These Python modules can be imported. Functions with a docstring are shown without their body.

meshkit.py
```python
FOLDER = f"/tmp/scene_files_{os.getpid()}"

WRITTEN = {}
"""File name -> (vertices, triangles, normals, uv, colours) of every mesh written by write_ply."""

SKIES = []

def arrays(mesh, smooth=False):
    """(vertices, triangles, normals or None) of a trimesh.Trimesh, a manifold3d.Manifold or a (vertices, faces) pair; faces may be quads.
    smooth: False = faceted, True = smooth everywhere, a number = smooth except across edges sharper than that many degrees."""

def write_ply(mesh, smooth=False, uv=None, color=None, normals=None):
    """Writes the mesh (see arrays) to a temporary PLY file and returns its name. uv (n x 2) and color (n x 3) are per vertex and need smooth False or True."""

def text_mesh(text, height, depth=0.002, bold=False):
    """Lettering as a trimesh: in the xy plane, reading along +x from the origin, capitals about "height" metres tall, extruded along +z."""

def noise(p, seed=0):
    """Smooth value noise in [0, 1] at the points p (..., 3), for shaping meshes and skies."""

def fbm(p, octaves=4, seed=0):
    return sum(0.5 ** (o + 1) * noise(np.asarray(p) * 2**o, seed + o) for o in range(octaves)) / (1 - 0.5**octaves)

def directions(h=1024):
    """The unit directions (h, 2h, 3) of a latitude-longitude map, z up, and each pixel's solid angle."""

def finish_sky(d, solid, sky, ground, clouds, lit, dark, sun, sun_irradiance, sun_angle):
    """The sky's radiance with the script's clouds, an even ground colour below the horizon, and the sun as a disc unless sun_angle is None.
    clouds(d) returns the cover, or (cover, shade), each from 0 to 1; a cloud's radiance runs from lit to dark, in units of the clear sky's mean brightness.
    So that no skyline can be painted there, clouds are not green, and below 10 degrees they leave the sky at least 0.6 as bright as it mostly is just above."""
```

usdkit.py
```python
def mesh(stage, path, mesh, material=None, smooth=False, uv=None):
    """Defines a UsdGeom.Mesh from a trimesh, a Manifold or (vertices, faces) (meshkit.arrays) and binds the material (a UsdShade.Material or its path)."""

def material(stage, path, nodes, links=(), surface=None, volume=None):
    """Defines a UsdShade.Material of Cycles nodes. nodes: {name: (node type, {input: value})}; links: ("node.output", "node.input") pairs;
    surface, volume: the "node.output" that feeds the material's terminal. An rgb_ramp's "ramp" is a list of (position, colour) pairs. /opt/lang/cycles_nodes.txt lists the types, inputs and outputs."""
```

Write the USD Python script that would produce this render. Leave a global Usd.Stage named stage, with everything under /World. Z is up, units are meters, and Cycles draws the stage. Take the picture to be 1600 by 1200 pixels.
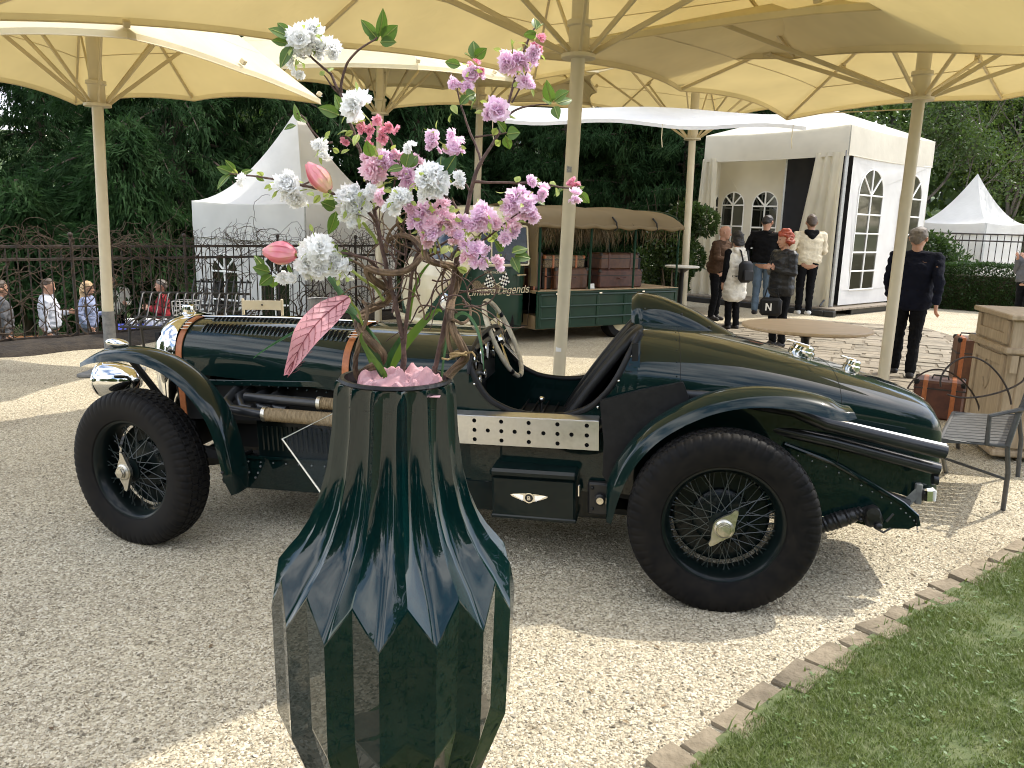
import math, random
import numpy as np, trimesh, manifold3d as m3, usdkit, meshkit
from manifold3d import Manifold
from shapely.geometry import Polygon, Point, LineString, box as sbox
from shapely import affinity
from pxr import Usd, UsdGeom, UsdLux, UsdShade, Gf, Sdf, Vt

stage = Usd.Stage.CreateInMemory()
UsdGeom.Xform.Define(stage, '/World')
UsdGeom.Scope.Define(stage, '/World/Looks')
pi = math.pi
RNG = np.random.default_rng(7)
random.seed(7)

# ------------------------------------------------------------------ camera
F, PITCH, ROLL, CAMH = 1230.0, math.radians(11.5), math.radians(-1.6), 1.68   # focal in px of a 1600 px wide picture
fw = np.array([0, math.cos(PITCH), -math.sin(PITCH)])
_up = np.array([0, math.sin(PITCH), math.cos(PITCH)]); _rt = np.array([1.0, 0, 0])
rt = _rt * math.cos(ROLL) - _up * math.sin(ROLL)
up = _up * math.cos(ROLL) + _rt * math.sin(ROLL)
EYE = np.array([0, 0, CAMH])
cam = UsdGeom.Camera.Define(stage, '/World/camera')
cam.CreateHorizontalApertureAttr(36.0); cam.CreateVerticalApertureAttr(27.0)
cam.CreateFocalLengthAttr(36.0 * F / 1600)
cam.CreateClippingRangeAttr(Gf.Vec2f(0.05, 2000))
M = Gf.Matrix4d(*rt, 0, *up, 0, *(-fw), 0, *EYE, 1)
cam.AddTransformOp().Set(M)
cam.CreateExposureAttr(1.3)

# ------------------------------------------------------------------ sky and sun
SUN_AZ = math.atan2(0.90, 0.45); SUN_EL = math.radians(55)      # direction towards the sun: behind the car, from the right
sund = np.array([math.sin(SUN_AZ) * math.cos(SUN_EL), math.cos(SUN_AZ) * math.cos(SUN_EL), math.sin(SUN_EL)])
skym = usdkit.material(stage, '/World/Looks/sky_air', {
    's': ('sky_texture', {'sky_type': 'single_scattering', 'sun_disc': False, 'sun_elevation': SUN_EL, 'sun_rotation': SUN_AZ, 'aerosol_density': 2.0}),
    'g': ('texture_coordinate', {}), 'mp': ('mapping', {'scale': (1, 1, 2.2)}),
    'n': ('noise_texture', {'scale': 2.6, 'detail': 7.0, 'roughness': 0.55}),
    'r': ('rgb_ramp', {'ramp': [(0.40, (0, 0, 0)), (0.62, (1, 1, 1))]}),
    'c': ('mix_color', {'b': (8.5, 8.6, 8.8), 'use_clamp': False, 'use_clamp_result': False}),
    'b': ('background_shader', {'strength': 0.15})},
    [('g.generated', 'mp.vector'), ('mp.vector', 'n.vector'), ('n.fac', 'r.fac'), ('r.color', 'c.fac'), ('s.color', 'c.a'), ('c.result', 'b.color')], surface='b.background')
dome = UsdLux.DomeLight.Define(stage, '/World/sky')
UsdShade.MaterialBindingAPI.Apply(dome.GetPrim()).Bind(skym)
dome.GetPrim().SetCustomDataByKey('kind', 'structure')
sun = UsdLux.DistantLight.Define(stage, '/World/sun')
sun.CreateNormalizeAttr(True) if hasattr(sun, 'CreateNormalizeAttr') else None
UsdLux.LightAPI(sun.GetPrim()).CreateNormalizeAttr(True)
sun.CreateIntensityAttr(0.5); sun.CreateAngleAttr(0.6); sun.CreateColorAttr(Gf.Vec3f(1.0, 0.94, 0.84))
zb = sund; xb = np.cross([0, 0, 1.0], zb); xb /= np.linalg.norm(xb); yb = np.cross(zb, xb)
sun.AddTransformOp().Set(Gf.Matrix4d(*xb, 0, *yb, 0, *zb, 0, 0, 0, 30, 1))

# ------------------------------------------------------------------ helpers
def ray(px, py): return rt * (px - 800) / F + up * (600 - py) / F + fw
def at(px, py, Y):
    d = ray(px, py); return EYE + d * Y / d[1]
def gr(px, py, z=0.0):
    d = ray(px, py); return EYE + d * (z - CAMH) / d[2]
def nrm(v): v = np.asarray(v, float); return v / max(np.linalg.norm(v), 1e-12)

def rot(ax, a):
    return trimesh.transformations.rotation_matrix(a, ax)[:3, :3]
RX = lambda a: rot([1, 0, 0], a)
RY = lambda a: rot([0, 1, 0], a)
RZ = lambda a: rot([0, 0, 1], a)

class MB:
    """collects shapes for ONE mesh"""
    def __init__(s): s.v, s.f, s.n = [], [], 0
    def add(s, v, f):
        v = np.asarray(v, float); f = np.asarray(f, int)
        if f.ndim == 2 and f.shape[1] == 4: f = np.vstack([f[:, [0, 1, 2]], f[:, [0, 2, 3]]])
        s.v.append(v); s.f.append(f + s.n); s.n += len(v); return s
    def tm(s, t, R=None, T=(0, 0, 0)):
        if hasattr(t, 'to_mesh'):
            mm = t.to_mesh(); v, f = np.array(mm.vert_properties[:, :3]), np.array(mm.tri_verts)
        else: v, f = np.array(t.vertices), np.array(t.faces)
        if R is not None: v = v @ np.asarray(R).T
        return s.add(v + np.asarray(T, float), f)
    def box(s, c, size, R=None, bev=0.0):
        sx, sy, sz = np.asarray(size, float) / 2
        if bev <= 0:
            v = np.array([[x, y, z] for x in (-sx, sx) for y in (-sy, sy) for z in (-sz, sz)])
            f = [[0, 1, 3, 2], [4, 6, 7, 5], [0, 4, 5, 1], [2, 3, 7, 6], [0, 2, 6, 4], [1, 5, 7, 3]]
        else:
            b = min(bev, sx * .9, sy * .9, sz * .9)
            pts = [[a * (sx - (k != 0) * b), e * (sy - (k != 1) * b), g * (sz - (k != 2) * b)] for a in (-1, 1) for e in (-1, 1) for g in (-1, 1) for k in range(3)]
            h = trimesh.convex.convex_hull(np.array(pts)); v, f = np.array(h.vertices), np.array(h.faces)
        if R is not None: v = v @ np.asarray(R).T
        return s.add(v + np.asarray(c, float), f)
    def cyl(s, p, q, r0, r1=None, n=12, caps=True):
        return s.tube([p, q], [r0, r0 if r1 is None else r1], n, caps)
    def tube(s, pts, r, n=8, caps=True, closed=False):
        pts = np.asarray(pts, float); k = len(pts)
        r = np.full(k, r, float) if np.ndim(r) == 0 else np.asarray(r, float)
        if closed: t = np.roll(pts, -1, 0) - np.roll(pts, 1, 0)
        else: t = np.gradient(pts, axis=0)
        t /= np.maximum(np.linalg.norm(t, axis=1, keepdims=True), 1e-12)
        a = np.array([0, 0, 1.0]) if abs(t[0][2]) < .9 else np.array([1.0, 0, 0])
        u = np.cross(t[0], a); u /= np.linalg.norm(u); us = []
        for i in range(k):
            u = u - t[i] * (u @ t[i]); u /= max(np.linalg.norm(u), 1e-12); us.append(u.copy())
        us = np.array(us); ws = np.cross(t, us)
        th = np.arange(n) / n * 2 * pi
        v = (pts[:, None] + r[:, None, None] * (np.cos(th)[None, :, None] * us[:, None] + np.sin(th)[None, :, None] * ws[:, None])).reshape(-1, 3)
        f = []
        for i in range(k if closed else k - 1):
            i2 = (i + 1) % k
            for j in range(n):
                j2 = (j + 1) % n
                f.append([i * n + j, i * n + j2, i2 * n + j2, i2 * n + j])
        f = np.array(f); f = np.vstack([f[:, [0, 1, 2]], f[:, [0, 2, 3]]])
        if caps and not closed:
            v = np.vstack([v, pts[0], pts[-1]]); c0, c1 = len(v) - 2, len(v) - 1
            f = np.vstack([f, [[c0, (j + 1) % n, j] for j in range(n)], [[c1, (k - 1) * n + j, (k - 1) * n + (j + 1) % n] for j in range(n)]])
        return s.add(v, f)
    def grid(s, G, closed_u=False, closed_v=False):
        """G[i,j] points"""
        G = np.asarray(G, float); a, b = G.shape[:2]
        I, J = np.meshgrid(np.arange(a if closed_u else a - 1), np.arange(b if closed_v else b - 1), indexing='ij')
        I2, J2 = (I + 1) % a, (J + 1) % b
        f = np.stack([I * b + J, I2 * b + J, I2 * b + J2, I * b + J2], -1).reshape(-1, 4)
        return s.add(G.reshape(-1, 3), f)
    def loft(s, rings, caps=True):
        """rings: closed rings of equal count"""
        G = np.asarray(rings, float); s.grid(G, closed_v=True)
        if caps:
            n = G.shape[1]
            for ring, fl in ((G[0], 1), (G[-1], 0)):
                c = ring.mean(0); f = [[n, j, (j + 1) % n] for j in range(n)]
                f = np.array(f); s.add(np.vstack([ring, c]), f if fl else f[:, ::-1])
        return s
    def prism(s, poly, h, R=None, T=(0, 0, 0), center=True):
        """shapely polygon or points in xy, extruded along z"""
        if not isinstance(poly, Polygon) and not hasattr(poly, 'geoms'): poly = Polygon(poly)
        for g in getattr(poly, 'geoms', [poly]):
            if g.is_empty: continue
            t = trimesh.creation.extrude_polygon(g, h, engine='earcut')
            v = np.array(t.vertices) - ([0, 0, h / 2] if center else [0, 0, 0])
            s.tm(trimesh.Trimesh(v, t.faces, process=False), R, T)
        return s
    def sph(s, c, r, R=None, sub=2):
        t = trimesh.creation.icosphere(sub, 1.0); v = np.array(t.vertices) * np.asarray(r, float)
        if R is not None: v = v @ np.asarray(R).T
        return s.add(v + np.asarray(c, float), t.faces)
    def rev(s, prof, c=(0, 0, 0), R=None, n=32):
        """profile (radius, height) revolved about z"""
        prof = np.asarray(prof, float); th = np.arange(n) / n * 2 * pi
        G = np.stack([np.stack([p[0] * np.cos(th), p[0] * np.sin(th), np.full(n, p[1])], -1) for p in prof])
        v = G.reshape(-1, 3)
        if R is not None: v = v @ np.asarray(R).T
        return s.grid((v + np.asarray(c, float)).reshape(G.shape), closed_v=True)
    def done(s): return np.vstack(s.v), np.vstack(s.f)

names = {}
CARMAP = False
def numbered(parent, name):
    k = names.get((parent, name), 0); names[(parent, name)] = k + 1
    return name if k == 0 else f'{name}_{k:03d}'
def path_of(o): return str(o.GetPath()) if o is not None else '/World'
def tag(o, label=None, cat=None, group=None, kind=None):
    p = o if isinstance(o, Usd.Prim) else o.GetPrim()
    for k, v in (('label', label), ('category', cat), ('group', group), ('kind', kind)):
        if v: p.SetCustomDataByKey(k, v)
    return p
def thing(name, label=None, cat=None, loc=(0, 0, 0), rz=0.0, group=None, kind=None, tilt=None):
    x = UsdGeom.Xform.Define(stage, '/World/' + numbered('/World', name))
    x.AddTranslateOp().Set(Gf.Vec3d(*map(float, loc)))
    if rz: x.AddRotateZOp().Set(math.degrees(rz))
    return tag(x, label, cat, group, kind)
def part(name, mb, mat, parent=None, smooth=30, label=None, cat=None, group=None, kind=None):
    pp = path_of(parent)
    if CARMAP: v_, f_ = mb.done(); mb = (carmap(v_), f_)
    m = usdkit.mesh(stage, pp + '/' + numbered(pp, name), mb.done() if isinstance(mb, MB) else mb, L[mat] if isinstance(mat, str) else mat, smooth=smooth)
    return tag(m, label, cat, group, kind)
def copy(root, loc, rz, label=None, group=None, name=None):
    was = root.GetCustomData()
    r = thing(name or root.GetName().rstrip('0123456789_'), label or was.get('label'), was.get('category'), loc, rz, group or was.get('group'))
    r.GetReferences().AddInternalReference(root.GetPath()); r.SetInstanceable(True)
    return r

# ------------------------------------------------------------------ materials
L = {}
def mat(name, c, c2=None, rough=0.5, metal=0.0, scale=20.0, coat=0.0, bump=0.0, bscale=None, bdist=0.01, detail=4.0, rough2=None, spec=0.5, stretch=None, ramp=(0.35, 0.65), **kw):
    """principled with noise driven colour, roughness and relief"""
    nodes = {'g': ('geometry', {}), 'mp': ('mapping', {'scale': stretch or (1, 1, 1)}), 'n': ('noise_texture', {'scale': scale, 'detail': detail, 'roughness': 0.6}),
             'r': ('rgb_ramp', {'ramp': [(ramp[0], c), (ramp[1], c2 or c)]}),
             'p': ('principled_bsdf', {'roughness': rough, 'metallic': metal, 'coat_weight': coat, 'specular_ior_level': spec, **kw})}
    links = [('g.position', 'mp.vector'), ('mp.vector', 'n.vector'), ('n.fac', 'r.fac'), ('r.color', 'p.base_color')]
    if rough2 is not None:
        nodes['rr'] = ('map_range', {'from_min': 0.3, 'from_max': 0.7, 'to_min': rough, 'to_max': rough2}); links += [('n.fac', 'rr.value'), ('rr.result', 'p.roughness')]
    if bump:
        nodes['bn'] = ('noise_texture', {'scale': bscale or scale, 'detail': 4.0}); nodes['b'] = ('bump', {'strength': bump, 'distance': bdist})
        links += [('mp.vector', 'bn.vector'), ('bn.fac', 'b.height'), ('b.normal', 'p.normal')]
    L[name] = usdkit.material(stage, '/World/Looks/' + name, nodes, links, surface='p.BSDF')
    return L[name]
def leafmat(name, c, c2, trans=0.35, rough=0.45, spec=0.4, tc=None, scale=3.0, island=True):
    nodes = {'g': ('geometry', {}), 'n': ('noise_texture', {'scale': scale, 'detail': 3.0}), 'a': ('math', {'math_type': 'add'}), 'h': ('math', {'math_type': 'multiply', 'value2': 0.5}),
             'r': ('rgb_ramp', {'ramp': [(0.25, c), (0.75, c2)]}), 'p': ('principled_bsdf', {'roughness': rough, 'specular_ior_level': spec}), 't': ('translucent_bsdf', {}),
             'hs': ('hsv', {'saturation': 1.1, 'value': 1.5}), 'm': ('mix_closure', {'fac': trans})}
    links = [('g.position', 'n.vector'), ('n.fac', 'a.value1'), ('g.random_per_island', 'a.value2'), ('a.value', 'h.value1'), ('h.value', 'r.fac'),
             ('r.color', 'p.base_color'), ('r.color', 'hs.color'), ('hs.color', 't.color'), ('p.BSDF', 'm.closure1'), ('t.BSDF', 'm.closure2')]
    L[name] = usdkit.material(stage, '/World/Looks/' + name, nodes, links, surface='m.closure')

mat('paint_green', (0.0010, 0.0052, 0.0046), (0.0013, 0.0064, 0.0054), rough=0.3, spec=0.04, scale=3, coat=1.0, coat_ior=1.40, coat_roughness=0.012, bump=0.010, bscale=9, bdist=0.02)
mat('paint_dark', (0.0012, 0.0035, 0.0032), (0.0018, 0.005, 0.0045), rough=0.35, spec=0.08, scale=8, coat=0.6, coat_ior=1.38, coat_roughness=0.06)
mat('underbody', (0.003, 0.0035, 0.0035), (0.007, 0.007, 0.0065), rough=0.5, scale=14, bump=0.2)
mat('rubber', (0.0022, 0.0022, 0.0026), (0.0085, 0.0072, 0.0058), rough=0.5, scale=18, rough2=0.7, spec=0.14, bump=0.15, bscale=160, bdist=0.002)
mat('rim_paint', (0.0012, 0.003, 0.003), (0.002, 0.0045, 0.004), rough=0.35, spec=.15, coat=0.25, coat_ior=1.4, scale=14)
mat('spoke_paint', (0.010, 0.016, 0.015), (0.02, 0.025, 0.023), rough=0.35, coat=0.3)
mat('chrome', (0.78, 0.77, 0.74), (0.70, 0.69, 0.66), rough=0.05, metal=1.0, scale=6, rough2=0.1)
mat('nickel', (0.66, 0.62, 0.53), (0.50, 0.47, 0.40), rough=0.22, metal=1.0, scale=25, rough2=0.38, bump=0.1)
mat('aluminium', (0.60, 0.59, 0.56), (0.54, 0.53, 0.50), rough=0.28, metal=1.0, scale=9, rough2=0.36)
mat('leather_brown', (0.28, 0.085, 0.025), (0.36, 0.12, 0.038), rough=0.45, scale=40, bump=0.2, bscale=220, bdist=0.002)
mat('leather_black', (0.004, 0.004, 0.0045), (0.008, 0.008, 0.008), rough=0.42, spec=0.25, scale=30, bump=0.25, bscale=180, bdist=0.002)
mat('cord_cream', (0.55, 0.49, 0.36), (0.42, 0.36, 0.25), rough=0.7, scale=40, bump=0.5, bscale=200, bdist=0.002)
mat('heat_wrap', (0.17, 0.12, 0.06), (0.27, 0.20, 0.11), rough=0.75, scale=30, bump=0.6, bscale=190, bdist=0.003, stretch=(3, 1, 1))
mat('black_metal', (0.004, 0.004, 0.004), (0.009, 0.0085, 0.008), rough=0.4, scale=25, bump=0.1)
mat('pipe_black', (0.008, 0.009, 0.010), (0.015, 0.015, 0.015), rough=0.22, scale=18)
mat('louvre_black', (0.001, 0.001, 0.001), rough=0.9)
mat('vase_glaze', (0.0005, 0.0048, 0.0046), (0.0008, 0.0070, 0.0065), rough=0.08, spec=0.1, scale=5, coat=1.0, coat_ior=1.46, coat_roughness=0.012, bump=0.012, bscale=10, bdist=0.02)
mat('pole_cream', (0.60, 0.53, 0.38), (0.52, 0.46, 0.33), rough=0.38, scale=3, rough2=0.5)
mat('strut_cream', (0.55, 0.46, 0.28), (0.48, 0.40, 0.25), rough=0.5, scale=5)
mat('white_paint_early', (0.72, 0.71, 0.68), rough=.5)
mat('grey_steel', (0.12, 0.12, 0.12), (0.2, 0.2, 0.19), rough=0.5, scale=20)
def canvas(name, out, tr, fac=0.5, seam=0.0):
    L[name] = usdkit.material(stage, '/World/Looks/' + name, {
        'g': ('geometry', {}), 'n': ('noise_texture', {'scale': 1.6, 'detail': 5.0}), 'w': ('noise_texture', {'scale': 260.0, 'detail': 2.0}), 'w2': ('noise_texture', {'scale': 5.0, 'detail': 3.0, 'distortion': 0.6}), 'ad': ('math', {'math_type': 'multiply_add', 'value2': 14.0}), 'b': ('bump', {'strength': 0.16, 'distance': 0.004}),
        'r1': ('rgb_ramp', {'ramp': [(0.3, tuple(x * 0.87 for x in out)), (0.7, out)]}), 'r2': ('rgb_ramp', {'ramp': [(0.3, tuple(x * 0.9 for x in tr)), (0.7, tr)]}),
        'd': ('diffuse_bsdf', {'roughness': 0.5}), 't': ('translucent_bsdf', {}), 'm': ('mix_closure', {'fac': fac})},
        [('g.position', 'n.vector'), ('g.position', 'w.vector'), ('g.position', 'w2.vector'), ('w2.fac', 'ad.value1'), ('w.fac', 'ad.value3'), ('ad.value', 'b.height'), ('b.normal', 'd.normal'), ('n.fac', 'r1.fac'), ('n.fac', 'r2.fac'), ('r1.color', 'd.color'), ('r2.color', 't.color'),
         ('d.BSDF', 'm.closure1'), ('t.BSDF', 'm.closure2')], surface='m.closure')
canvas('parasol_canvas', (0.74, 0.66, 0.45), (0.50, 0.375, 0.14), 0.155)
canvas('tent_canvas', (0.84, 0.83, 0.81), (0.75, 0.72, 0.62), 0.22)
canvas('pavilion_canvas', (0.76, 0.72, 0.62), (0.72, 0.66, 0.50), 0.2)
canvas('curtain_canvas', (0.78, 0.74, 0.62), (0.75, 0.66, 0.45), 0.25)
canvas('tarp', (0.29, 0.225, 0.135), (0.35, 0.25, 0.12), 0.15)
canvas('tissue', (0.82, 0.52, 0.54), (0.8, 0.45, 0.46), 0.3)
# ------------------------------------------------------------------ setting: ground
def groundmat(name, cols, cell, bigs, bump=0.8, bd=0.006, rough=0.9):
    """gravel: every voronoi cell is a stone with a tone of its own"""
    L[name] = usdkit.material(stage, '/World/Looks/' + name, {
        'g': ('geometry', {}), 'v': ('voronoi_texture', {'scale': cell, 'randomness': 1.0}), 'w': ('white_noise_texture', {'dimensions': '3D'}),
        'rc': ('rgb_ramp', {'ramp': cols}), 'n': ('noise_texture', {'scale': bigs, 'detail': 5.0, 'roughness': 0.65}), 'rn': ('rgb_ramp', {'ramp': [(0.28, (0.68, 0.65, 0.61)), (0.45, (0.94, 0.93, 0.91)), (0.72, (1.10, 1.09, 1.05))]}),
        'mx': ('mix_color', {'blend_type': 'multiply', 'fac': 1.0, 'use_clamp': False}), 'v2': ('voronoi_texture', {'scale': cell * 0.43}), 'ad': ('math', {'math_type': 'add'}),
        'b': ('bump', {'strength': bump, 'distance': bd, 'invert': True}), 'p': ('principled_bsdf', {'roughness': rough, 'specular_ior_level': 0.3})},
        [('g.position', 'v.vector'), ('g.position', 'v2.vector'), ('v.color', 'w.vector'), ('w.value', 'rc.fac'), ('g.position', 'n.vector'), ('n.fac', 'rn.fac'), ('rc.color', 'mx.a'), ('rn.color', 'mx.b'),
         ('mx.result', 'p.base_color'), ('v.distance', 'ad.value1'), ('v2.distance', 'ad.value2'), ('ad.value', 'b.height'), ('b.normal', 'p.normal')], surface='p.BSDF')
STONES = [(0.0, (0.17, 0.142, 0.098)), (0.25, (0.32, 0.278, 0.198)), (0.6, (0.46, 0.405, 0.295)), (0.85, (0.55, 0.495, 0.37)), (1.0, (0.66, 0.61, 0.49))]
groundmat('gravel', STONES, 115.0, 0.9)
mat('soil', (0.014, 0.010, 0.007), (0.040, 0.030, 0.020), scale=7, rough=0.95, bump=0.8, bscale=30, bdist=0.03)
mat('lawn_soil', (0.060, 0.085, 0.028), (0.11, 0.125, 0.05), scale=9, rough=0.95, bump=0.6, bscale=60, bdist=0.01)
mat('hill_grass', (0.040, 0.075, 0.014), (0.075, 0.115, 0.028), scale=0.35, rough=0.9, detail=8)
mat('kerb_rock', (0.15, 0.120, 0.078), (0.25, 0.205, 0.14), scale=9, rough=0.9, bump=0.9, bscale=45, bdist=0.012)
mat('kerb_rock_dark', (0.11, 0.088, 0.058), (0.195, 0.16, 0.11), scale=12, rough=0.9, bump=0.9, bscale=45, bdist=0.012)
mat('paver_a', (0.17, 0.142, 0.10), (0.25, 0.21, 0.15), scale=6, rough=0.85, bump=0.6, bscale=50, bdist=0.008)
mat('paver_b', (0.19, 0.16, 0.115), (0.27, 0.23, 0.17), scale=6, rough=0.85, bump=0.6, bscale=50, bdist=0.008)
mat('paver_c', (0.15, 0.127, 0.09), (0.22, 0.188, 0.135), scale=6, rough=0.85, bump=0.6, bscale=50, bdist=0.008)

FA, FB = np.array([-8.95, 6.55, 0]), np.array([-1.38, 15.13, 0])
TER = Polygon([(-40, -28.6), (-8.95, 6.55), (-1.38, 15.13), (2.5, 19.5), (2.5, 70), (80, 70), (80, -60), (-40, -60)])
mb = MB(); mb.prism(TER, 0.02, T=(0, 0, -0.01)); part('gravel_ground', mb, 'gravel', smooth=False, kind='structure')
mb = MB(); mb.add([[-260, -200, -1.25], [260, -200, -1.25], [260, 300, -1.25], [-260, 300, -1.25]], [[0, 1, 2, 3]])
part('lower_ground', mb, 'hill_grass', smooth=False, kind='structure')
# rising lawn behind the trees
xs, ys = np.linspace(-120, 120, 60), np.linspace(24, 170, 50)
X, Y = np.meshgrid(xs, ys, indexing='ij')
Z = -1.3 + np.clip((Y - 26) / 144, 0, 1) ** 0.8 * (14 + 5 * np.sin(X * .05 + 1)) + 1.2 * meshkit.fbm(np.stack([X, Y, 0 * X], -1) * .06)
mb = MB(); mb.grid(np.stack([X, Y, Z], -1)); part('hillside', mb, 'hill_grass', smooth=True, kind='structure')
# earth bank between gravel and fence, left
fd = nrm(FB - FA); fn = np.array([fd[1], -fd[0], 0])       # fn points to the terrace
rings = []
for t in np.linspace(0, np.linalg.norm(FB - FA), 70):
    p = FA + fd * t; w = 0.62 + .12 * math.sin(t * 1.7) + .08 * math.sin(t * 5.1)
    rings.append([p + fn * o + [0, 0, z + .05 * meshkit.noise(np.array([t * 3, o * 4, 1.0])) * (z > 0)] for o, z in ((-.12, -1.3), (-.12, .05), (.1, .07), (w * .55, .05), (w * .9, .02), (w, -.004))])
mb = MB(); mb.grid(rings); part('planting_bed', mb, 'soil', smooth=40, kind='structure')

# lawn, edged with stones
KL = np.array([(-1.0, 0.86), (-0.22, 1.51), (0.16, 1.86), (0.58, 2.22), (1.14, 2.74), (1.83, 3.29), (2.43, 3.76), (2.88, 4.10), (3.78, 4.66), (5.11, 5.32), (6.6, 5.9)])
def along(P, n):
    d = np.r_[0, np.cumsum(np.linalg.norm(np.diff(P, axis=0), axis=1))]; t = np.linspace(0, d[-1], n)
    return np.stack([np.interp(t, d, P[:, k]) for k in range(P.shape[1])], -1)
KS = along(KL, 120)
LAWN = Polygon([tuple(p) for p in KS] + [(9, 6.5), (9, -3), (-1, -3)])
mb = MB(); mb.prism(LAWN, 0.02, T=(0, 0, 0.006)); part('lawn', mb, 'lawn_soil', smooth=False, kind='structure')
edging = thing('stone_edging', kind='structure')
d = np.r_[0, np.cumsum(np.linalg.norm(np.diff(KS, axis=0), axis=1))]
t = 0.0; rr = np.random.default_rng(3)
while t < d[-1] - .3:
    ln = rr.uniform(.13, .235); m = t + ln / 2
    p = np.array([np.interp(m, d, KS[:, 0]), np.interp(m, d, KS[:, 1])]); q = np.array([np.interp(m + .05, d, KS[:, 0]), np.interp(m + .05, d, KS[:, 1])])
    a = math.atan2(*(q - p)[::-1]) + rr.normal(0, .10); w = rr.uniform(.12, .18); hgt = rr.uniform(.010, .024)
    pts = []
    for sx in (-1, 1):
        for sy in (-1, 1):
            for k in range(3):
                pts.append([sx * (ln / 2 * rr.uniform(.84, .99)), sy * w / 2 * rr.uniform(.75, 1), -.05 + (.05 + hgt) * (k > 0) - .012 * (k == 2)])
            pts[-1][0] *= 1.04; pts[-1][1] *= 1.05
    pts += [[rr.uniform(-.3, .3) * ln, rr.uniform(-.3, .3) * w, hgt + rr.uniform(.0, .010)] for _ in range(2)]
    hl = trimesh.convex.convex_hull(np.array(pts))
    mb = MB(); mb.tm(hl, RZ(a) @ RX(rr.normal(0, .05)), (p[0], p[1], 0)); part('kerb_stone', mb, rr.choice(['kerb_rock', 'kerb_rock', 'kerb_rock_dark']), edging, smooth=25)
    t += ln + rr.uniform(.008, .03)
# grass blades
def blades(n, region, seed, hmin, hmax, w):
    r = np.random.default_rng(seed); x0, y0, x1, y1 = region.bounds
    P = []
    import shapely
    while sum(map(len, P)) < n:
        q = np.stack([r.uniform(x0, x1, n), r.uniform(y0, y1, n)], -1)
        P.append(q[shapely.contains_xy(region, q[:, 0], q[:, 1])])
    p = np.vstack(P)[:n]; dens = meshkit.fbm(np.c_[p * 5, np.zeros(n)], 3); keep = r.random(n) < np.clip((dens - .20) * 4.6, .2, 1); p = p[keep]; dens = dens[keep]; n = len(p)
    h = r.uniform(hmin, hmax, n) * (0.5 + dens); a = r.uniform(0, 2 * pi, n); ln = r.uniform(.2, 1.3, n) * h
    dirv = np.stack([np.cos(a), np.sin(a), 0 * a], -1); side = np.stack([-np.sin(a), np.cos(a), 0 * a], -1) * (w * r.uniform(.6, 1.3, n))[:, None]
    b = np.c_[p, np.full(n, .014)]; mid = b + dirv * ln[:, None] * .35 + np.array([0, 0, .62]) * h[:, None]; tip = b + dirv * ln[:, None] + np.array([0, 0, .92]) * h[:, None]
    v = np.stack([b - side, b + side, mid - side * .8, mid + side * .8, tip], 1).reshape(-1, 3)
    f = np.array([[0, 1, 3], [0, 3, 2], [2, 3, 4]])[None] + 5 * np.arange(n)[:, None, None]
    return v, f.reshape(-1, 3)
leafmat('grass_blade', (0.095, 0.132, 0.030), (0.27, 0.265, 0.10), trans=0.3, scale=7)
near = Polygon([(0.25, 1.9), (0.6, 2.22), (1.16, 2.74), (1.85, 3.29), (2.45, 3.76), (2.95, 4.13), (3.7, 4.3), (2.6, 2.7), (1.6, 1.9)])
mb = MB(); mb.add(*blades(95000, near.buffer(-.015), 5, .010, .030, .0014)); mb.add(*blades(30000, LAWN.intersection(sbox(-.8, -1, 5.5, 4.7)).difference(near), 6, .02, .05, .004))
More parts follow.
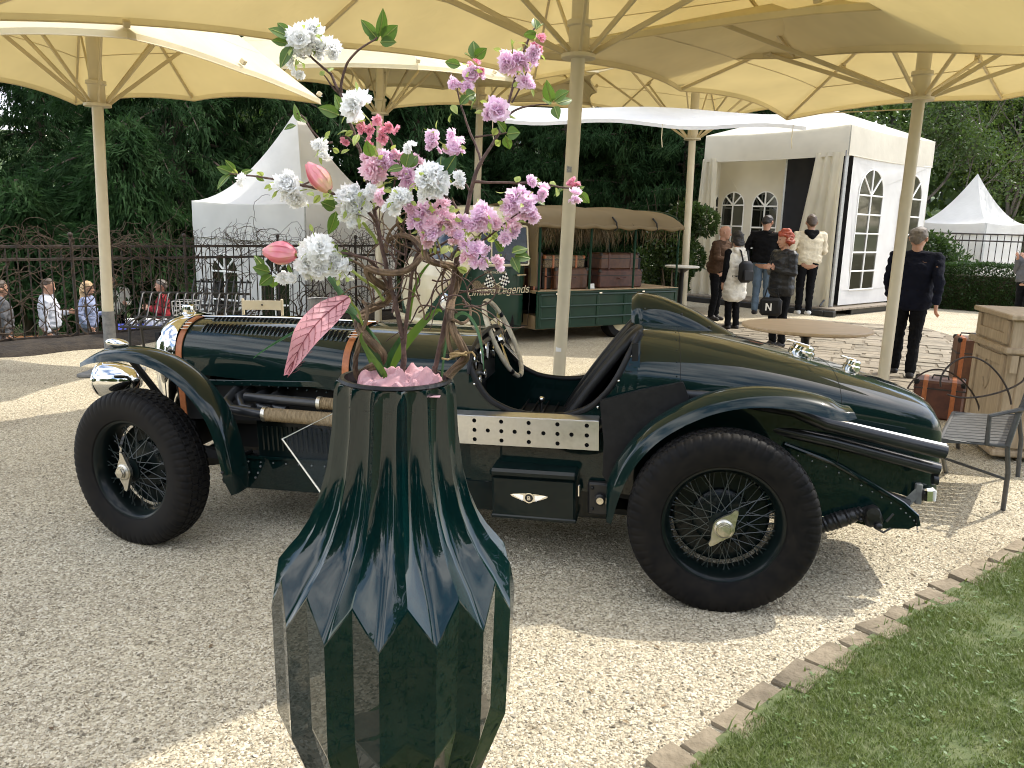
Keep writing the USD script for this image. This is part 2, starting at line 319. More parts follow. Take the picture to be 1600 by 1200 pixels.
part('grass', mb, 'grass_blade', smooth=False, label='short patchy grass growing on the lawn beyond the stone edging', cat='grass', kind='stuff')
# clover leaves and moss on the lawn, pale stones scattered in it
leafmat('clover', (0.09, 0.15, 0.05), (0.15, 0.22, 0.08), trans=0.2)
rr = np.random.default_rng(12); mb = MB()
for k in range(420):
    c = np.array([rr.uniform(.9, 2.9), rr.uniform(2.1, 3.7)])
    if not near.contains(Point(c)): continue
    a = rr.uniform(0, 6.28)
    for j in range(3):
        b = a + j * 2.1; r0 = rr.uniform(.004, .009); q = np.array([c[0] + math.cos(b) * r0, c[1] + math.sin(b) * r0, .03 + rr.uniform(0, .012)])
        u = np.array([math.cos(b), math.sin(b), .2]) * r0; w = np.array([-math.sin(b), math.cos(b), 0]) * r0 * .8
        mb.add([q - u, q + w, q + u, q - w], [[0, 1, 2, 3]])
part('clover', mb, 'clover', smooth=False, label='small clover leaves and weeds scattered in the lawn', cat='weeds', kind='stuff')

# loose gravel stones in the near field: real stones, uncountable
pis = UsdGeom.PointInstancer.Define(stage, '/World/loose_gravel'); tag(pis, 'pale loose gravel stones covering the yard near the car', 'gravel', kind='stuff')
mat('pebble_light', (0.45, 0.395, 0.29), (0.64, 0.58, 0.45), scale=50, rough=0.85); mat('pebble_mid', (0.31, 0.27, 0.195), (0.46, 0.405, 0.30), scale=50, rough=0.85); mat('pebble_dark', (0.13, 0.108, 0.075), (0.26, 0.22, 0.155), scale=50, rough=0.85)
prs = []
for k in range(6):
    rr = np.random.default_rng(40 + k); hl = trimesh.convex.convex_hull(rr.normal(size=(13, 3)) / 1.9 * [1, .75, .55])
    mb = MB(); mb.tm(hl); part(f'stone', mb, ['pebble_light', 'pebble_mid', 'pebble_mid', 'pebble_light', 'pebble_dark', 'pebble_light'][k], pis, smooth=20); prs.append(Sdf.Path('/World/loose_gravel/' + ('stone' if k == 0 else f'stone_{k:03d}')))
pis.CreatePrototypesRel().SetTargets(prs)
rr = np.random.default_rng(77); P = []
for y0, y1, dn in ((1.9, 2.6, 9000), (2.6, 3.3, 6800), (3.3, 4.2, 4200), (4.2, 5.6, 2000), (5.6, 8.0, 900)):
    n = int(dn * (y1 - y0) * (y1 * 1.5)); q = np.stack([rr.uniform(-.76 * y1, .76 * y1, n), rr.uniform(y0, y1, n)], -1); P.append(q)
P = np.vstack(P); import shapely
P = P[~shapely.contains_xy(LAWN.buffer(.01), P[:, 0], P[:, 1])]; n = len(P)
sz = rr.lognormal(math.log(.0042), .45, n).clip(.002, .015)
pis.CreatePositionsAttr(Vt.Vec3fArray.FromNumpy(np.c_[P, sz * .25].astype(np.float32)))
pis.CreateProtoIndicesAttr(Vt.IntArray.FromNumpy(rr.choice(6, n, p=[.22, .2, .2, .18, .1, .1]).astype(np.int32)))
pis.CreateScalesAttr(Vt.Vec3fArray.FromNumpy(np.repeat(sz[:, None], 3, 1).astype(np.float32)))
qa = rr.uniform(0, 2 * pi, n)
pis.CreateOrientationsAttr(Vt.QuathArray([Gf.Quath(float(math.cos(a / 2)), 0, 0, float(math.sin(a / 2))) for a in qa]))

r = np.random.default_rng(314); mb = MB()
mat('dead_leaf', (0.10, 0.06, 0.03), (0.26, 0.19, 0.10), scale=40, rough=.8)
for k in range(260):
    y = r.uniform(2.1, 8); p = np.array([r.uniform(-.7, .7) * y, y, .006])
    if LAWN.contains(Point(p[:2])): continue
    a = r.uniform(0, 6.28); d_ = np.array([math.cos(a), math.sin(a), 0]); s_ = np.array([-d_[1], d_[0], 0]); L_ = r.uniform(.008, .02)
    if r.random() < .5: mb.add([p - d_ * L_, p + s_ * L_ * .4 + [0, 0, .004], p + d_ * L_ + [0, 0, .002], p - s_ * L_ * .4 + [0, 0, .003]], [[0, 1, 2, 3]])
    else: mb.tube([p - d_ * L_ * 1.6, p + s_ * .004, p + d_ * L_ * 1.6 + [0, 0, .003]], .0012, 4)
part('leaf_litter', mb, 'dead_leaf', smooth=False, label='dead leaves and bits of twig lying scattered on the gravel', cat='leaf litter', kind='stuff')

# paved area in front of the pavilion
pave = thing('paving', kind='structure')
mb = MB(); PV = Polygon([(2.0, 7.9), (5.3, 8.0), (7.4, 11.6), (7.6, 14.6), (5.2, 15.6), (2.9, 13.4)]); mb.prism(PV, .01, T=(0, 0, .004)); part('paving_joint', mb, 'kerb_rock_dark', pave, smooth=False)
rr = np.random.default_rng(21); a0 = math.radians(-25); cnt = 0
v_ = -2.0
while v_ < 10:
    hgt = rr.uniform(.20, .34); u_ = -6 + rr.uniform(0, .3)
    while u_ < 6:
        w = rr.uniform(.28, .62); c = np.array([4.0, 9.0]) + RZ(a0)[:2, :2] @ np.array([u_ + w / 2, v_ + hgt / 2])
        if PV.buffer(-.15).contains(Point(c)) and cnt < 300:
            x, y = (w - .014) / 2, (hgt - .014) / 2; j = lambda: rr.normal(0, .008)
            top = [[-x + .012 + j(), -y + .012 + j()], [x - .012 + j(), -y + .012 + j()], [x - .012 + j(), y - .012 + j()], [-x + .012 + j(), y - .012 + j()]]
            z1 = .016 + rr.uniform(0, .010); pts = [[p[0], p[1], z1 + rr.normal(0, .002)] for p in top] + [[p[0] * 1.04, p[1] * 1.06, -.01] for p in top]
            mb = MB(); mb.tm(trimesh.convex.convex_hull(np.array(pts)), RZ(a0 + rr.normal(0, .012)), (c[0], c[1], 0)); part('paving_stone', mb, rr.choice(['paver_a', 'paver_b', 'paver_c']), pave, smooth=False); cnt += 1
        u_ += w
    v_ += hgt

# ------------------------------------------------------------------ trees
mat('bark_dark', (0.05, 0.036, 0.024), (0.12, 0.09, 0.062), scale=9, rough=0.95, stretch=(1, 1, .25), bump=0.9, bscale=20, bdist=0.03)
mat('bark_grey', (0.06, 0.05, 0.04), (0.14, 0.12, 0.095), scale=9, rough=0.95, stretch=(1, 1, .25), bump=0.8, bscale=20, bdist=0.02)
leafmat('conifer_dark', (0.017, 0.040, 0.013), (0.085, 0.135, 0.042), trans=0.25, scale=1.6, rough=0.8, spec=0.1)
leafmat('conifer_mid', (0.022, 0.050, 0.016), (0.10, 0.150, 0.05), trans=0.25, scale=1.6, rough=0.8, spec=0.1)
leafmat('spring_leaf', (0.085, 0.125, 0.022), (0.19, 0.235, 0.06), trans=0.4, scale=1.2)
leafmat('olive_leaf', (0.045, 0.075, 0.018), (0.11, 0.14, 0.045), trans=0.35, scale=1.2)
leafmat('shrub_leaf', (0.03, 0.055, 0.014), (0.11, 0.15, 0.05), trans=0.25, scale=2.5, rough=0.35)
leafmat('hedge_leaf', (0.022, 0.045, 0.010), (0.075, 0.115, 0.026), trans=0.25, scale=1.5)
def cards(c, dr, nr, ln, w):
    """leaf cards: centre start c, direction dr, width direction nr; folded into two quads"""
    c, dr, nr = (np.asarray(x, float) for x in (c, dr, nr)); n = len(c); ln = np.broadcast_to(ln, n)[:, None]; w = np.broadcast_to(w, n)[:, None]
    sd = np.cross(dr, nr); sd /= np.maximum(np.linalg.norm(sd, axis=1, keepdims=True), 1e-9)
    v = np.stack([c, c + dr * ln * .45 + sd * w * .5, c + dr * ln, c + dr * ln * .45 - sd * w * .5], 1)
    f = np.array([[0, 1, 2], [0, 2, 3]])[None] + 4 * np.arange(n)[:, None, None]
    return v.reshape(-1, 3), f.reshape(-1, 3)
def needles(c, dr, nr, ln, w):
    sd = np.cross(dr, nr); sd /= np.maximum(np.linalg.norm(sd, axis=1, keepdims=True), 1e-9); v = np.stack([c - sd * w[:, None] * .5, c + sd * w[:, None] * .5, c + dr * ln[:, None]], 1)
    return v.reshape(-1, 3), np.arange(3 * len(c)).reshape(-1, 3)
def rdirs(r, n):
    v = r.normal(size=(n, 3)); return v / np.linalg.norm(v, axis=1, keepdims=True)
def conifer(name, label, loc, H, R, seed, matn='conifer_dark', nb=90, z0=.8, droop=.55, group=None, per=46, spray=.42, shape=.75, cat='tree'):
    """trunk, drooping boughs, hanging sprays"""
    r = np.random.default_rng(seed); t = thing(name, label, cat, loc, group=group)
    mb = MB(); mb.tube([[0, 0, -1.2], [0.05, 0, H * .3], [-.05, .05, H * .7], [0, 0, H]], [H * .028 + .05, H * .022 + .03, .08, .02], 10)
    C, D = [], []
    for i in range(nb):
        h = z0 + (H - z0) * (i + r.random()) / nb; a = i * 2.4 + r.normal(0, .4); ln = R * (1 - (h / H)) ** shape * r.uniform(.7, 1.15) + .3
        tt = np.linspace(0, 1, 9); out = ln * tt; zz = h + ln * (.25 * tt - droop * tt ** 2) + r.normal(0, .05); sw = r.normal(0, .22) * tt ** 2 * ln
        pts = np.stack([out * math.cos(a) - sw * math.sin(a), out * math.sin(a) + sw * math.cos(a), zz], -1)
        mb.tube(pts, np.linspace(.028 + ln * .008, .006, 9), 4, caps=False)
        m = int(per * (ln / 2 + .3)); u = r.uniform(.12, 1.02, m) ** .8; b = np.stack([np.interp(u, tt, pts[:, k]) for k in range(3)], -1)
        side = r.normal(0, .30, m)[:, None] * (.4 + .6 * (1 - u))[:, None] * np.array([-math.sin(a), math.cos(a), 0]) * min(ln, 1.6) + r.normal(0, .06, (m, 3))
        C.append(b + side); D.append(np.stack([math.cos(a) * r.uniform(.1, .9, m), math.sin(a) * r.uniform(.1, .9, m), -r.uniform(.25, 1.3, m)], -1) + r.normal(0, .35, (m, 3)))
    part('trunk', mb, 'bark_dark', t, smooth=50)
    C = np.vstack(C); D = np.vstack(D); D /= np.linalg.norm(D, axis=1, keepdims=True); n = len(C); mb = MB()
    # each spray: a bundle of narrow leaflets
    for k in range(12):
        j = rdirs(r, n); d2 = D + j * .34; d2 /= np.linalg.norm(d2, axis=1, keepdims=True)
        st = C + D * spray * (k - 3) * .11 * r.uniform(.5, 1, n)[:, None] + r.normal(0, .035, (n, 3))
        mb.add(*needles(st, d2, rdirs(r, n), spray * r.uniform(.25, .7, n), spray * .085 * r.uniform(.7, 1.4, n)))
    part('crown', mb, matn, t, smooth=False)
    return t
def broad(name, label, loc, H, R, seed, matn='spring_leaf', nb=26, leaves=9000, lsz=.07, group=None, trunk=.14, bark='bark_grey', low=.35, cat='tree', clump=.55):
    """branching trunk; leaves scattered in clumps round the twigs, with gaps"""
    r = np.random.default_rng(seed); t = thing(name, label, cat, loc, group=group); mb = MB(); tips = []
    def grow(p, d, ln, rad, lvl):
        k = 5; pts = [p]
        for i in range(k):
            d = nrm(d + r.normal(0, .13, 3) + [0, 0, .05]); pts.append(pts[-1] + d * ln / k)
        mb.tube(pts, np.linspace(rad, rad * .55, k + 1), 6 if lvl < 2 else 4, caps=False)
        if lvl >= 2: tips.extend(pts[2:])
        if lvl < 4:
            for _ in range(3 if lvl else 6):
                q = pts[r.integers(2, k + 1)]; e = nrm(d * .8 + rdirs(r, 1)[0] * .85 + [0, 0, .12]); grow(q, e, ln * r.uniform(.5, .8), rad * .5, lvl + 1)
    grow(np.array([0, 0, -1.2]), np.array([0, 0, 1.0]), H * (low + .15), trunk, 0)
    tips = np.array(tips); sc = np.array([R / max(np.abs(tips[:, :2]).max(), .1)] * 2 + [(H) / max(tips[:, 2].max(), .1)]).clip(.3, 3)
    part('trunk', [np.vstack(mb.v) * sc, np.vstack(mb.f)], bark, t, smooth=50); tips = tips * sc
    c = tips[r.integers(0, len(tips), leaves)] + r.normal(0, 1, (leaves, 3)) * clump * np.array([1, 1, .8]) * r.random((leaves, 1)) ** .7
    keep = meshkit.noise(c * 1.1 + seed) > .36; c = c[keep]; n = len(c); d = rdirs(r, n) + [0, 0, -.25]; d /= np.linalg.norm(d, axis=1, keepdims=True); m2 = MB()
    m2.add(*cards(c, d, rdirs(r, n), lsz * r.uniform(.7, 1.5, n), lsz * .62 * r.uniform(.7, 1.4, n))); part('crown', m2, matn, t, smooth=False)
    return t
def bush(name, label, loc, size, seed, matn, n=9000, lsz=.05, group=None, cat='shrub', lumps=14, stems=8, hollow=.75):
    r = np.random.default_rng(seed); t = thing(name, label, cat, loc, group=group); mb = MB(); sx, sy, sz = size
    for _ in range(stems):
        e = np.array([r.uniform(-sx, sx) * .7, r.uniform(-sy, sy) * .7, sz * r.uniform(.6, .95)]); mb.tube([[e[0] * .15, e[1] * .15, -.1], e * [.5, .5, .5] + r.normal(0, .05, 3), e], [.02, .014, .005], 5)
    part('stem', mb, 'bark_dark', t, smooth=50)
    lc = np.stack([r.uniform(-.7, .7, lumps) * sx, r.uniform(-.7, .7, lumps) * sy, r.uniform(.15, .8, lumps) * sz], -1); lr = r.uniform(.28, .5, lumps) * min(sx, sz)
    k = r.integers(0, lumps, n); d = rdirs(r, n); c = lc[k] + d * (lr[k] * (hollow + (1 - hollow) * r.random(n)) * (.75 + .5 * meshkit.noise(d * 3 + k[:, None])))[:, None]
    c[:, 2] = np.maximum(c[:, 2], .02); dd = d + rdirs(r, n) * .8; dd /= np.linalg.norm(dd, axis=1, keepdims=True); m2 = MB()
    m2.add(*cards(c, dd, rdirs(r, n), lsz * r.uniform(.7, 1.5, n), lsz * .6 * r.uniform(.7, 1.4, n))); part('foliage', m2, matn, t, smooth=False)
    return t
GT = 'dark drooping conifers behind the left fence'
conifer('conifer', 'dark drooping conifer farthest left, behind the hooded person in grey', (-15.6, 19.5, -1.1), 11, 3.6, 1, nb=95, group=GT)
conifer('conifer', 'dark drooping conifer with hanging sprays right behind the left parasol pole', (-8.3, 19.6, -1.1), 12, 4.0, 2, nb=110, per=52, group=GT)
conifer('conifer', 'tall dark conifer whose boughs hang over the white pagoda tent from the left', (-5.9, 21.6, -1.1), 12.5, 4.0, 3, nb=110, group=GT)
conifer('conifer', 'dark conifer with long weeping boughs behind the white cherry blossom top', (-3.0, 23.5, -1.1), 12, 3.7, 4, nb=110, droop=.8, spray=.55, group=GT)
conifer('conifer', 'smaller lighter conifer low at the left edge behind the fence', (-10.3, 16.6, -1.1), 3.4, 1.7, 5, matn='conifer_mid', nb=60, group=GT)
conifer('conifer', 'bushy green conifer low behind the vine grown fence beside the pagoda tent', (-8.2, 17.0, -1.1), 4.6, 2.0, 6, matn='conifer_mid', nb=70, group=GT)
conifer('conifer', 'slim dark conifer before the bright lawn gap at the far left', (-14.6, 25.0, -1.2), 9, 2.4, 7, nb=80, group=GT)
GH = 'dark evergreens behind the pickup truck'
for k, (x, y, hh) in enumerate(((-.2, 24.0, 7.4), (1.4, 23.0, 8.2), (3.0, 22.5, 8.0), (4.6, 22.0, 8.6), (6.3, 22.6, 8.0), (8.0, 24.0, 8.5))):
    conifer('evergreen', ['dense evergreen seen beneath the middle parasol, left of the dark row', 'dense dark evergreen straight behind the truck cab', 'dense dark evergreen behind the parasol pole of the car', 'dense dark evergreen behind the tan truck canopy',
            'dense dark evergreen behind the left curtain of the white pavilion', 'dense dark evergreen hidden largely by the white pavilion roof'][k], (x, y, -.6), hh, 1.9, 50 + k, nb=80, droop=.25, z0=.2, per=70, spray=.34, shape=.5, group=GH)
GR = 'spring trees on the right behind the hedge'
broad('spring_tree', 'slender spring tree with dark trunk right beside the pavilion corner', (12.4, 24.5, -.2), 8.5, 2.6, 11, 'olive_leaf', leaves=11000, lsz=.10, group=GR)
broad('spring_tree', 'bright green spring tree above the far pagoda tent', (16.6, 27.0, -.2), 9.5, 3.2, 12, 'spring_leaf', leaves=14000, lsz=.10, group=GR)
broad('spring_tree', 'airy yellow green tree leaning in from the right edge', (14.9, 20.6, 0), 7.5, 2.6, 13, 'spring_leaf', leaves=8000, lsz=.085, group=GR)
broad('spring_tree', 'olive green tree in front of the woodland farthest right', (20.5, 29, -.4), 10, 4, 14, 'olive_leaf', leaves=16000, lsz=.12, group=GR)
broad('bare_tree', 'leafless twiggy tree showing pale sky between the conifers and the middle parasol pole', (-1.5, 27, -1.1), 9, 2.6, 15, 'olive_leaf', leaves=900, lsz=.08)
bush('flowering_shrub', 'tall glossy leaved shrub with pale leaves between truck and pavilion', (3.35, 16.8, 0), (.9, .8, 2.5), 31, 'shrub_leaf', n=15000, lsz=.075)
bush('leafy_shrub', 'dark leafy shrub in front of the far pagoda tent, behind the hedge', (10.6, 20.3, 0), (.9, .7, 1.9), 32, 'shrub_leaf', n=6500, lsz=.09, hollow=.5)
bush('bare_shrub', 'twiggy low shrub by the railing at the right edge', (13.4, 19.9, 0), (1.0, .6, 1.6), 33, 'olive_leaf', n=1500, lsz=.07, stems=26)
# clipped hedge on the right: one block of leaves with its trimmed shape
hd = thing('clipped_hedge', 'low clipped green hedge running along the far edge of the gravel', 'hedge')
r = np.random.default_rng(8); n = 62000; hp = along(np.array([(9.1, 19.6, 0), (10.2, 18.9, 0), (11.8, 17.8, 0), (13.6, 16.8, 0), (17.0, 15.8, 0)]), 60)
u = r.uniform(0, 59, n); b = np.stack([np.interp(u, np.arange(60), hp[:, k]) for k in range(3)], -1); tg = np.gradient(hp, axis=0); tg = np.stack([np.interp(u, np.arange(60), tg[:, k]) for k in range(3)], -1); tg /= np.linalg.norm(tg, axis=1, keepdims=True)
nn = np.stack([tg[:, 1], -tg[:, 0], 0 * u], -1); s = r.random(n); top = s < .35
off = np.where(top, r.uniform(-.45, .45, n), np.where(s < .85, .45, -.45)); z = np.where(top, 1.02, r.uniform(.02, 1.02, n)); nz = (meshkit.fbm(b * 1.6 + z[:, None]) - .5) * .22 + r.normal(0, .02, n)
c = b + nn * (off + np.where(top, 0, nz * np.sign(off)))[:, None]; c[:, 2] = z + np.where(top, nz, 0); dd = nn * (np.sign(off) * ~top)[:, None] + top[:, None] * np.array([0, 0, 1.0]) + rdirs(r, n) * .9; dd /= np.linalg.norm(dd, axis=1, keepdims=True)
mb = MB(); mb.add(*cards(c, dd, rdirs(r, n), .055 * r.uniform(.6, 1.4, n), .035 * r.uniform(.7, 1.3, n))); part('foliage', mb, 'hedge_leaf', hd, smooth=False)
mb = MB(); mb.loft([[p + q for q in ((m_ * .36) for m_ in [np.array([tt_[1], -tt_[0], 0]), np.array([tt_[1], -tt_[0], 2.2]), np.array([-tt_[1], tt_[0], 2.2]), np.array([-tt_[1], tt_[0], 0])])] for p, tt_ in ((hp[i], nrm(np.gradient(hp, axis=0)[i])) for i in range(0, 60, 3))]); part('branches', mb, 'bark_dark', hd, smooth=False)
# far wood
r = np.random.default_rng(99); mb = MB(); m2 = MB()
for k in range(46):
    a = r.uniform(-.85, .95); dist = r.uniform(34, 62); p = np.array([math.sin(a) * dist, math.cos(a) * dist, -1.0 + max(0, (math.cos(a) * dist - 26) / 144) ** .8 * 14]); hh = r.uniform(8, 14); rr_ = r.uniform(2.4, 4.2)
    if -.64 < a < -.50: continue
    m2.tube([p, p + [r.normal(0, .3), 0, hh * .5], p + [0, 0, hh * .9]], [.2, .14, .04], 6)
    n = 1500; d_ = rdirs(r, n); c = p + [0, 0, hh * .58] + d_ * np.array([rr_, rr_, hh * .45]) * (r.random((n, 1)) ** .4) * (.6 + .8 * meshkit.noise(d_ * 2.2 + k))[:, None]
    mb.add(*cards(c, rdirs(r, n), rdirs(r, n), .5 * r.uniform(.6, 1.5, n), .34))
for k in range(40):                                                   # the same wood goes on round the yard, behind the viewer
    a = r.uniform(1.5, 4.8); dist = r.uniform(15, 26); p = np.array([math.sin(a) * dist, math.cos(a) * dist - 2, 0]); hh = r.uniform(6.5, 11); rr_ = r.uniform(2.2, 3.6)
    m2.tube([p, p + [0, 0, hh * .5], p + [0, 0, hh * .9]], [.2, .14, .04], 6); n = 2200
    d_ = rdirs(r, n); c = p + [0, 0, hh * .52] + d_ * np.array([rr_, rr_, hh * .5]) * (r.random((n, 1)) ** .35) * (.7 + .6 * meshkit.noise(d_ * 2.2 + k))[:, None]; mb.add(*cards(c, rdirs(r, n), rdirs(r, n), .55 * r.uniform(.6, 1.5, n), .38))
wd = thing('far_woodland', 'far wood of mixed trees rising behind the park', 'wood', kind='stuff'); part('trunks', m2, 'bark_grey', wd); part('foliage', mb, 'olive_leaf', wd, smooth=False)
# ------------------------------------------------------------------ parasols
def parasol(label, base, hub, a, th, H, apex, pr=.05, sleeve=0.0, hang=0.05, tip_at=None, scallop=.06):
    """pole from base to hub, eight struts and ribs, square canvas with corners at th + k*90 degrees; a = half its side"""
    base, hub = np.array(base, float), np.array(hub, float); t = thing('parasol', label, 'parasol', (base[0], base[1], base[2]), group='cream parasols over the yard')
    o = hub - base; ax = nrm(o)
    cx, cy = o[0], o[1]; top = np.array([cx, cy, apex - base[2]])
    mb = MB(); mb.tube([[0, 0, sleeve if sleeve else 0], o - ax * .01], [pr, pr * .96], 20); part('pole', mb, 'pole_cream', t, smooth=40)
    if sleeve:
        mb = MB(); mb.tube([[0, 0, 0], [0, 0, sleeve]], pr * 1.08, 20); mb.box((0, 0, .02), (.5, .5, .04), bev=.01); part('ground_sleeve', mb, 'grey_steel', t)
    mb = MB(); mb.tube([o, [cx, cy, top[2] - .02]], pr * 1.15, 16); part('mast', mb, 'pole_cream', t, smooth=40)
    mb = MB(); mb.rev([(pr * .9, -.04), (pr * 2.3, -.04), (pr * 2.3, -.015), (pr * 1.4, -.01), (pr * 1.4, .16), (pr * 1.7, .17), (pr * 1.7, .2), (pr * 1.1, .21)], o, n=24)
    for k in range(8): mb.sph(o + [math.cos(th + k * pi / 4) * pr * 2.0, math.sin(th + k * pi / 4) * pr * 2.0, -.0], .012, sub=1)
    part('hub', mb, 'pole_cream', t)
    tips = []
    for k in range(8):
        r = a * (math.sqrt(2) if k % 2 == 0 else 1.0); ang = th + k * pi / 4
        tips.append(np.array([cx + r * math.cos(ang), cy + r * math.sin(ang), H - base[2] + (0.0 if k % 2 == 0 else .04)]))
    if tip_at: tips = [np.array(q) - base for q in tip_at]
    for k, tp in enumerate(tips):
        e = top + (tp - top) * .995; d = e - top; mid = top + d * (.52 if k % 2 == 0 else .6); q = nrm(np.cross(d, [0, 0, 1])); R = np.stack([nrm(d), q, np.cross(nrm(d), q)], 1)
        mb = MB(); mb.box((top + e) / 2 + R @ [0, 0, -.035 if R[2, 2] > 0 else .035], (np.linalg.norm(d), .022, .034), R, bev=.004)
        mb.box(mid + R @ [0, 0, -.05 if R[2, 2] > 0 else .05], (.10, .05, .06), R, bev=.006); mb.box(e + R @ [-.03, 0, -.04], (.05, .05, .05), R, bev=.006); part('rib', mb, 'strut_cream', t)
        s0 = o + np.array([math.cos(th + k * pi / 4), math.sin(th + k * pi / 4), 0]) * pr * 2 + [0, 0, .0]; s1 = mid - [0, 0, .06]
        d = s1 - s0; q = nrm(np.cross(d, [0, 0, 1])); R = np.stack([nrm(d), q, np.cross(nrm(d), q)], 1)
        mb = MB(); mb.box((s0 + s1) / 2, (np.linalg.norm(d), .020, .038), R, bev=.004); part('strut', mb, 'strut_cream', t)
    mb = MB(); nt, nr_ = 12, 14
    G = np.zeros((nr_ + 1, 8 * nt, 3))
    for k in range(8):
        A, B = tips[k], tips[(k + 1) % 8]
        for j in range(nt):
            u = j / nt; edge = A * (1 - u) + B * u; inn = 4 * u * (1 - u)
            edge = edge + (np.array([cx, cy, edge[2]]) - edge) * scallop * inn + [0, 0, .05 * inn]
            for i in range(nr_ + 1):
                v = .02 + .98 * i / nr_; p = top + (edge - top) * v; p[2] += -.05 * inn * math.sin(pi * v) * (1 if a < 2 else 1.6) + .0; G[i, k * nt + j] = p
    mb.grid(G, closed_v=True)
    hem = G[-1] + [0, 0, -hang]; G2 = np.stack([G[-1], (G[-1] + hem) / 2, hem]); mb.grid(G2, closed_v=True)
    part('canopy', mb, 'parasol_canvas', t, smooth=28)
    for v_i in (5, 10):
        mb = MB(); mb.tube(G[v_i] - [0, 0, .004], .005, 4, closed=True); part('seam', mb, 'strut_cream', t)
    mb = MB(); mb.tube(np.vstack([hem]), .006, 5, closed=True); part('hem', mb, 'strut_cream', t)
    return t
hA = at(904, 82, 5.75); bA = gr(868, 672)
tipsA = [at(835, 118, 10.2), at(480, 62, 7.4), at(-70, 18, 5.7), np.array([-1.75, 3.65, 3.3]), np.array([.4, 2.6, 3.42]), np.array([2.0, 4.1, 3.44]), at(1824, 80, 4.06), at(1242, 83, 8.2)]
pA = parasol('large cream parasol whose pole stands just behind the green racing car', bA, hA, 3.0, 1.6, 3.45, 4.5, pr=.051, tip_at=tipsA, scallop=.028)
b_ = at(173, 545, 8.2)
mat('sticker_grey', (.16, .16, .17), (.3, .3, .3), rough=.5, scale=90)
for z_, w_, h_ in ((at(887, 260, 5.7)[2], .5, .03), (at(868, 560, 5.7)[2], .6, .025)):
    a_ = bA + (hA - bA) * (z_ / hA[2]) - bA; mb = MB(); th = np.linspace(-pi / 2 - .75 * w_ - .4, -pi / 2 + .75 * w_ - .4, 12); mb.grid([[a_ + [.0525 * math.cos(t_), .0525 * math.sin(t_), h_ * e_] for t_ in th] for e_ in np.linspace(-1, 1, 5)]); part('sticker', mb, 'sticker_grey' if h_ > .027 else 'white_paint_early', pA)
pB = parasol('cream parasol on a grey sleeved pole at the left, before the vine grown fence', (b_[0], b_[1], 0), at(152, 160, 8.2), 1.62, math.radians(33), at(480, 143, 8.9)[2], 4.45, pr=.056, sleeve=max(.3, at(172, 486, 8.2)[2]))
d_ = gr(1373, 645); zD = at(1225, 180, 10.6)[2] + .03
pD = parasol('cream parasol at the right between the car tail and the man in navy', (d_[0], d_[1], 0), at(1437, 150, 7.2), 2.5, 1.57, zD, 3.85, pr=.052, tip_at=[np.array([d_[0] + q * s_ * math.cos(1.57 + i * pi / 4), d_[1] + q * s_ * math.sin(1.57 + i * pi / 4), zD + .04 * (i % 2)]) for i, (q, s_) in enumerate(((3.53, 1), (2.5, 1), (3.53, 1), (2.5, .85), (3.53, .55), (2.5, .7), (3.53, .9), (2.5, 1)))])
c_ = at(742, 330, 15.0)
pC = parasol('cream parasol seen through the blossoms, behind the pickup truck cab', (c_[0], c_[1], 0), at(750, 165, 15.0), 2.1, math.radians(40), at(700, 160, 16.6)[2], 5.9, pr=.07)
c_ = at(590, 330, 13.2); zF = at(600, 136, 15.2)[2]
pF = parasol('cream parasol hidden behind the twisted vine and white blossom, left of the truck', (c_[0], c_[1], 0), at(594, 175, 13.2), 2.1, math.radians(20), zF, 5.5, pr=.06, tip_at=[np.array([c_[0] + q * math.cos(.35 + i * pi / 4), c_[1] + q * math.sin(.35 + i * pi / 4), zF + (.03 if i % 2 else 0) + .10 * (q * math.sin(.35 + i * pi / 4) - 2.0)]) for i, q in enumerate([2.9, 2.1] * 4)])
e_ = at(1078, 330, 14.6)
pE = parasol('cream parasol farthest back, its pole beside the pavilion curtain', (e_[0], e_[1], 0), at(1082, 215, 14.6), 2.5, math.radians(70), at(1188, 180, 17.0)[2], 5.0, pr=.065)
# canvas awning strip with sagging edge between the far parasols
awn = thing('canvas_awning', 'bright white canvas awning strip stretched below the far parasol, before the pavilion roof', 'awning')
mb = MB(); G = []
for i in range(25):
    u = i / 24; row = []
    for j in range(7):
        v = j / 6; p0 = at(775 + 480 * u, 163 + 14 * u + 8 * math.sin(u * 9) * .4, 12.3 - .2 * u); p1 = at(770 + 490 * u, 184 + 14 * u + 4 * math.sin(u * 12.5), 11.2 - .2 * u)
        row.append(p0 * (1 - v) + p1 * v - [0, 0, .05 * math.sin(pi * v)])
    G.append(row)
mb.grid(G); hem = np.array([row[-1] for row in G]); mb.grid(np.stack([hem, hem - [0, 0, .05]])); part('canvas', mb, 'tent_canvas', awn, smooth=30)
for u in (.04, .55, .98):
    mb = MB(); p = np.array(G[int(u * 24)][-1]); mb.tube([p, p + [0, .02, -.18], p + [.02, .03, -.3]], .006, 4); part('tie_cord', mb, 'strut_cream', awn)
mb = MB(); mb.tube([G[0][0], np.array(at(750, 165, 15.0))], .006, 5); part('guy_rope', mb, 'strut_cream', awn); mb = MB(); mb.tube([G[24][0], at(1440, 170, 7.2)], .006, 5); part('guy_rope', mb, 'strut_cream', awn)

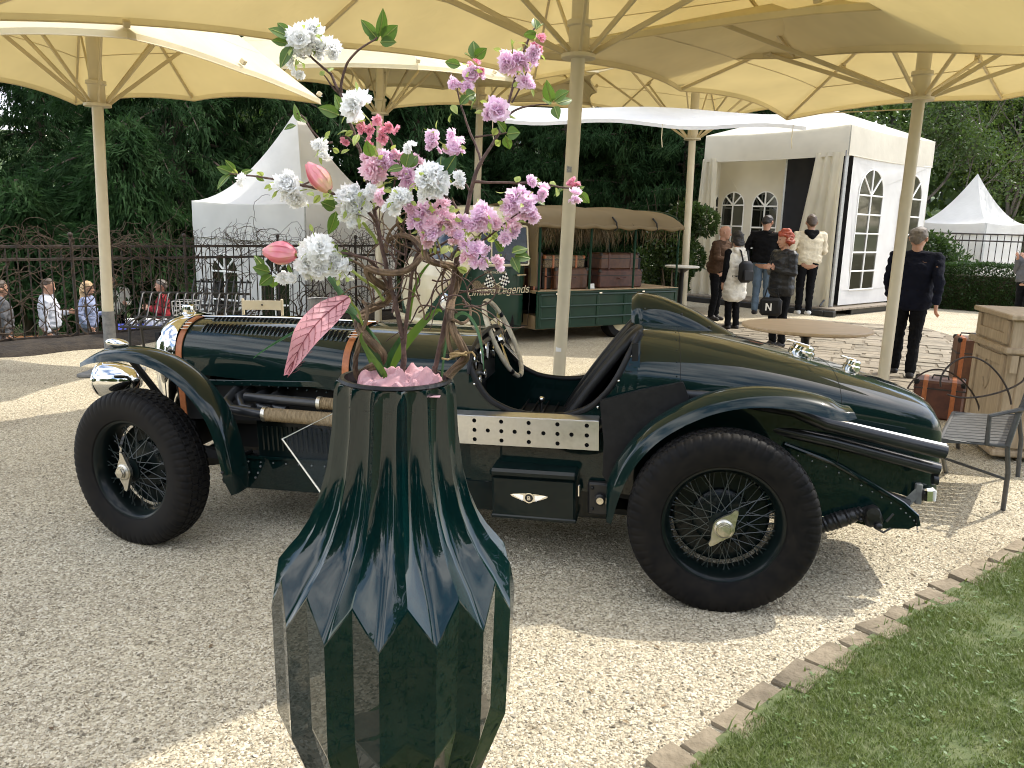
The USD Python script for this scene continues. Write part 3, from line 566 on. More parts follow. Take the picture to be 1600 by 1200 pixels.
# ------------------------------------------------------------------ tents
mat('window_film', (0.10, 0.105, 0.10), rough=0.12)
L['window_film'] = usdkit.material(stage, '/World/Looks/window_film2', {'tr': ('transparent_bsdf', {'color': (0.16, 0.17, 0.165)}), 'gl': ('glossy_bsdf', {'roughness': 0.06, 'color': (0.9, 0.9, 0.9)}), 'fr': ('fresnel', {'IOR': 1.5}), 'm': ('mix_closure', {})},
    [('fr.fac', 'm.fac'), ('tr.BSDF', 'm.closure1'), ('gl.BSDF', 'm.closure2')], surface='m.closure')
mat('tent_dark', (0.006, 0.006, 0.008), (0.012, 0.012, 0.014), rough=0.8, scale=5)
mat('tent_frame', (0.45, 0.45, 0.43), (0.55, 0.55, 0.53), rough=0.4, metal=.6)
mat('deck_board', (0.16, 0.13, 0.10), (0.26, 0.22, 0.17), rough=.8, scale=5, stretch=(.3, 3, 3))
mat('white_paint', (0.75, 0.74, 0.70), rough=.5)
def wall_panel(A, B, z0, z1, windows, T, name='wall', matn='tent_canvas', top=None):
    """upright canvas sheet from A to B with window openings [(u0,u1,zb,zt,kind)] in metres from A; mullions are sub-parts"""
    A, B = np.array([*A, 0.0])[:3], np.array([*B, 0.0])[:3]; w = np.linalg.norm(B - A); x = nrm(B - A); n = np.array([x[1], -x[0], 0])
    poly = sbox(0, z0, w, z1); wins = []
    for (u0, u1, zb, zt) in windows:
        c = (u0 + u1) / 2; rw = (u1 - u0) / 2
        wp = Polygon([(u0, zb), (u1, zb)] + [(c + rw * math.cos(a), zt - rw + rw * math.sin(a)) for a in np.linspace(0, pi, 17)]); wins.append(wp); poly = poly.difference(wp)
    tri = trimesh.creation.triangulate_polygon(poly.segmentize(.16), engine='earcut')
    def lift(p2, d=0.0): return A + p2[:, :1] * x + p2[:, 1:2] * np.array([0, 0, 1.0]) + n * d
    v2 = tri[0]; v = lift(v2) + n * ((meshkit.fbm(np.c_[v2 * 3.1, v2[:, :1] * 0 + A[0]]) - .5) * .10)[:, None]
    mb = MB(); mb.add(v, tri[1]); wl = part(name, mb, matn, T, smooth=40)
    for wp, (u0, u1, zb, zt) in zip(wins, windows):
        tri = trimesh.creation.triangulate_polygon(wp, engine='earcut'); mb = MB(); mb.add(lift(tri[0], -.004), tri[1]); pn = part('window', mb, 'window_film', T, smooth=False)
        mb = MB(); c = (u0 + u1) / 2; rw = (u1 - u0) / 2; hc = zt - rw; bw = .018
        def bar(p, q): mb.tube(lift(np.array([p, q], float), .006), bw, 6)
        bar((c, zb), (c, hc)); nrow = max(2, int(round((hc - zb) / .42)))
        for k in range(nrow + 1): bar((u0, zb + (hc - zb) * k / nrow), (u1, zb + (hc - zb) * k / nrow))
        for a in (pi / 4, pi / 2, 3 * pi / 4): bar((c, hc), (c + rw * math.cos(a), hc + rw * math.sin(a)))
        part('glazing_bar', mb, 'white_paint', pn)
        mb = MB(); mb.tube(lift(np.array(wp.exterior.coords)[:-1], .005), .014, 5, closed=True); part('window_edge', mb, 'white_paint', pn)
    return wl
def pagoda(label, C4, ez, pz, val, name='pagoda_tent', zb=0.0, winsets=None, matn='tent_canvas', apexfac=1.6, flat=False, legs=True):
    """four corners C4 (xy, in order), eaves at ez, peak at pz, valance of depth val"""
    C4 = [np.array([*c, ez], float) for c in C4]; cen = sum(C4) / 4; t = thing(name, label, 'tent', (0, 0, 0))
    apex = np.array([cen[0], cen[1], pz]); mb = MB(); n = 14
    for k in range(4):
        A, B = C4[k], C4[(k + 1) % 4]; G = []
        for i in range(n + 1):
            v = i / n; prof = (1 - v) ** apexfac
            row = []
            for j in range(n + 1):
                u = j / n; p = A * (1 - u) + B * u; q = np.array([cen[0], cen[1], 0]) + (p - cen) * (1 - v * .995); q[2] = ez + (pz - ez) * (1 - (1 - v) ** 1.0) if flat else ez + (pz - ez) * (v ** apexfac)
                q[2] -= 4 * u * (1 - u) * .05 * (1 - v); row.append(q)
            G.append(row)
        mb.grid(G)
    part('roof', mb, matn, t, smooth=24)
    mb = MB(); 
    for k in range(4):
        A, B = C4[k], C4[(k + 1) % 4]; x = nrm(B - A); nn = np.array([x[1], -x[0], 0]); G = []
        for j in range(17):
            u = j / 16; p = A * (1 - u) + B * u; G.append([p + nn * .015 - [0, 0, 4 * u * (1 - u) * .05], p + nn * .022 - [0, 0, val * .55 + .02 * math.sin(u * 9)], p + nn * .02 - [0, 0, val + 4 * u * (1 - u) * .03]])
        mb.grid(G); q = np.array([g[2] for g in G]); mb.tube(q, .008, 4)
    part('valance', mb, matn, t, smooth=40)
    for c in C4:
        mb = MB(); mb.box((c[0] + (cen[0] - c[0]) * .02, c[1] + (cen[1] - c[1]) * .02, (zb + ez) / 2), (.06, .06, ez - zb), bev=.006); part('leg', mb, 'tent_frame', t)
    return t, C4
# left pagoda tent, on the lower ground behind the fence
nc = np.array([-3.5, 13.3]); ux = np.array([-2.3, 1.1]); uy = np.array([1.14, 2.5])
tl, C4 = pagoda('white pagoda tent with a pointed roof behind the vine grown fence', [nc + ux, nc, nc + uy, nc + ux + uy], 1.93, 3.62, .62, zb=-1.25, apexfac=1.75)
wall_panel(nc + ux * .985, nc + ux * .015, -1.2, 1.4, [(.36, .98, -.3, 1.02), (1.5, 2.15, -.3, 1.02)], tl)
wall_panel(nc + uy * .015, nc + uy * .985, -1.2, 1.4, [], tl, name='side_wall')
wall_panel(nc + ux * .985 + uy, nc + ux * .015 + uy, -1.2, 1.4, [], tl, name='back_wall')
mb = MB(); mb.prism(sbox(0, 0, .05, .03), .004, R=np.stack([-nrm([*ux, 0]), [0, 0, 1], nrm([*(-uy), 0])], 1), T=(*(nc + ux * .12), 1.93 - .42)); part('maker_tag', mb, 'tent_dark', tl)
# far right pagoda tent
nc2 = np.array([12.65, 21.7]); a2, b2 = np.array([1.65, 1.0]), np.array([-1.0, 1.65])
t2, _ = pagoda('pointed white pagoda tent far right behind the hedge and railing', [nc2, nc2 + a2, nc2 + a2 + b2, nc2 + b2], 2.06, 3.42, .3, zb=-.3, apexfac=1.6)
wall_panel(nc2 + b2 * .98, nc2 + b2 * .02, -.3, 1.8, [], t2); wall_panel(nc2 + a2 * .02, nc2 + a2 * .98, -.3, 1.8, [], t2)

# pavilion on a deck, right
P0 = np.array([6.60, 16.4]); PL = np.array([4.35, 19.05]); pu = PL - P0; pw = np.linalg.norm(pu); pxv = pu / pw; pyv = np.array([-pxv[1], pxv[0]]); pyv = pyv if pyv[1] > 0 else -pyv; PRr = P0 + pyv * 3.9; PB = PL + (PRr - P0)
dz = .17
pv, C4 = pagoda('white pavilion tent on a low deck with drawn curtains and arched windows', [PL, P0, PRr, PB], 3.80, 4.5, .58, name='pavilion_tent', zb=dz, apexfac=1.0, flat=True, matn='pavilion_canvas')
fr = lambda u, z=0, d=0: np.array([*(P0 + pxv * u - pyv * d), z])
wall_panel(P0 + (PRr - P0) * .06, P0 + (PRr - P0) * .985, dz + .02, 3.24, [(.38, 1.45, .5, 3.0), (2.3, 3.35, .5, 3.0)], pv, name='window_wall')
bl = (PRr - P0)
wall_panel(PB, PRr, dz, 3.24, [], pv, name='back_wall', matn='pavilion_canvas'); wall_panel(PB + (PL - PB) * .98, PB + (PL - PB) * .02, dz, 3.24, [(.4, 1.2, .8, 2.6), (2.0, 2.8, .8, 2.6)], pv, name='side_wall', matn='pavilion_canvas')
# inside: back of the front bay with two arched windows left and a black panel right
i0 = PL + (P0 - PL) * .02 + pyv * .55; i1 = PL + (P0 - PL) * .52 + pyv * .55; i2 = P0 + (PL - P0) * .02 + pyv * .55
wall_panel(i0, i1, dz, 3.24, [(.12, .72, .8, 2.55), (.95, 1.60, .8, 2.55)], pv, name='inner_wall', matn='pavilion_canvas')
mb = MB(); x = nrm(np.array([*(i2 - i1), 0])); w = np.linalg.norm(i2 - i1); cc = (i1 + i2) / 2; R = np.stack([x, [x[1], -x[0], 0], [0, 0, -1]], 1)
mb.box((*cc, (dz + 3.25) / 2), (w - .03, .04, 3.25 - dz), np.stack([x, np.array([-x[1], x[0], 0]), [0, 0, 1]], 1)); part('black_panel', mb, 'tent_dark', pv)
nrmF = np.array([*(-pyv), 0.0]); lt = meshkit.text_mesh("O'", .24, .004); mb = MB(); Rt = np.stack([x, [0, 0, 1], nrmF], 1) @ RZ(-.12)
mb.tm(lt, Rt, np.array([*(i1 + (i2 - i1) * .60), 2.5]) + nrmF * .03); part('lettering', mb, 'white_paint', pv, smooth=False)
mb = MB(); mb.box((*i1, (dz + 3.25) / 2), (.04, .06, 3.25 - dz), R=np.stack([x, np.array([-x[1], x[0], 0]), [0, 0, 1]], 1)); part('door_post', mb, 'tent_frame', pv)
# curtains tied open: pleated sheets
def curtain(u0, u1, z0, z1, ut, d, seed, ends=(0, 0)):
    G = []
    for i in range(22):
        v = i / 21; z = z1 + (z0 - z1) * v; a, b = u0 + ends[0] * v ** 1.3, u1 + ends[1] * v ** 1.2; row = []
        for j in range(41):
            s = j / 40; uu = a + (b - a) * s; row.append(fr(uu, z, d + .055 * math.sin(s * 21 + seed) * (.6 + .5 * v) + .03 * math.sin(s * 7 + 3 * v)))
        G.append(row)
    mb = MB(); mb.grid(G); return mb
part('curtain', curtain(.05, .66, dz - .08, 3.28, 0, .03, 1, (-.02, .50)), 'curtain_canvas', pv, smooth=50)
part('curtain', curtain(pw - .36, pw + .02, dz - .08, 3.28, 0, .03, 4, (-.25, .18)), 'curtain_canvas', pv, smooth=50)
mb = MB(); mb.tube([fr(-.0, 0, .12), fr(-.0, 3.3, .08)], .012, 6); part('guy_pole', mb, 'grey_steel', pv)
for k in range(9):
    y0 = k / 9; mb = MB(); c = (P0 + PL) / 2 + pyv * (-.28 + .31 * k + .1); mb.box((*c, dz - .03), (pw + .5, .295, .04), np.stack([[*pxv, 0], [*pyv, 0], [0, 0, 1]], 1), bev=.005); part('deck_board', mb, 'deck_board', pv)
mb = MB(); c = (P0 + PL) / 2 - pyv * .42; R3 = np.stack([[*pxv, 0], [*pyv, 0], [0, 0, 1]], 1); mb.box((*c, .06), (pw + .6, .12, .12), R3, bev=.01); c = P0 + (PRr - P0) / 2; mb.box((*(c - pxv * .12), .06), (.12, 2.9, .12), R3, bev=.01); part('base_beam', mb, 'black_metal', pv)
mb = MB(); mb.tube([fr(-.05, .06, .5), fr(-.05, .06, .34)], .05, 10); mb.tube([fr(.02, .2, .45), fr(.02, .32, .3)], .02, 6); part('wheel_jack', mb, 'black_metal', pv)

# ------------------------------------------------------------------ iron fence with bare vines, left
fen = thing('iron_fence', 'rusty black iron railing grown over with bare vines along the left', 'fence')
flen = np.linalg.norm(FB - FA); mat('rust_iron', (0.012, 0.010, 0.009), (0.045, 0.028, 0.018), rough=.7, scale=12, bump=.3)
def fp(t, z): return FA + fd * t + np.array([0, 0, z])
for z in (.10, 1.08, 1.24):
    mb = MB(); mb.box(fp(flen / 2, z), (flen, .02, .035), RZ(math.atan2(fd[1], fd[0])), bev=.003); part('rail', mb, 'rust_iron', fen)
tt = 0.4; k = 0
while tt < flen:
    mb = MB(); big = k % 12 == 0; mb.tube([fp(tt, -.1), fp(tt, 1.36 if big else 1.24)], .02 if big else .0085, 6)
    if big: mb.sph(fp(tt, 1.39), .032, sub=1)
    part('post' if big else 'picket', mb, 'rust_iron', fen); tt += .125; k += 1
r = np.random.default_rng(17); mb = MB()
mat('vine_bark', (0.03, 0.02, 0.013), (0.085, 0.06, 0.038), rough=.95, scale=30)
for i in range(560):
    t0 = r.uniform(0, flen); thick = r.random() < .12; z = r.uniform(.1, 1.3) if not thick else 0.0; p = fp(t0, z) + fn * r.normal(0, .05); a = r.uniform(0, 2 * pi) if not thick else r.normal(pi / 2, .3); pts = [p]; st = r.uniform(.05, .09)
    for s in range(r.integers(6, 20)):
        a += r.normal(0, .45); 
        if pts[-1][2] > 1.28: a += (-.5 if math.sin(a) > 0 else .2) * r.random() * 1.6
        q = pts[-1] + fd * st * math.cos(a) + np.array([0, 0, st * math.sin(a)]) + fn * r.normal(0, .02); q[2] = max(q[2], .05); pts.append(q)
    mb.tube(pts, np.linspace(.016 if thick else r.uniform(.004, .008), .003, len(pts)), 4, caps=False)
for i in range(380):                                                     # wisps along the top rail
    t0 = r.uniform(0, flen); p = fp(t0, 1.2 + r.uniform(0, .06)); a = r.uniform(0, pi); pts = [p]
    for s in range(8): a += r.normal(0, .5); pts.append(pts[-1] + fd * .05 * math.cos(a) + np.array([0, 0, .045 * math.sin(a)]) + fn * r.normal(0, .02))
    mb.tube(pts, .0035, 3, caps=False)
vn = part('bare_vine', mb, 'vine_bark', None, smooth=False, label='tangle of leafless vine climbing all over the left iron fence', cat='vine', kind='stuff')
# railing on the right, behind the hedge
fr2 = thing('metal_railing', 'thin dark metal railing behind the hedge in front of the far pagoda tent', 'fence'); q0, q1 = np.array([10.2, 20.9, 0]), np.array([16.5, 19.3, 0]); dl = nrm(q1 - q0); ln = np.linalg.norm(q1 - q0)
for z in (1.0, 1.58, 1.75):
    mb = MB(); mb.tube([q0 + [0, 0, z], q1 + [0, 0, z]], .02, 6); part('rail', mb, 'rust_iron', fr2)
for k in range(int(ln / .16)):
    p = q0 + dl * .16 * k; mb = MB(); mb.tube([p, p + [0, 0, 1.75]], .011, 5); part('picket', mb, 'rust_iron', fr2)

# far house between the trees
hs = thing('far_house', 'grey house glimpsed between the conifers beyond the parasols', 'house', (-7.5, 66, 4.0)); mat('render_grey', (.30, .30, .31), (.36, .36, .37), rough=.9, scale=2); mat('roof_slate', (.10, .10, .11), (.16, .15, .15), rough=.8, scale=6)
mb = MB(); mb.box((0, 0, 2.5), (9, 7, 13)); part('wall', mb, 'render_grey', hs); mb = MB(); mb.prism([(-5, 9), (5, 9), (0, 13)], 7.6, R=np.array([[1., 0, 0], [0, 0, 1], [0, 1, 0]])); part('roof', mb, 'roof_slate', hs)
for k in range(6):
    mb = MB(); mb.box((-3 + 3 * (k % 3), -3.52, 3 + 3 * (k // 3)), (1.2, .08, 1.6)); part('window', mb, 'tent_dark', hs)
# ------------------------------------------------------------------ the racing car: local x forward, y towards its left (near) side, z up
CO = gr(1128, 940); _fl = gr(214, 846); CE1 = nrm(_fl - CO); CE2 = np.array([-CE1[1], CE1[0], 0]); CO = CO - CE2 * .77
CRZ = math.atan2(CE1[1], CE1[0])
def carmap(v):
    v = np.array(v, float); x, z = v[:, 0], v[:, 2]
    return np.stack([-.017 + .999 * x + .042 * z + .002 * x * z - .024 * x * x, v[:, 1], .002 - .0038 * x + .99 * z - .024 * x * z], -1)
def cl(px, py, y):
    """pixel on the car's plane at offset y -> the car's own drawing coordinates"""
    d = ray(px, py); t = ((CO + CE2 * y - EYE) @ CE2) / (d @ CE2); p = EYE + d * t - CO; w = np.array([p @ CE1, y, p[2]]); q = w.copy()
    for _ in range(12): q = q + (w - carmap(q[None])[0])
    return q
car = thing('racing_car', 'vintage dark green open racing car with wire wheels and a long louvred bonnet', 'car', CO, CRZ)
WB = 3.20
CARMAP = True
def sec(x, w, zt, zs, zb, p=2.2, n=25, m=5):
    """open ring from near bottom over the top to far bottom"""
    a = np.linspace(0, pi, n); c, s_ = np.cos(a), np.sin(a)
    y = w * np.sign(c) * np.abs(c) ** (2 / p); z = zs + (zt - zs) * np.abs(s_) ** (2 / p)
    sd = np.linspace(0, 1, m, endpoint=False); L_ = np.stack([np.full(m, w * .985) + w * .015 * sd, zb + (zs - zb) * sd], -1)
    yz = np.vstack([L_, np.stack([y, z], -1), L_[::-1] * [-1, 1]])
    return np.c_[np.full(len(yz), x), yz]
def interp_secs(keys, n):
    k = np.array(keys, float); xs = np.linspace(k[0, 0], k[-1, 0], n); from scipy.interpolate import PchipInterpolator as PC
    o = np.argsort(k[:, 0]); return [(x, *[float(PC(k[o, 0], k[o, c])(x)) for c in range(1, k.shape[1])]) for x in xs]
# bonnet
BK = [(3.22, .275, 1.205, .98, .90), (2.9, .315, 1.205, .98, .885), (2.4, .375, 1.195, .96, .865), (1.99, .43, 1.18, .94, .845)]
BS = interp_secs(BK, 30)
mb = MB(); mb.grid([sec(*s) for s in BS]); mb.grid([sec(s[0], s[1] - .012, s[2] - .012, s[3], s[4]) for s in BS][::-1])
bon = part('bonnet', mb, 'paint_green', car, smooth=45)
mb = MB(); mb.tube([(3.21, 0, 1.212), (2.6, 0, 1.208), (1.99, 0, 1.188)], .007, 8); part('hinge', mb, 'chrome', bon)
def bonnet_pt(x, a, off=0.0):
    ks = np.array(BK)[::-1]; w, zt, zs = (np.interp(x, ks[:, 0], ks[:, c]) for c in (1, 2, 3)); p = 2.2
    y = w * np.sign(math.cos(a)) * abs(math.cos(a)) ** (2 / p); z = zs + (zt - zs) * abs(math.sin(a)) ** (2 / p); q = np.array([x, y, z])
    nn = nrm([0, math.cos(a) * (zt - zs), math.sin(a) * w]); return q + nn * off, nn
for a0, a1, side in ((math.radians(73), math.radians(84), 1), (math.radians(43), math.radians(63), 1), (math.radians(96), math.radians(107), -1), (math.radians(117), math.radians(137), -1)):
    mo = MB()
    for k in range(34):
        x = 3.07 - k * .0305; G = []
        for i in range(6):
            a = a0 + (a1 - a0) * i / 5; e = math.sin(pi * min(1, max(0, (i + .0) / 5))) ** .5; q, nn = bonnet_pt(x, a, .001)
            G.append([q + [.011, 0, 0], q + nn * .009 * e + [.003, 0, 0], q + nn * .014 * e + [-.007, 0, 0]])
        mb = MB(); mb.grid(G); part('louvre', mb, 'paint_green', bon, smooth=60)
        mo.grid([[bonnet_pt(x - .0072, a0 + (a1 - a0) * i / 5, .0005)[0], bonnet_pt(x - .0072, a0 + (a1 - a0) * i / 5, .0005 + .0125 * math.sin(pi * i / 5) ** .5)[0]] for i in range(6)])
        mo.grid([[bonnet_pt(x - .0072, a0 + (a1 - a0) * i / 5, .0012)[0], bonnet_pt(x - .0072 - .008 * math.sin(pi * i / 5), a0 + (a1 - a0) * i / 5, .0012)[0]] for i in range(6)])
    part('louvre_opening', mo, 'louvre_black', bon, smooth=False, kind='stuff')
mb = MB()
for sd in (1, -1):
    mb.box(np.array([2.52, sd * .362, .868]), (1.12, .012, .034), RZ(-.092 * sd) @ RY(.035), bev=.003)
for k in range(17):
    p = np.array([3.05 - k * .064, .318 + .098 * k / 16 * 1.0, .90 - k * .0024]); mb.sph(p - [0, -.006, .028], .0055, sub=1)
part('rivet_flange', mb, 'paint_green', car)
# radiator shell
RK = [(3.23, .285, 1.222, .98, .62), (3.27, .30, 1.235, .98, .60), (3.33, .30, 1.23, .97, .60), (3.385, .275, 1.20, .95, .61), (3.40, .262, 1.185, .94, .62)]
mb = MB(); mb.grid([sec(*s, p=2.5) for s in RK]); rad = part('radiator_shell', mb, 'chrome', car, smooth=50)
mb = MB(); mb.box((3.375, 0, .88), (.03, .50, .52)); part('radiator_core', mb, 'louvre_black', rad)
for k in range(15):
    mb = MB(); mb.box((3.394, -.22 + k * .0315, .88), (.008, .006, .5)); part('slat', mb, 'chrome', rad)
mb = MB(); mb.rev([(.0, .05), (.035, .048), (.042, .03), (.04, .0), (.05, -.01)], (3.31, 0, 1.24), n=20); part('filler_cap', mb, 'chrome', rad)
mb = MB(); mb.box((3.12, 0, .75), (.2, .5, .3)); mb.box((3.3, 0, .5), (.25, .5, .2), bev=.02); part('front_apron', mb, 'underbody', car)
# bonnet straps of brown leather
def strap(x, zlow):
    t = np.linspace(-.05, .92, 26); G = []
    a_s = np.radians(np.linspace(2, 96, 20)); pts = [bonnet_pt(min(x, 3.2), a, .006)[0] * [0, 1, 1] + [x, 0, 0] for a in a_s]
    pts = [np.array([x, pts[0][1] + .004, z]) for z in np.linspace(zlow, pts[0][2] - .02, 6)] + pts
    for p, q in zip(pts, pts[1:] + [pts[-1] * 2 - pts[-2]]):
        nn = nrm(np.cross([1, 0, 0], q - p)); nn = nn if nn[1] > 0 or nn[2] > 0 else -nn; G.append([p + [-.021, 0, 0], p + nn * .005 + [-.02, 0, 0], p + nn * .005 + [.02, 0, 0], p + [.021, 0, 0]])
    mb = MB(); mb.grid(G, closed_v=True); s = part('bonnet_strap', mb, 'leather_brown', car, smooth=40)
    q, nn = bonnet_pt(min(x, 3.2), math.radians(52), .016); q[0] = x; tg = nrm(np.cross([1, 0, 0], nn)); c = [q + np.array([1, 0, 0]) * e * .028 + tg * f for e, f in ((-1, -.026), (1, -.026), (1, .03), (-1, .03))]
    mb = MB(); mb.tube(c, .0035, 6, closed=True); mb.tube([(c[0] + c[3]) / 2, (c[1] + c[2]) / 2], .003, 6); part('buckle', mb, 'nickel', s)
    mb = MB(); a = [bonnet_pt(min(x, 3.2), math.radians(e), .013)[0] for e in np.linspace(44, 84, 9)]; G = []
    for i, p in enumerate(a): p[0] = x - .004 + .012 * i / 8; nn = bonnet_pt(min(x, 3.2), math.radians(44 + 5 * i))[1]; G.append([p + [-.019, 0, 0], p + nn * .005 + [0, 0, 0], p + [.019, 0, 0]])
    mb.grid(G); part('strap_end', mb, 'leather_brown', s, smooth=40)
strap(3.205, .60); strap(2.02, .80)
# scuttle and cockpit
SK = [(1.985, .432, 1.178, .94, .40), (1.7, .463, 1.17, .95, .40), (1.45, .484, 1.165, .97, .40), (1.29, .495, 1.16, .985, .40)]
mb = MB(); S2 = interp_secs(SK, 12); mb.grid([sec(*s, p=2.25) for s in S2]); mb.grid([sec(s[0], s[1] - .014, s[2] - .014, s[3], s[4], p=2.25) for s in S2][::-1]); part('scuttle', mb, 'paint_green', car, smooth=45)
rim = sec(1.288, .493, 1.158, .985, .985, p=2.25)[5:-5]; mb = MB(); mb.tube(rim, .013, 8); part('cowl_edge', mb, 'leather_black', car, smooth=60)
CUT = np.array([(1.292, 1.035), (1.26, .965), (1.2, .872), (1.13, .825), (1.06, .798), (.98, .786), (.9, .781), (.8, .787), (.72, .81), (.655, .842), (.60, .89), (.555, .945), (.515, 1.01), (.48, 1.08), (.45, 1.14), (.415, 1.205)])
from scipy.interpolate import CubicSpline
_cx = CubicSpline(np.arange(len(CUT)), CUT); cut = _cx(np.linspace(0, len(CUT) - 1, 60))
def sidey(x, z): return .497 + .025 * np.clip((1.29 - x) / .87, 0, 1) - .10 * np.clip((z - .93) / .3, 0, 1) ** 1.6
for sd, nm in ((1, 'cockpit_side'), (-1, 'cockpit_side')):
    G, G2 = [], []
    for x, zt in cut:
        zz = np.linspace(.40, zt, 14); G.append(np.stack([np.full(14, x), sd * sidey(x, zz), zz], -1)); G2.append(np.stack([np.full(14, x), sd * (sidey(x, zz) - .02), zz], -1))
    mb = MB(); mb.grid(G if sd > 0 else G[::-1]); mb.grid(G2[::-1] if sd > 0 else G2); cs = part(nm, mb, 'paint_green', car, smooth=45)
    e = np.array([[x, sd * (sidey(x, z) - .008), z] for x, z in cut]); mb = MB(); mb.tube(e, .017, 8); part('edge_trim', mb, 'leather_black', cs, smooth=60)
    mb = MB()
    for k in (4, 16, 27, 38, 47, 54): mb.sph(e[k] + [0, sd * .016, -.028], (.007, .005, .007), sub=1)
    part('stud', mb, 'chrome', cs)
# tail
TK = [(.425, .525, 1.205, .93, .42), (.25, .523, 1.185, .92, .45), (0, .51, 1.145, .905, .52), (-.3, .472, 1.08, .87, .54), (-.6, .41, .995, .825, .50), (-.82, .35, .925, .78, .44), (-.95, .305, .872, .745, .40), (-.99, .285, .845, .725, .40), (-1.015, .24, .80, .70, .42)]
TS = [s for s in interp_secs(TK, 40)] ; mb = MB(); mb.loft([sec(*s, p=2.5)[:, :] for s in TS]); part('tail', mb, 'paint_green', car, smooth=55)
for xs_ in (.22, -.52):
    s_ = [q for q in interp_secs(TK, 400) if abs(q[0] - xs_) < .003][0]; mb = MB(); mb.tube(sec(*s_, p=2.5) * [1, 1.0005, 1.0], .0013, 4, caps=False); part('panel_seam', mb, 'louvre_black', car)
    mb = MB(); q_ = sec(xs_ + .02, *s_[1:], p=2.5)
    for i in range(3, len(q_) - 3, 2): mb.sph(q_[i], .0045, sub=1)
    part('rivets', mb, 'paint_dark', car, kind='stuff')
# headrest fairing on the far side
HK = [(.475, .165, 1.325, 1.14, 1.05), (.45, .195, 1.35, 1.14, 1.0), (.36, .205, 1.338, 1.12, .98), (.14, .195, 1.255, 1.06, .96), (-.04, .16, 1.15, 1.0, .94), (-.19, .12, 1.055, .93, .9), (-.28, .08, .98, .90, .88)]
mb = MB(); mb.loft([sec(*s, p=2.6) + np.array([0, -.27, 0]) for s in interp_secs(HK, 24)]); hr = part('headrest_fairing', mb, 'paint_green', car, smooth=48)
mb = MB()
for x, z, y in ((.40, 1.19, -.075), (.40, 1.27, -.10), (.30, 1.16, -.075), (.2, 1.24, -.12), (.05, 1.17, -.13)): mb.sph((x, y, z), (.007, .005, .007), sub=1)
part('stud', mb, 'black_metal', hr)
for x, y, r0 in ((-.42, -.06, .055), (-.66, -.03, .035)):
    z = np.interp(x, [-.82, -.6, -.3], [.935, 1.01, 1.09]); mb = MB(); mb.rev([(r0 * 1.2, -.02), (r0 * 1.2, .006), (r0, .012), (r0, .03), (r0 * .8, .038), (0, .04)], (x, y, z), RY(-.28), n=20); mb.box((x + .02, y, z + .045), (r0 * 2.2, .014, .01), RY(-.28), bev=.003); part('fuel_filler', mb, 'chrome', car)
# bulkhead, floor, seats, dash
mb = MB(); mb.box((.86, 0, .42), (1.0, .96, .04)); mb.box((.44, 0, .78), (.03, .98, .76)); mb.box((1.42, 0, .75), (.02, .9, .66)); part('cockpit_floor', mb, 'leather_black', car)
for y in (.245, -.245):
    G = []
    for i in range(12):
        v = i / 11; x0 = .80 - .30 * v - .06 * v * v; z0 = .60 + .60 * v; row = []
        for j in range(13):
            u = (j / 12 - .5) * 2; row.append([x0 + .10 * u * u * (1 - .35 * v) , y + u * .215 * (1 - .16 * v ** 3), z0 - .06 * abs(u) ** 3 * v])
        G.append(row)
    G = np.array(G); mb = MB(); mb.grid(G); mb.grid((G - [.035, 0, 0])[::-1]); ed = np.vstack([G[:, 0], G[-1, 1:-1], G[::-1, -1]]) - [.016, 0, 0]; mb.tube(ed, .022, 8); seat = part('seat', mb, 'leather_black', car, smooth=50)
    mb = MB(); mb.box((.98, y, .56), (.42, .42, .13), RY(-.06), bev=.05); part('cushion', mb, 'leather_black', seat, smooth=40)
    mb = MB()
    for k in range(6): mb.tube([[.80 + k * .065, y - .2, .628 - k * -.004], [.80 + k * .065, y + .2, .628 + k * .004]], .006, 5)
    part('pleat', mb, 'leather_black', seat)
mb = MB(); mb.box((1.36, 0, .96), (.02, .93, .30), bev=.008); mb.box((1.31, 0, 1.1), (.08, .8, .03), bev=.012); ds = part('dashboard', mb, 'black_metal', car)
for y, z, r0 in ((.0, 1.0, .055), (-.15, 1.01, .06), (.16, .99, .05), (.3, .97, .042), (-.34, .97, .042), (.06, .87, .03), (-.07, .88, .03), (.22, .88, .02)):
    mb = MB(); mb.rev([(r0, 0), (r0, .016), (r0 * .9, .022), (r0 * .88, .012), (0, .012)], (1.347, y, z), RY(-pi / 2), n=20); g_ = part('gauge', mb, 'chrome', ds); mb = MB(); mb.rev([(r0 * .87, .0135), (0, .0135)], (1.347, y, z), RY(-pi / 2), n=16); part('dial', mb, 'white_paint' if r0 > .052 else 'black_metal', g_)
# steering wheel
sc_, sax, su = np.array([1.252, -.265, 1.065]), nrm([-.46, 0, .21]), nrm([.21, 0, .46])
th = np.linspace(0, 2 * pi, 48, endpoint=False); ringp = sc_ + .248 * (np.cos(th)[:, None] * su + np.sin(th)[:, None] * np.array([0, 1, 0]))
mb = MB(); mb.tube(ringp, .0155 + .0012 * np.sin(th * 24), 10, closed=True); sw = part('steering_wheel', mb, 'cord_cream', car, smooth=60)
for k in range(4):
    a = pi / 4 + k * pi / 2; e = math.cos(a) * su + math.sin(a) * np.array([0, 1, 0]); s9 = np.cross(sax, e); mb = MB()
    for o in (-.012, 0, .012): mb.tube([sc_ - sax * .02 + e * .04 + s9 * o, sc_ + e * .24 + s9 * o * 1.8], .0032, 5)
    part('spoke', mb, 'chrome', sw)
for a in (.32, pi / 2 + .9, -1.0, 2.9):
    i = int((a % (2 * pi)) / (2 * pi) * 48); mb = MB(); mb.tube([ringp[i], ringp[(i + 1) % 48]], .0175, 10); part('tape', mb, 'leather_black', sw)
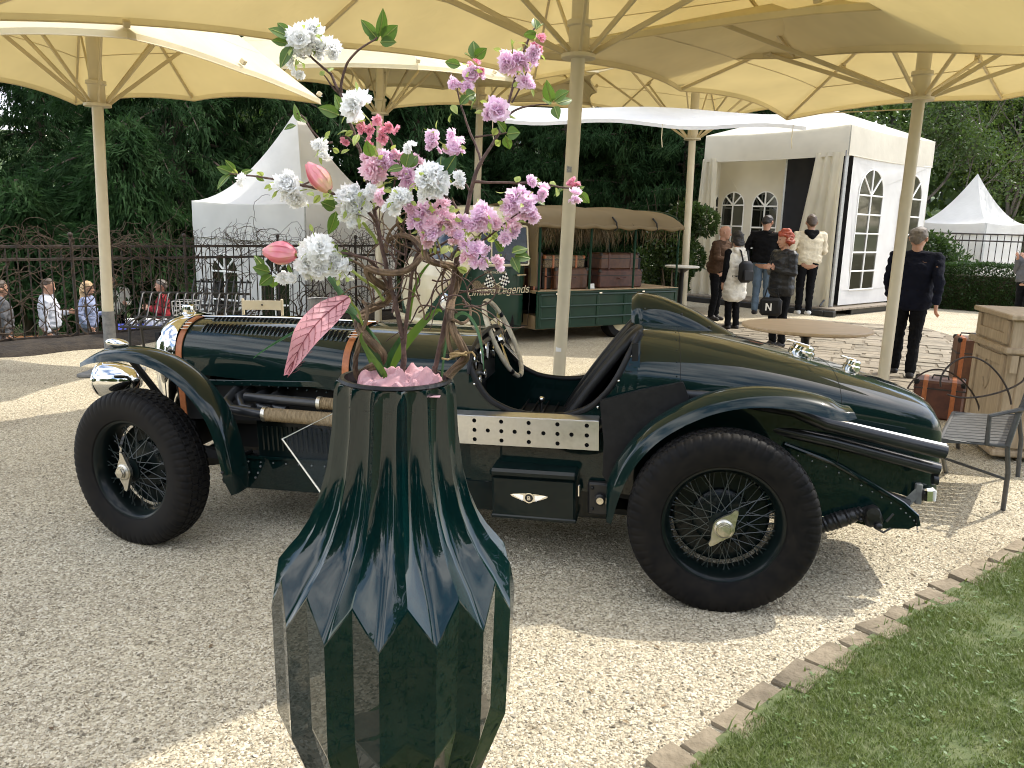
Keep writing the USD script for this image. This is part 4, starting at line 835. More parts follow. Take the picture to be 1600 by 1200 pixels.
mb = MB(); mb.rev([(.045, -.02), (.045, 0), (.03, .02), (0, .022)], sc_ - sax * .02, np.stack([su, np.cross(sax, su), sax], 1), n=20); part('boss', mb, 'chrome', sw)
mb = MB(); mb.tube([sc_ - sax * .02, sc_ - sax * .5], .018, 10); part('column', mb, 'black_metal', sw)
mb = MB(); mb.tube([(1.0, .0, .5), (.98, -.01, .74)], .007, 6); mb.sph((.98, -.01, .75), .02, sub=1); part('gear_lever', mb, 'chrome', car)
# fenders
def fender(prof, y0, y1, crown, name, mt='paint_green', n=44, lip=.02, y0s=None):
    p = np.array(prof, float); d = np.r_[0, np.cumsum(np.linalg.norm(np.diff(p, axis=0), axis=1))]; cs_ = CubicSpline(d, p); s = np.linspace(0, d[-1], n); P = cs_(s); T = cs_(s, 1); T /= np.linalg.norm(T, axis=1, keepdims=True); N = np.stack([T[:, 1], -T[:, 0]], -1)
    N *= np.sign((N @ np.array([0, 1.0])).sum() or 1); G = []; m = 15
    for i in range(n):
        tp = min(1, (.18 + .82 * min(1, s[i] / .16)) , 1); tpe = min(1, .3 + .7 * min(1, (d[-1] - s[i]) / .10)); k_ = min(tp, tpe); row = []; u = np.linspace(-1, 1, m); yc, hw = (y0 + y1) / 2, (y1 - y0) / 2 * (.55 + .45 * k_)
        for a in u:
            o = crown * (1 - abs(a) ** 2.4) * k_; row.append([P[i, 0] + N[i, 0] * (o - lip * (abs(a) > .99)), yc + hw * a, P[i, 1] + N[i, 1] * (o - lip * (abs(a) > .99))])
        for a in u[::-1][1:-1]:
            o = crown * (1 - abs(a) ** 2.4) * k_ - .008; row.append([P[i, 0] + N[i, 0] * o, yc + (hw - .006) * a, P[i, 1] + N[i, 1] * o])
        G.append(row)
    mb = MB(); mb.loft(G); return part(name, mb, mt, car, smooth=50)
FF = [(3.50, 1.035), (3.40, 1.062), (3.28, 1.078), (3.12, 1.078), (2.98, 1.045), (2.84, .965), (2.74, .865), (2.665, .745), (2.625, .62), (2.60, .48), (2.575, .335)]
RF = [(.555, .335), (.525, .46), (.49, .56), (.425, .675), (.33, .78), (.21, .862), (.07, .925), (-.09, .955), (-.25, .950), (-.36, .928), (-.44, .908), (-.50, .915)]
ff = fender(FF, .585, .80, .045, 'front_fender'); fender(RF, .56, .805, .05, 'rear_fender'); fender(FF, -.80, -.585, .045, 'front_fender'); fender(RF, -.805, -.56, .05, 'rear_fender')
mb = MB(); q = cl(183, 537, .69); mb.sph(q + [-.0, 0, .004], (.075, .034, .027), RY(-.10)); mb.tube([q - [0, 0, .02], q - [0, 0, .06]], .014, 8); part('side_lamp', mb, 'chrome', ff, smooth=60)
mb = MB(); mb.tube([(3.30, .62, 1.08), (3.16, .38, .60)], .02, 8); mb.tube([(2.80, .62, .93), (2.9, .34, .5)], .016, 8); mb.tube([(2.66, .70, .50), (2.72, .34, .44)], .014, 8); mb.sph((2.615, .80, .47), .01, sub=1); part('fender_stay', mb, 'black_metal', car)
# headlamps
for y in (.45, -.45):
    c = cl(163, 592, .45) * [1, 0, 1] + [0, y, 0]; a = np.linspace(0, 1, 14); prof = [(.0, .035), (.06, .032), (.095, .012), (.108, 0), (.112, -.014), (.106, -.022)] + [(.106 * math.sqrt(max(0, 1 - t_ ** 2)) ** .8, -.022 - .24 * t_) for t_ in a[1:]]
    R = RY(pi / 2) @ RX(0); mb = MB(); mb.rev(prof[3:], c, R, n=40); hl_ = part('headlamp', mb, 'chrome', car, smooth=50)
    mb = MB(); mb.rev(prof[:4], c, R, n=32); part('lens', mb, 'chrome', hl_, smooth=60); mb = MB(); mb.tube([c - [.1, 0, .1], c - [.16, y * .2, .35]], .018, 8); part('lamp_stand', mb, 'black_metal', hl_)
# exhaust and side
mb = MB()
for x in (2.74, 2.62, 2.52): mb.tube([(x, .22, .80), (x - .01, .40, .79), (x - .07, .46, .745), (x - .14, .47, .74)], .026, 10)
mb.tube([(2.79, .30, .82), (2.78, .46, .77), (2.72, .50, .74), (2.50, .505, .722)], .03, 12); mb.tube([(2.66, .44, .80), (2.17, .47, .79)], .028, 12); ex = part('exhaust_manifold', mb, 'pipe_black', car, smooth=50)
for p, q, r0 in (((2.50, .505, .722), (1.7, .515, .70), .038), ((2.17, .47, .79), (1.7, .48, .782), .033)):
    mb = MB(); s = np.linspace(0, 1, 160); mb.tube(np.array(p) + s[:, None] * (np.array(q) - p), r0 + .0018 * np.sin(s * 400), 14); part('heat_wrap', mb, 'heat_wrap', ex, smooth=60)
    mb = MB(); mb.tube([np.array(p) + [.01, 0, 0], np.array(p) - [.012, 0, 0]], r0 + .006, 14); part('clamp', mb, 'nickel', ex)
mb = MB(); mb.box((2.45, 0, .72), (1.15, .46, .3), bev=.03); mb.box((2.5, 0, .5), (1.1, .3, .25), bev=.03); part('engine', mb, 'underbody', car)
mb = MB(); mb.box((2.26, .44, .555), (.68, .012, .22), bev=.003); sp = part('side_louvre_panel', mb, 'paint_dark', car)
for k in range(20):
    mb = MB(); mb.box((2.56 - k * .031, .449, .565), (.009, .012, .14), RZ(.5)); part('slat', mb, 'paint_dark', sp)
mb = MB(); mb.box((2.3, .462, .355), (.95, .014, .19), bev=.004); mb.box((2.3, .468, .452), (.95, .02, .012)); vl = part('side_valance', mb, 'paint_green', car)
mb = MB()
for k in range(12): mb.sph((2.74 - k * .082, .474, .425), .005, sub=1)
for x, z in ((2.70, .40), (2.66, .36), (2.62, .33), (2.58, .40), (2.6, .36)): mb.sph((x, .474, z), .007, sub=1)
part('rivet', mb, 'grey_steel', vl)
mb = MB(); mb.box((1.28, .497, .335), (1.45, .014, .16), bev=.004); mb.box((1.5, 0, .26), (2.6, .8, .03)); part('sill_panel', mb, 'paint_dark', car)
for y in (.36, -.36):
    mb = MB(); mb.tube([(3.62, y, .46), (3.3, y, .44), (2.4, y, .36), (.6, y, .36), (.25, y, .46), (0, y, .60), (-.4, y, .52), (-.85, y, .38)], .05, 6); part('chassis_rail', mb, 'black_metal', car)
mb = MB(); mb.tube([(3.2, -.66, .40), (3.2, -.3, .34), (3.2, .3, .34), (3.2, .66, .40)], .032, 8); mb.tube([(3.62, .34, .44), (3.2, .35, .33), (2.75, .34, .40)], .022, 6); mb.tube([(3.62, -.34, .44), (3.2, -.35, .33), (2.75, -.34, .40)], .022, 6); mb.tube([(2.78, .55, .33), (2.72, .36, .33)], .02, 6); part('front_axle', mb, 'black_metal', car)
mb = MB(); mb.tube([(0, -.62, .42), (0, .62, .42)], .05, 10); mb.sph((0, 0, .42), .15); mb.tube([(.55, .42, .38), (0, .44, .33), (-.62, .42, .40)], .03, 6); mb.tube([(.55, -.42, .38), (0, -.44, .33), (-.62, -.42, .40)], .03, 6); part('rear_axle', mb, 'black_metal', car)
# drilled aluminium step plate
q0, q1, q2, q3 = cl(731, 648, .57), cl(936, 658, .57), cl(936, 704, .57), cl(731, 692, .57); x0, x1 = q1[0], q0[0] + .12; z1, z0 = q1[2] + .0, q2[2]
pl = sbox(x0, z0, x1, z1)
for k, px in enumerate((741, 783, 826, 871, 917)):
    for f_ in (.17, .5, .83): pl = pl.difference(Point(cl(px, 650 + .03 * (px - 735), .57)[0], z0 + (z1 - z0) * f_).buffer(.011))
for px in (762, 804, 849, 893): pl = pl.difference(Point(cl(px, 655, .57)[0], z0 + (z1 - z0) * .5).buffer(.011))
mb = MB(); mb.prism(pl, .004, R=np.array([[1., 0, 0], [0, 0, 1], [0, 1, 0]]), T=(0, .572, 0)); mb.box(((x0 + x1) / 2, .545, z1 + .004), (x1 - x0, .06, .008), RX(-.25), bev=.003); st = part('step_plate', mb, 'aluminium', car, smooth=20)
mb = MB(); mb.box(((x0 + x1) / 2, .555, (z0 + z1) / 2), (x1 - x0 - .01, .006, z1 - z0 - .01)); part('backing', mb, 'louvre_black', st)
# tool box with winged badge
a, b = cl(769, 800, .62), cl(899, 812, .62); zt = .487; x0, x1, z0 = b[0], a[0], .262
mb = MB(); mb.box(((x0 + x1) / 2, .505, (z0 + zt) / 2), (x1 - x0, .23, zt - z0), bev=.012); tb = part('tool_box', mb, 'paint_dark', car)
mb = MB(); mb.box(((x0 + x1) / 2, .505, zt + .018), (x1 - x0 + .02, .25, .045), bev=.014); mb.box(((x0 + x1) / 2, .505, z0 + .012), (x1 - x0 + .012, .242, .02), bev=.006); part('lid', mb, 'paint_dark', tb)
wing = [(0, .017), (-.02, .021), (-.05, .019), (-.078, .016), (-.095, .012), (-.088, .005), (-.075, .0), (-.06, -.006), (-.04, -.012), (-.022, -.018), (0, -.015)]
wp = Polygon(wing + [(-x, z) for x, z in wing[::-1]]).buffer(.0015); bc = np.array([(x0 + x1) / 2 + .02, .622, .383]); Rb = np.array([[-1., 0, 0], [0, 0, 1], [0, 1, 0]]).T
Rb = np.stack([[-1., 0, 0], [0, 0, 1.], [0, 1., 0]], 1); mb = MB(); mb.prism(wp, .004, R=Rb, T=bc); mb.prism(Point(0, 0).buffer(.027).difference(Point(0, 0).buffer(.021)), .008, R=Rb, T=bc)
for k in range(6):
    for s in (1, -1): mb.tube([bc + Rb @ [s * .03, .012 - k * .005, .002], bc + Rb @ [s * (.086 - k * .009), .013 - k * .0055, .002]], .0013, 4)
bd = part('winged_badge', mb, 'chrome', tb)
mb = MB(); mb.prism(Point(0, 0).buffer(.021), .005, R=Rb, T=bc + [0, .001, 0]); part('badge_disc', mb, 'black_metal', bd); mb = MB(); t_ = meshkit.text_mesh('B', .02, .002, bold=True); t_.apply_translation([-t_.bounds[:, 0].mean(), -.01, 0]); mb.tm(t_, Rb, bc + [0, .0036, 0]); part('letter', mb, 'chrome', bd)
mb = MB(); mb.box((x0 - .012, .56, .42), (.012, .03, .06), bev=.003); mb.tube([(x0 - .016, .56, .45), (x0 - .02, .565, .40)], .005, 6); part('latch', mb, 'chrome', tb)
mb = MB(); mb.box((.60, .54, .38), (.13, .05, .17), bev=.01)
for x, z in ((.56, .44), (.64, .44), (.56, .32), (.64, .33)): mb.sph((x, .567, z), .009, sub=1)
mb.rev([(.03, 0), (.03, .03), (.02, .035), (0, .035)], (.60, .56, .385), RX(-pi / 2), n=16); sh = part('shock_absorber', mb, 'black_metal', car); mb = MB(); mb.rev([(.018, .034), (.018, .042), (0, .043)], (.60, .56, .385), RX(-pi / 2), n=12); part('bolt', mb, 'nickel', sh)
# black leather pad between body and rear fender
pts = [cl(*p, .57)[[0, 2]] for p in ((940, 628), (1000, 612), (1066, 600), (1074, 622), (1068, 645), (1030, 668), (1000, 690), (975, 722), (955, 760), (944, 740), (946, 690))]
mb = MB(); mb.prism(Polygon(pts).buffer(.008), .035, R=np.array([[1., 0, 0], [0, 0, 1], [0, 1, 0]]), T=(0, .565, 0)); part('leather_pad', mb, 'leather_black', car, smooth=20)
mb = MB(); mb.tube([cl(1010, 720, .5), cl(960, 735, .55)], .006, 5); part('cable', mb, 'grey_steel', car)
# tail pipe, chrome strip, frame plate, lamp
a, b = cl(1290, 650, .50), cl(1477, 694, .46)
mb = MB(); mb.tube([(.62, .50, .74), (.35, .50, .93), (0, .49, .91), (-.30, .49, .865), a - [0, 0, .035], b - [0, 0, .035]], .036, 14); pp = part('exhaust_pipe', mb, 'pipe_black', car, smooth=60)
mb = MB(); mb.tube([a + [.02, .012, -.004], (a * .8 + b * .2) + [0, .012, -.009], b + [0, .012, -.004]], [.006, .009, .009], 8); part('pipe_trim', mb, 'chrome', pp)
a, b = cl(1300, 690, .46), cl(1466, 733, .42); mb = MB(); mb.tube([(-.1, .45, .78), a, b], .03, 12); mb.tube([b + [.02, 0, -.05], b - [.0, 0, .05]], .028, 8); p2 = part('exhaust_pipe', mb, 'pipe_black', car, smooth=60); mb = MB(); mb.rev([(.03, 0), (.012, .012), (0, .014)], b, RY(-pi / 2), n=14); part('pipe_tip', mb, 'nickel', p2)
fpl = [cl(*p, .47)[[0, 2]] for p in ((1120, 700), (1180, 688), (1225, 693), (1300, 722), (1360, 756), (1410, 786), (1432, 806), (1434, 820), (1420, 826), (1370, 825), (1320, 812), (1250, 800), (1120, 790))]
mb = MB(); mb.prism(Polygon(fpl), .02, R=np.array([[1., 0, 0], [0, 0, 1], [0, 1, 0]]), T=(0, .465, 0)); pts = [np.array([p[0], .476, p[1]]) for p in fpl[2:8]]; mb.tube(pts, .011, 8); fq = part('frame_plate', mb, 'paint_green', car, smooth=25)
mb = MB()
for k in range(18):
    s = k / 17 * (len(pts) - 1); i = min(int(s), len(pts) - 2); mb.sph(pts[i] * (1 - s + i) + pts[i + 1] * (s - i) + [0, .004, -.03], .004, sub=1)
part('rivet', mb, 'grey_steel', fq)
mb = MB(); mb.prism(Polygon([(p[0], p[1]) for p in fpl]).buffer(-.01), .02, R=np.array([[1., 0, 0], [0, 0, 1], [0, 1, 0]]), T=(0, -.465, 0)); part('frame_plate', mb, 'paint_green', car, smooth=25)
a, b = cl(1280, 822, .5), cl(1348, 800, .5); mb = MB(); s = np.linspace(0, 1, 24); mb.tube(a + s[:, None] * (b - a), .033 + .006 * np.sin(s * 4) + .003 * np.sin(s * 60), 10); mb.box(cl(1362, 806, .5), (.08, .07, .09), RY(.4), bev=.015); mb.rev([(.03, 0), (.03, .03), (0, .034)], cl(1362, 800, .53), RX(-pi / 2), n=12); mb.tube([cl(1385, 815, .52), cl(1396, 803, .52)], .006, 5); mb.tube([cl(1368, 825, .52), cl(1380, 832, .52), cl(1392, 825, .52)], .005, 5)
mb.sph(cl(1345, 812, .53), .012, sub=1); mb.sph(cl(1372, 822, .54), .02, sub=1); part('rear_damper', mb, 'black_metal', car, smooth=40)
q = cl(1449, 772, .33); mb = MB(); mb.box(q, (.045, .07, .075), RY(.05), bev=.012); rl = part('tail_lamp', mb, 'chrome', car); mb = MB(); mb.box(q - [.026, 0, 0], (.012, .055, .06), bev=.006); part('lens', mb, 'white_paint', rl)
mb = MB(); mb.add([cl(1409, 783, .36), cl(1432, 762, .36), cl(1432, 780, .36), cl(1422, 790, .36)], [[0, 1, 2, 3]]); mb.box(q + [.04, 0, 0], (.03, .03, .10), bev=.004); part('lamp_bracket', mb, 'grey_steel', rl)
# wheels
def wheel(x, y, sd, spin, fine, R0=.420, steer=0.0):
    """sd = +1 for the car's left side: outer face towards +y"""
    c = np.array([x, y, R0 - .014]); Rw = np.stack([[1., 0, 0], [0, 0, -1. * sd], [0, 1. * sd, 0]], 1); Rw = np.stack([[1., 0, 0], np.cross([0, sd, 0], [1., 0, 0]), [0, sd, 0]], 1); Rw = RZ(steer) @ Rw
    k = R0 / .415
    mb = MB(); mb.rev([(r * k, z) for r, z in ((.232, -.062), (.25, -.066), (.272, -.066), (.274, -.058), (.252, -.05), (.238, -.03), (.234, .0), (.238, .03), (.252, .05), (.268, .056), (.276, .066), (.270, .072), (.256, .070), (.246, .060), (.232, .036), (.226, .01), (.226, -.03), (.232, -.062))], c, Rw, n=72); w = part('wheel', mb, 'rim_paint', car, smooth=40)
    n = 384 if fine else 128; pr = np.array([(.256, -.062), (.268, -.078), (.29, -.086), (.32, -.092), (.345, -.094), (.368, -.092), (.385, -.087), (.398, -.079), (.4065, -.068), (.411, -.055), (.4125, -.050), (.413, -.046), (.4145, -.03), (.415, -.018), (.4152, -.014), (.4152, -.010), (.4152, 0), (.4152, .010), (.4152, .014), (.415, .018), (.4145, .03), (.413, .046), (.4125, .050), (.411, .055), (.4065, .068), (.398, .079), (.385, .087), (.368, .092), (.345, .094), (.32, .092), (.29, .086), (.268, .078), (.256, .062)]) * [k, 1]
    th = np.arange(n) / n * 2 * pi; G = np.repeat(pr[:, None], n, 1)
    if fine:
        ph = (np.arange(n) % 6); inner = np.abs(pr[:, 1]) < .0695; row = np.where(np.abs(pr[:, 1]) < .014, 0, np.where(np.abs(pr[:, 1]) < .05, 3, 0))
        dep = np.where(pr[:, 0] > .380 * k, .006, 0.0); G[..., 0] -= dep[:, None] * (((ph[None] + row[:, None]) % 6) == 0)
        cg = np.isin(np.round(np.abs(pr[:, 1]), 4), (.014, .05)); G[cg, :, 0] -= .007
        shd = (np.abs(pr[:, 1]) > .078) & (pr[:, 0] > .36 * k) & (pr[:, 0] < .40 * k); G[shd, :, 0] -= .0
        lug = (np.abs(pr[:, 1]) > .085) & (pr[:, 0] > .36 * k); G[lug, :, 1] *= 1 - .022 * ((ph == 0) | (ph == 1))[None]
    V = np.stack([G[..., 0] * np.cos(th), G[..., 0] * np.sin(th), G[..., 1]], -1); V = V @ Rw.T + c; mb = MB(); mb.grid(V, closed_v=True); part('tyre', mb, 'rubber', w, smooth=32)
    mb = MB(); mb.rev([(.0, -.06), (.20, -.06), (.215, -.065), (.215, -.14), (.10, -.145)], c, Rw, n=40); mb.rev([(.0, -.02), (.10, -.022), (.13, -.04), (.132, -.05)], c, Rw, n=36); mb.rev([(.07, -.055), (.078, -.05), (.078, -.04), (.06, -.03), (.048, .03), (.05, .05), (.062, .055), (.062, .066), (.04, .07), (.036, .10)], c, Rw, n=28); part('hub', mb, 'rim_paint', w, smooth=35)
    mb = MB(); ear = Point(0, 0).buffer(.047, 24); 
    for s in (1, -1): ear = ear.union(Polygon([(-.040 , s * .015), (-.02, s * .058), (-.008, s * .088), (.0, s * .098), (.008, s * .094), (.012, s * .07), (.028, s * .045), (.042, s * .01)]).buffer(.003))
    ear = ear.buffer(-.004).buffer(.004); Rs = Rw @ RZ(spin); mb.prism(ear, .016, R=Rs, T=c + Rw @ [0, 0, .098]); mb.rev([(.042, .10), (.042, .112), (.034, .118), (.03, .118), (.028, .126), (0, .128)], c, Rs, n=24); mb.rev([(.026, .12), (.026, .135), (0, .137)], c, Rs, n=6); part('knock_off_nut', mb, 'nickel', w, smooth=25)
    ns = 60; m2 = MB()
    for i in range(ns):
        a = i / ns * 2 * pi; lay = i % 4; off = .42 * (1 if lay in (0, 3) else -1); h0 = np.array([math.cos(a + off * 1.8) * .056, math.sin(a + off * 1.8) * .056, .057 if lay < 2 else -.04]); r1 = np.array([math.cos(a) * .228 * k, math.sin(a) * .228 * k, .012 if lay < 2 else -.012]); p, q = c + Rw @ h0, c + Rw @ r1
        if fine: mb = MB(); mb.tube([p, q], .0021, 5, caps=False); mb.tube([q, q * .93 + p * .07], .0036, 5, caps=False); part('spoke', mb, 'spoke_paint', w, smooth=60)
        else: m2.tube([p, q], .0024, 4, caps=False)
    if not fine: part('spokes', m2, 'spoke_paint', w, kind='stuff')
CARMAP = False
XF = float(carmap(np.array([[3.215, 0, .42]]))[0, 0])
wheel(.035, .80, 1, -.55, True); wheel(XF - .01, .72, 1, .1, True, R0=.408, steer=-.24); wheel(.035, -.80, -1, .3, False); wheel(XF - .01, -.72, -1, .8, False, R0=.408, steer=-.24)
# ------------------------------------------------------------------ pickup truck: local x from its front to its rear, y away from the viewer, z up
mat('truck_green', (0.005, 0.024, 0.013), (0.006, 0.030, 0.016), rough=.4, spec=.2, scale=4, coat=.3, coat_ior=1.4, coat_roughness=.08)
mat('truck_cream', (0.50, 0.44, 0.29), (0.56, 0.50, 0.34), rough=.3, scale=4, coat=.6, coat_roughness=.08)
mat('straw', (0.10, 0.07, 0.035), (0.22, 0.16, 0.085), rough=.9, scale=40)
mat('dark_glass', (0.006, 0.007, 0.007), rough=.06, coat=.5)
mat('suitcase_brown', (0.060, 0.022, 0.009), (0.105, 0.042, 0.016), rough=.5, scale=14, bump=.25, bscale=120, bdist=.003)
mat('suitcase_red', (0.05, 0.015, 0.008), (0.09, 0.029, 0.014), rough=.5, scale=14, bump=.25, bscale=120, bdist=.003)
mat('suitcase_black', (0.012, 0.011, 0.010), (0.03, 0.027, 0.022), rough=.5, scale=14, bump=.2)
mat('wicker', (0.06, 0.042, 0.022), (0.20, 0.15, 0.085), rough=.8, scale=60, bump=.6)
mat('wood_light', (0.34, 0.24, 0.13), (0.44, 0.32, 0.19), rough=.45, scale=5, stretch=(1, 9, 1), bump=.1)
mat('wood_grey', (0.27, 0.20, 0.12), (0.38, 0.29, 0.185), rough=.7, scale=6, stretch=(6, 6, .7), bump=.25)
mat('lens_glass', (.75, .75, .72), rough=.12, metal=.6); mat('amber', (.5, .45, .4), rough=.2, metal=.3); mat('sign_white', (.72, .72, .68), rough=.5)
TO = np.array([-.87, 10.5, -.04]); TRZ = math.atan2(.54, .84); TX = np.array([.8412, .5407, 0]); TY = np.array([-.5407, .8412, 0])
def tl_(px, py, y=0.0):
    d = ray(px, py); t = ((TO + TY * y - EYE) @ TY) / (d @ TY); p = EYE + d * t - TO
    return np.array([p @ TX, y, p[2]])
tk = thing('pickup_truck', 'old green and cream pickup truck with a rolled tan canopy, loaded with old luggage', 'truck', TO, TRZ)
W_ = 1.72
def hring(z, x0, x1, w, p=4.0, n=160, fr_=.32):
    """horizontal ring: bulging front, square rear"""
    a = np.linspace(0, 2 * pi, n, endpoint=False); c, s = np.cos(a), np.sin(a); x = np.sign(c) * np.abs(c) ** (2 / p); y = np.sign(s) * np.abs(s) ** (2 / p)
    xx = (x0 + x1) / 2 - x * (x1 - x0) / 2; xx = np.where(x > 0, xx - .07 * (1 - (y) ** 2) * x, xx); return np.stack([xx, W_ / 2 + y * w / 2, np.full(n, z)], -1)
LV = [(.24, .06, 1.36, 1.60), (.30, .0, 1.37, 1.68), (.5, -.03, 1.375, 1.71), (.8, -.03, 1.375, 1.72), (1.0, -.01, 1.375, 1.72), (1.13, .03, 1.375, 1.71), (1.145, .045, 1.37, 1.69), (1.18, .06, 1.365, 1.66), (1.5, .20, 1.345, 1.60), (1.72, .31, 1.33, 1.55), (1.80, .35, 1.32, 1.52), (1.88, .43, 1.28, 1.40), (1.94, .58, 1.18, 1.15), (1.965, .80, 1.0, .7)]
zs = np.linspace(.24, 1.965, 170); LA = np.array(LV); G = np.array([hring(z, *[np.interp(z, LA[:, 0], LA[:, c]) for c in (1, 2, 3)], p=4.0 if z < 1.75 else 3.2) for z in zs])
mb = MB(); mb.loft(G); v, f = mb.done(); cen = v[f].mean(1)
# cream above the waist and in the V of the nose
vl_ = 1.135 - np.where(cen[:, 0] < .32, np.clip(1 - np.abs(cen[:, 1] - W_ / 2) / (W_ / 2) , 0, 1) ** .75 * .95, 0); cream = cen[:, 2] > vl_
for nm, sel, mt in (('cab', cream, 'truck_cream'), ('lower_cab', ~cream, 'truck_green')):
    u, inv = np.unique(f[sel], return_inverse=True); part(nm, (v[u], inv.reshape(-1, 3)), mt, tk, smooth=40)
def side_panel(poly, name, m, off=-.004, th=.008, parent=tk):
    mb = MB(); mb.prism(Polygon(poly), th, R=np.array([[1., 0, 0], [0, 0, 1], [0, 1, 0]]), T=(0, off, 0)); return part(name, mb, m, parent, smooth=20)
def on_cab(x, z):
    return W_ / 2 - np.interp(z, LA[:, 0], LA[:, 3]) / 2
dr = thing  # door outline, windows
wl = [(.42, 1.19), (1.24, 1.19), (1.23, 1.66), (.56, 1.66)]
mb = MB(); tri = trimesh.creation.triangulate_polygon(Polygon(wl).buffer(.03).segmentize(.1), engine='earcut'); vv = np.array([[x, on_cab(x, z) + .0 - .004, z] for x, z in tri[0]]); mb.add(vv, tri[1]); mb.add(vv, tri[1][:, ::-1]); dw = part('door_window', mb, 'dark_glass', tk, smooth=False)
mb = MB(); mb.tube([[x, on_cab(x, z) - .006, z] for x, z in list(Polygon(wl).buffer(.03).exterior.coords)[:-1]], .014, 6, closed=True); mb.tube([[.66, on_cab(0, 1.19) - .006, 1.19], [.68, on_cab(0, 1.66) - .006, 1.66]], .012, 6); part('window_frame', mb, 'truck_cream', dw)
do = [(.33, .34), (1.28, .30), (1.29, 1.12), (.33, 1.12)]; mb = MB(); mb.tube([[x, on_cab(x, z) - .001, z] for x, z in list(Polygon(do).segmentize(.1).exterior.coords)[:-1]], .005, 4, closed=True); part('door_seam', mb, 'louvre_black', tk)
mb = MB(); q = np.array([1.13, -.02, 1.02]); mb.tube([q + [-.08, 0, 0], q + [.07, 0, .005]], .011, 8); mb.tube([q + [-.04, .0, 0], q + [-.04, .04, 0]], .014, 8); part('door_handle', mb, 'chrome', tk)
mb = MB(); mb.tube([[.31, -.01, .42], [.31, -.02, .48]], .018, 8); mb.tube([[.31, -.01, .95], [.31, -.02, 1.0]], .018, 8); part('hinge', mb, 'truck_green', tk)
# screen and nose details on the front
for s in (1, -1):
    y0, y1 = W_ / 2 + s * .03, W_ / 2 + s * .68; G = []
    for i in range(9):
        z = 1.22 + .44 * i / 8; row = []
        for j in range(9):
            y = y0 + (y1 - y0) * j / 8; x0 = np.interp(z, LA[:, 0], LA[:, 1]); w = np.interp(z, LA[:, 0], LA[:, 3]); yy = (y - W_ / 2) / (w / 2); e = (1 - min(abs(yy), .999) ** 4.0) ** (1 / 4.0)
            x1 = np.interp(z, LA[:, 0], LA[:, 2]); xx = (x0 + x1) / 2 - e * (x1 - x0) / 2 - .07 * (1 - yy * yy) * e; row.append([xx - .006, y, z])
        G.append(row)
    mb = MB(); mb.grid(G); part('windscreen', mb, 'dark_glass', tk, smooth=50)
for yl, zl, r0, nm in ((.205, .66, .105, 'headlight'), (.20, .92, .062, 'indicator'), (W_ - .205, .66, .105, 'headlight'), (W_ - .20, .92, .062, 'indicator')):
    ny = -1 if yl < .8 else 1; R = np.stack([nrm([.55, -ny * 0 + ny * .84 * -1 * -1, 0]), [0, 0, 1], nrm([-.86, ny * .5, 0])], 1); zx = nrm([-.93, ny * .36, 0]); xx = nrm(np.cross([0, 0, 1], zx)); R = np.stack([xx, np.cross(zx, xx), zx], 1)
    c = np.array([.055 if r0 > .1 else .06, yl, zl]); mb = MB(); mb.rev([(r0 * .8, -.06), (r0 * 1.12, .0), (r0 * 1.12, .03), (r0, .04), (r0 * .96, .03)], c, R, n=28); h_ = part(nm, mb, 'chrome' if r0 > .1 else 'truck_cream', tk); mb = MB(); mb.rev([(r0 * .97, .03), (r0 * .7, .045), (0, .052)], c, R, n=24); part('lens', mb, 'lens_glass' if r0 > .1 else 'amber', h_, smooth=60)
mb = MB(); mb.tube([[.3, -.03, .36], [.06, .0, .36], [-.10, .25, .36], [-.16, W_ / 2, .36], [-.10, W_ - .25, .36], [.06, W_, .36]], .05, 8); part('bumper', mb, 'truck_cream', tk, smooth=60)
# load bed
sl0, sl1 = 1.41, 4.15
mb = MB(); mb.box(((sl0 + sl1) / 2, W_ / 2, .77), (sl1 - sl0, W_ - .04, .04)); mb.box(((sl0 + sl1) / 2, W_ / 2, .32), (sl1 - sl0 - .1, W_ - .2, .2)); part('load_bed', mb, 'wood_light', tk)
for y, nm in ((0.0, 'drop_side'), (W_, 'drop_side')):
    mb = MB(); mb.box(((sl0 + sl1) / 2, y, .50), (sl1 - sl0, .03, .52), bev=.006)
    for z in (.725, .56, .385): mb.tube([[sl0 + .06, y - .018, z], [sl1 - .06, y - .018, z]], .016, 6)
    for k in range(6): x = sl0 + .05 + k * (sl1 - sl0 - .1) / 5; mb.box((x, y - .012, .5), (.05, .03, .47), bev=.006)
    mb.box(((sl0 + sl1) / 2, y, .765), (sl1 - sl0, .055, .03), bev=.006); dp = part(nm, mb, 'truck_green', tk, smooth=35)
    mb = MB(); mb.box(((sl0 + sl1) / 2, y + .01, .79), (sl1 - sl0 - .02, .07, .012)); part('edge_strip', mb, 'wood_light', dp)
    for x in (1.75, 2.55, 3.4):
        mb = MB(); mb.box((x, y - .03, .745), (.05, .015, .02)); part('catch', mb, 'chrome', dp)
mb = MB(); mb.box((sl1, W_ / 2, .50), (.03, W_, .52), bev=.006); part('tail_gate', mb, 'truck_green', tk)
mb = MB(); mb.box((2.9, W_ - .05, .95), (2.2, .03, .35)); mb.box((3.8, W_ / 2 + .35, 1.0), (.5, .8, .44)); part('inner_board', mb, 'tent_dark', tk)
G = []
for i in range(34):
    u = i / 33; x = sl0 - .05 + (sl1 - sl0 + .06) * u; sag = .035 * math.sin(u * 3 * pi) ** 2; end = max(0, (u - .88) / .12) ** 2; row = []
    for j in range(25):
        a = pi * j / 24; y = W_ / 2 - math.cos(a) * (W_ / 2 + .04) * (1 if True else 1); z = 1.73 + (.29 - .20 * end) * abs(math.sin(a)) ** .55 - sag * math.sin(a) + .012 * math.sin(u * 40 + j * .5) * (abs(math.cos(a)) ** 3)
        row.append([x, y, z])
    G.append(row)
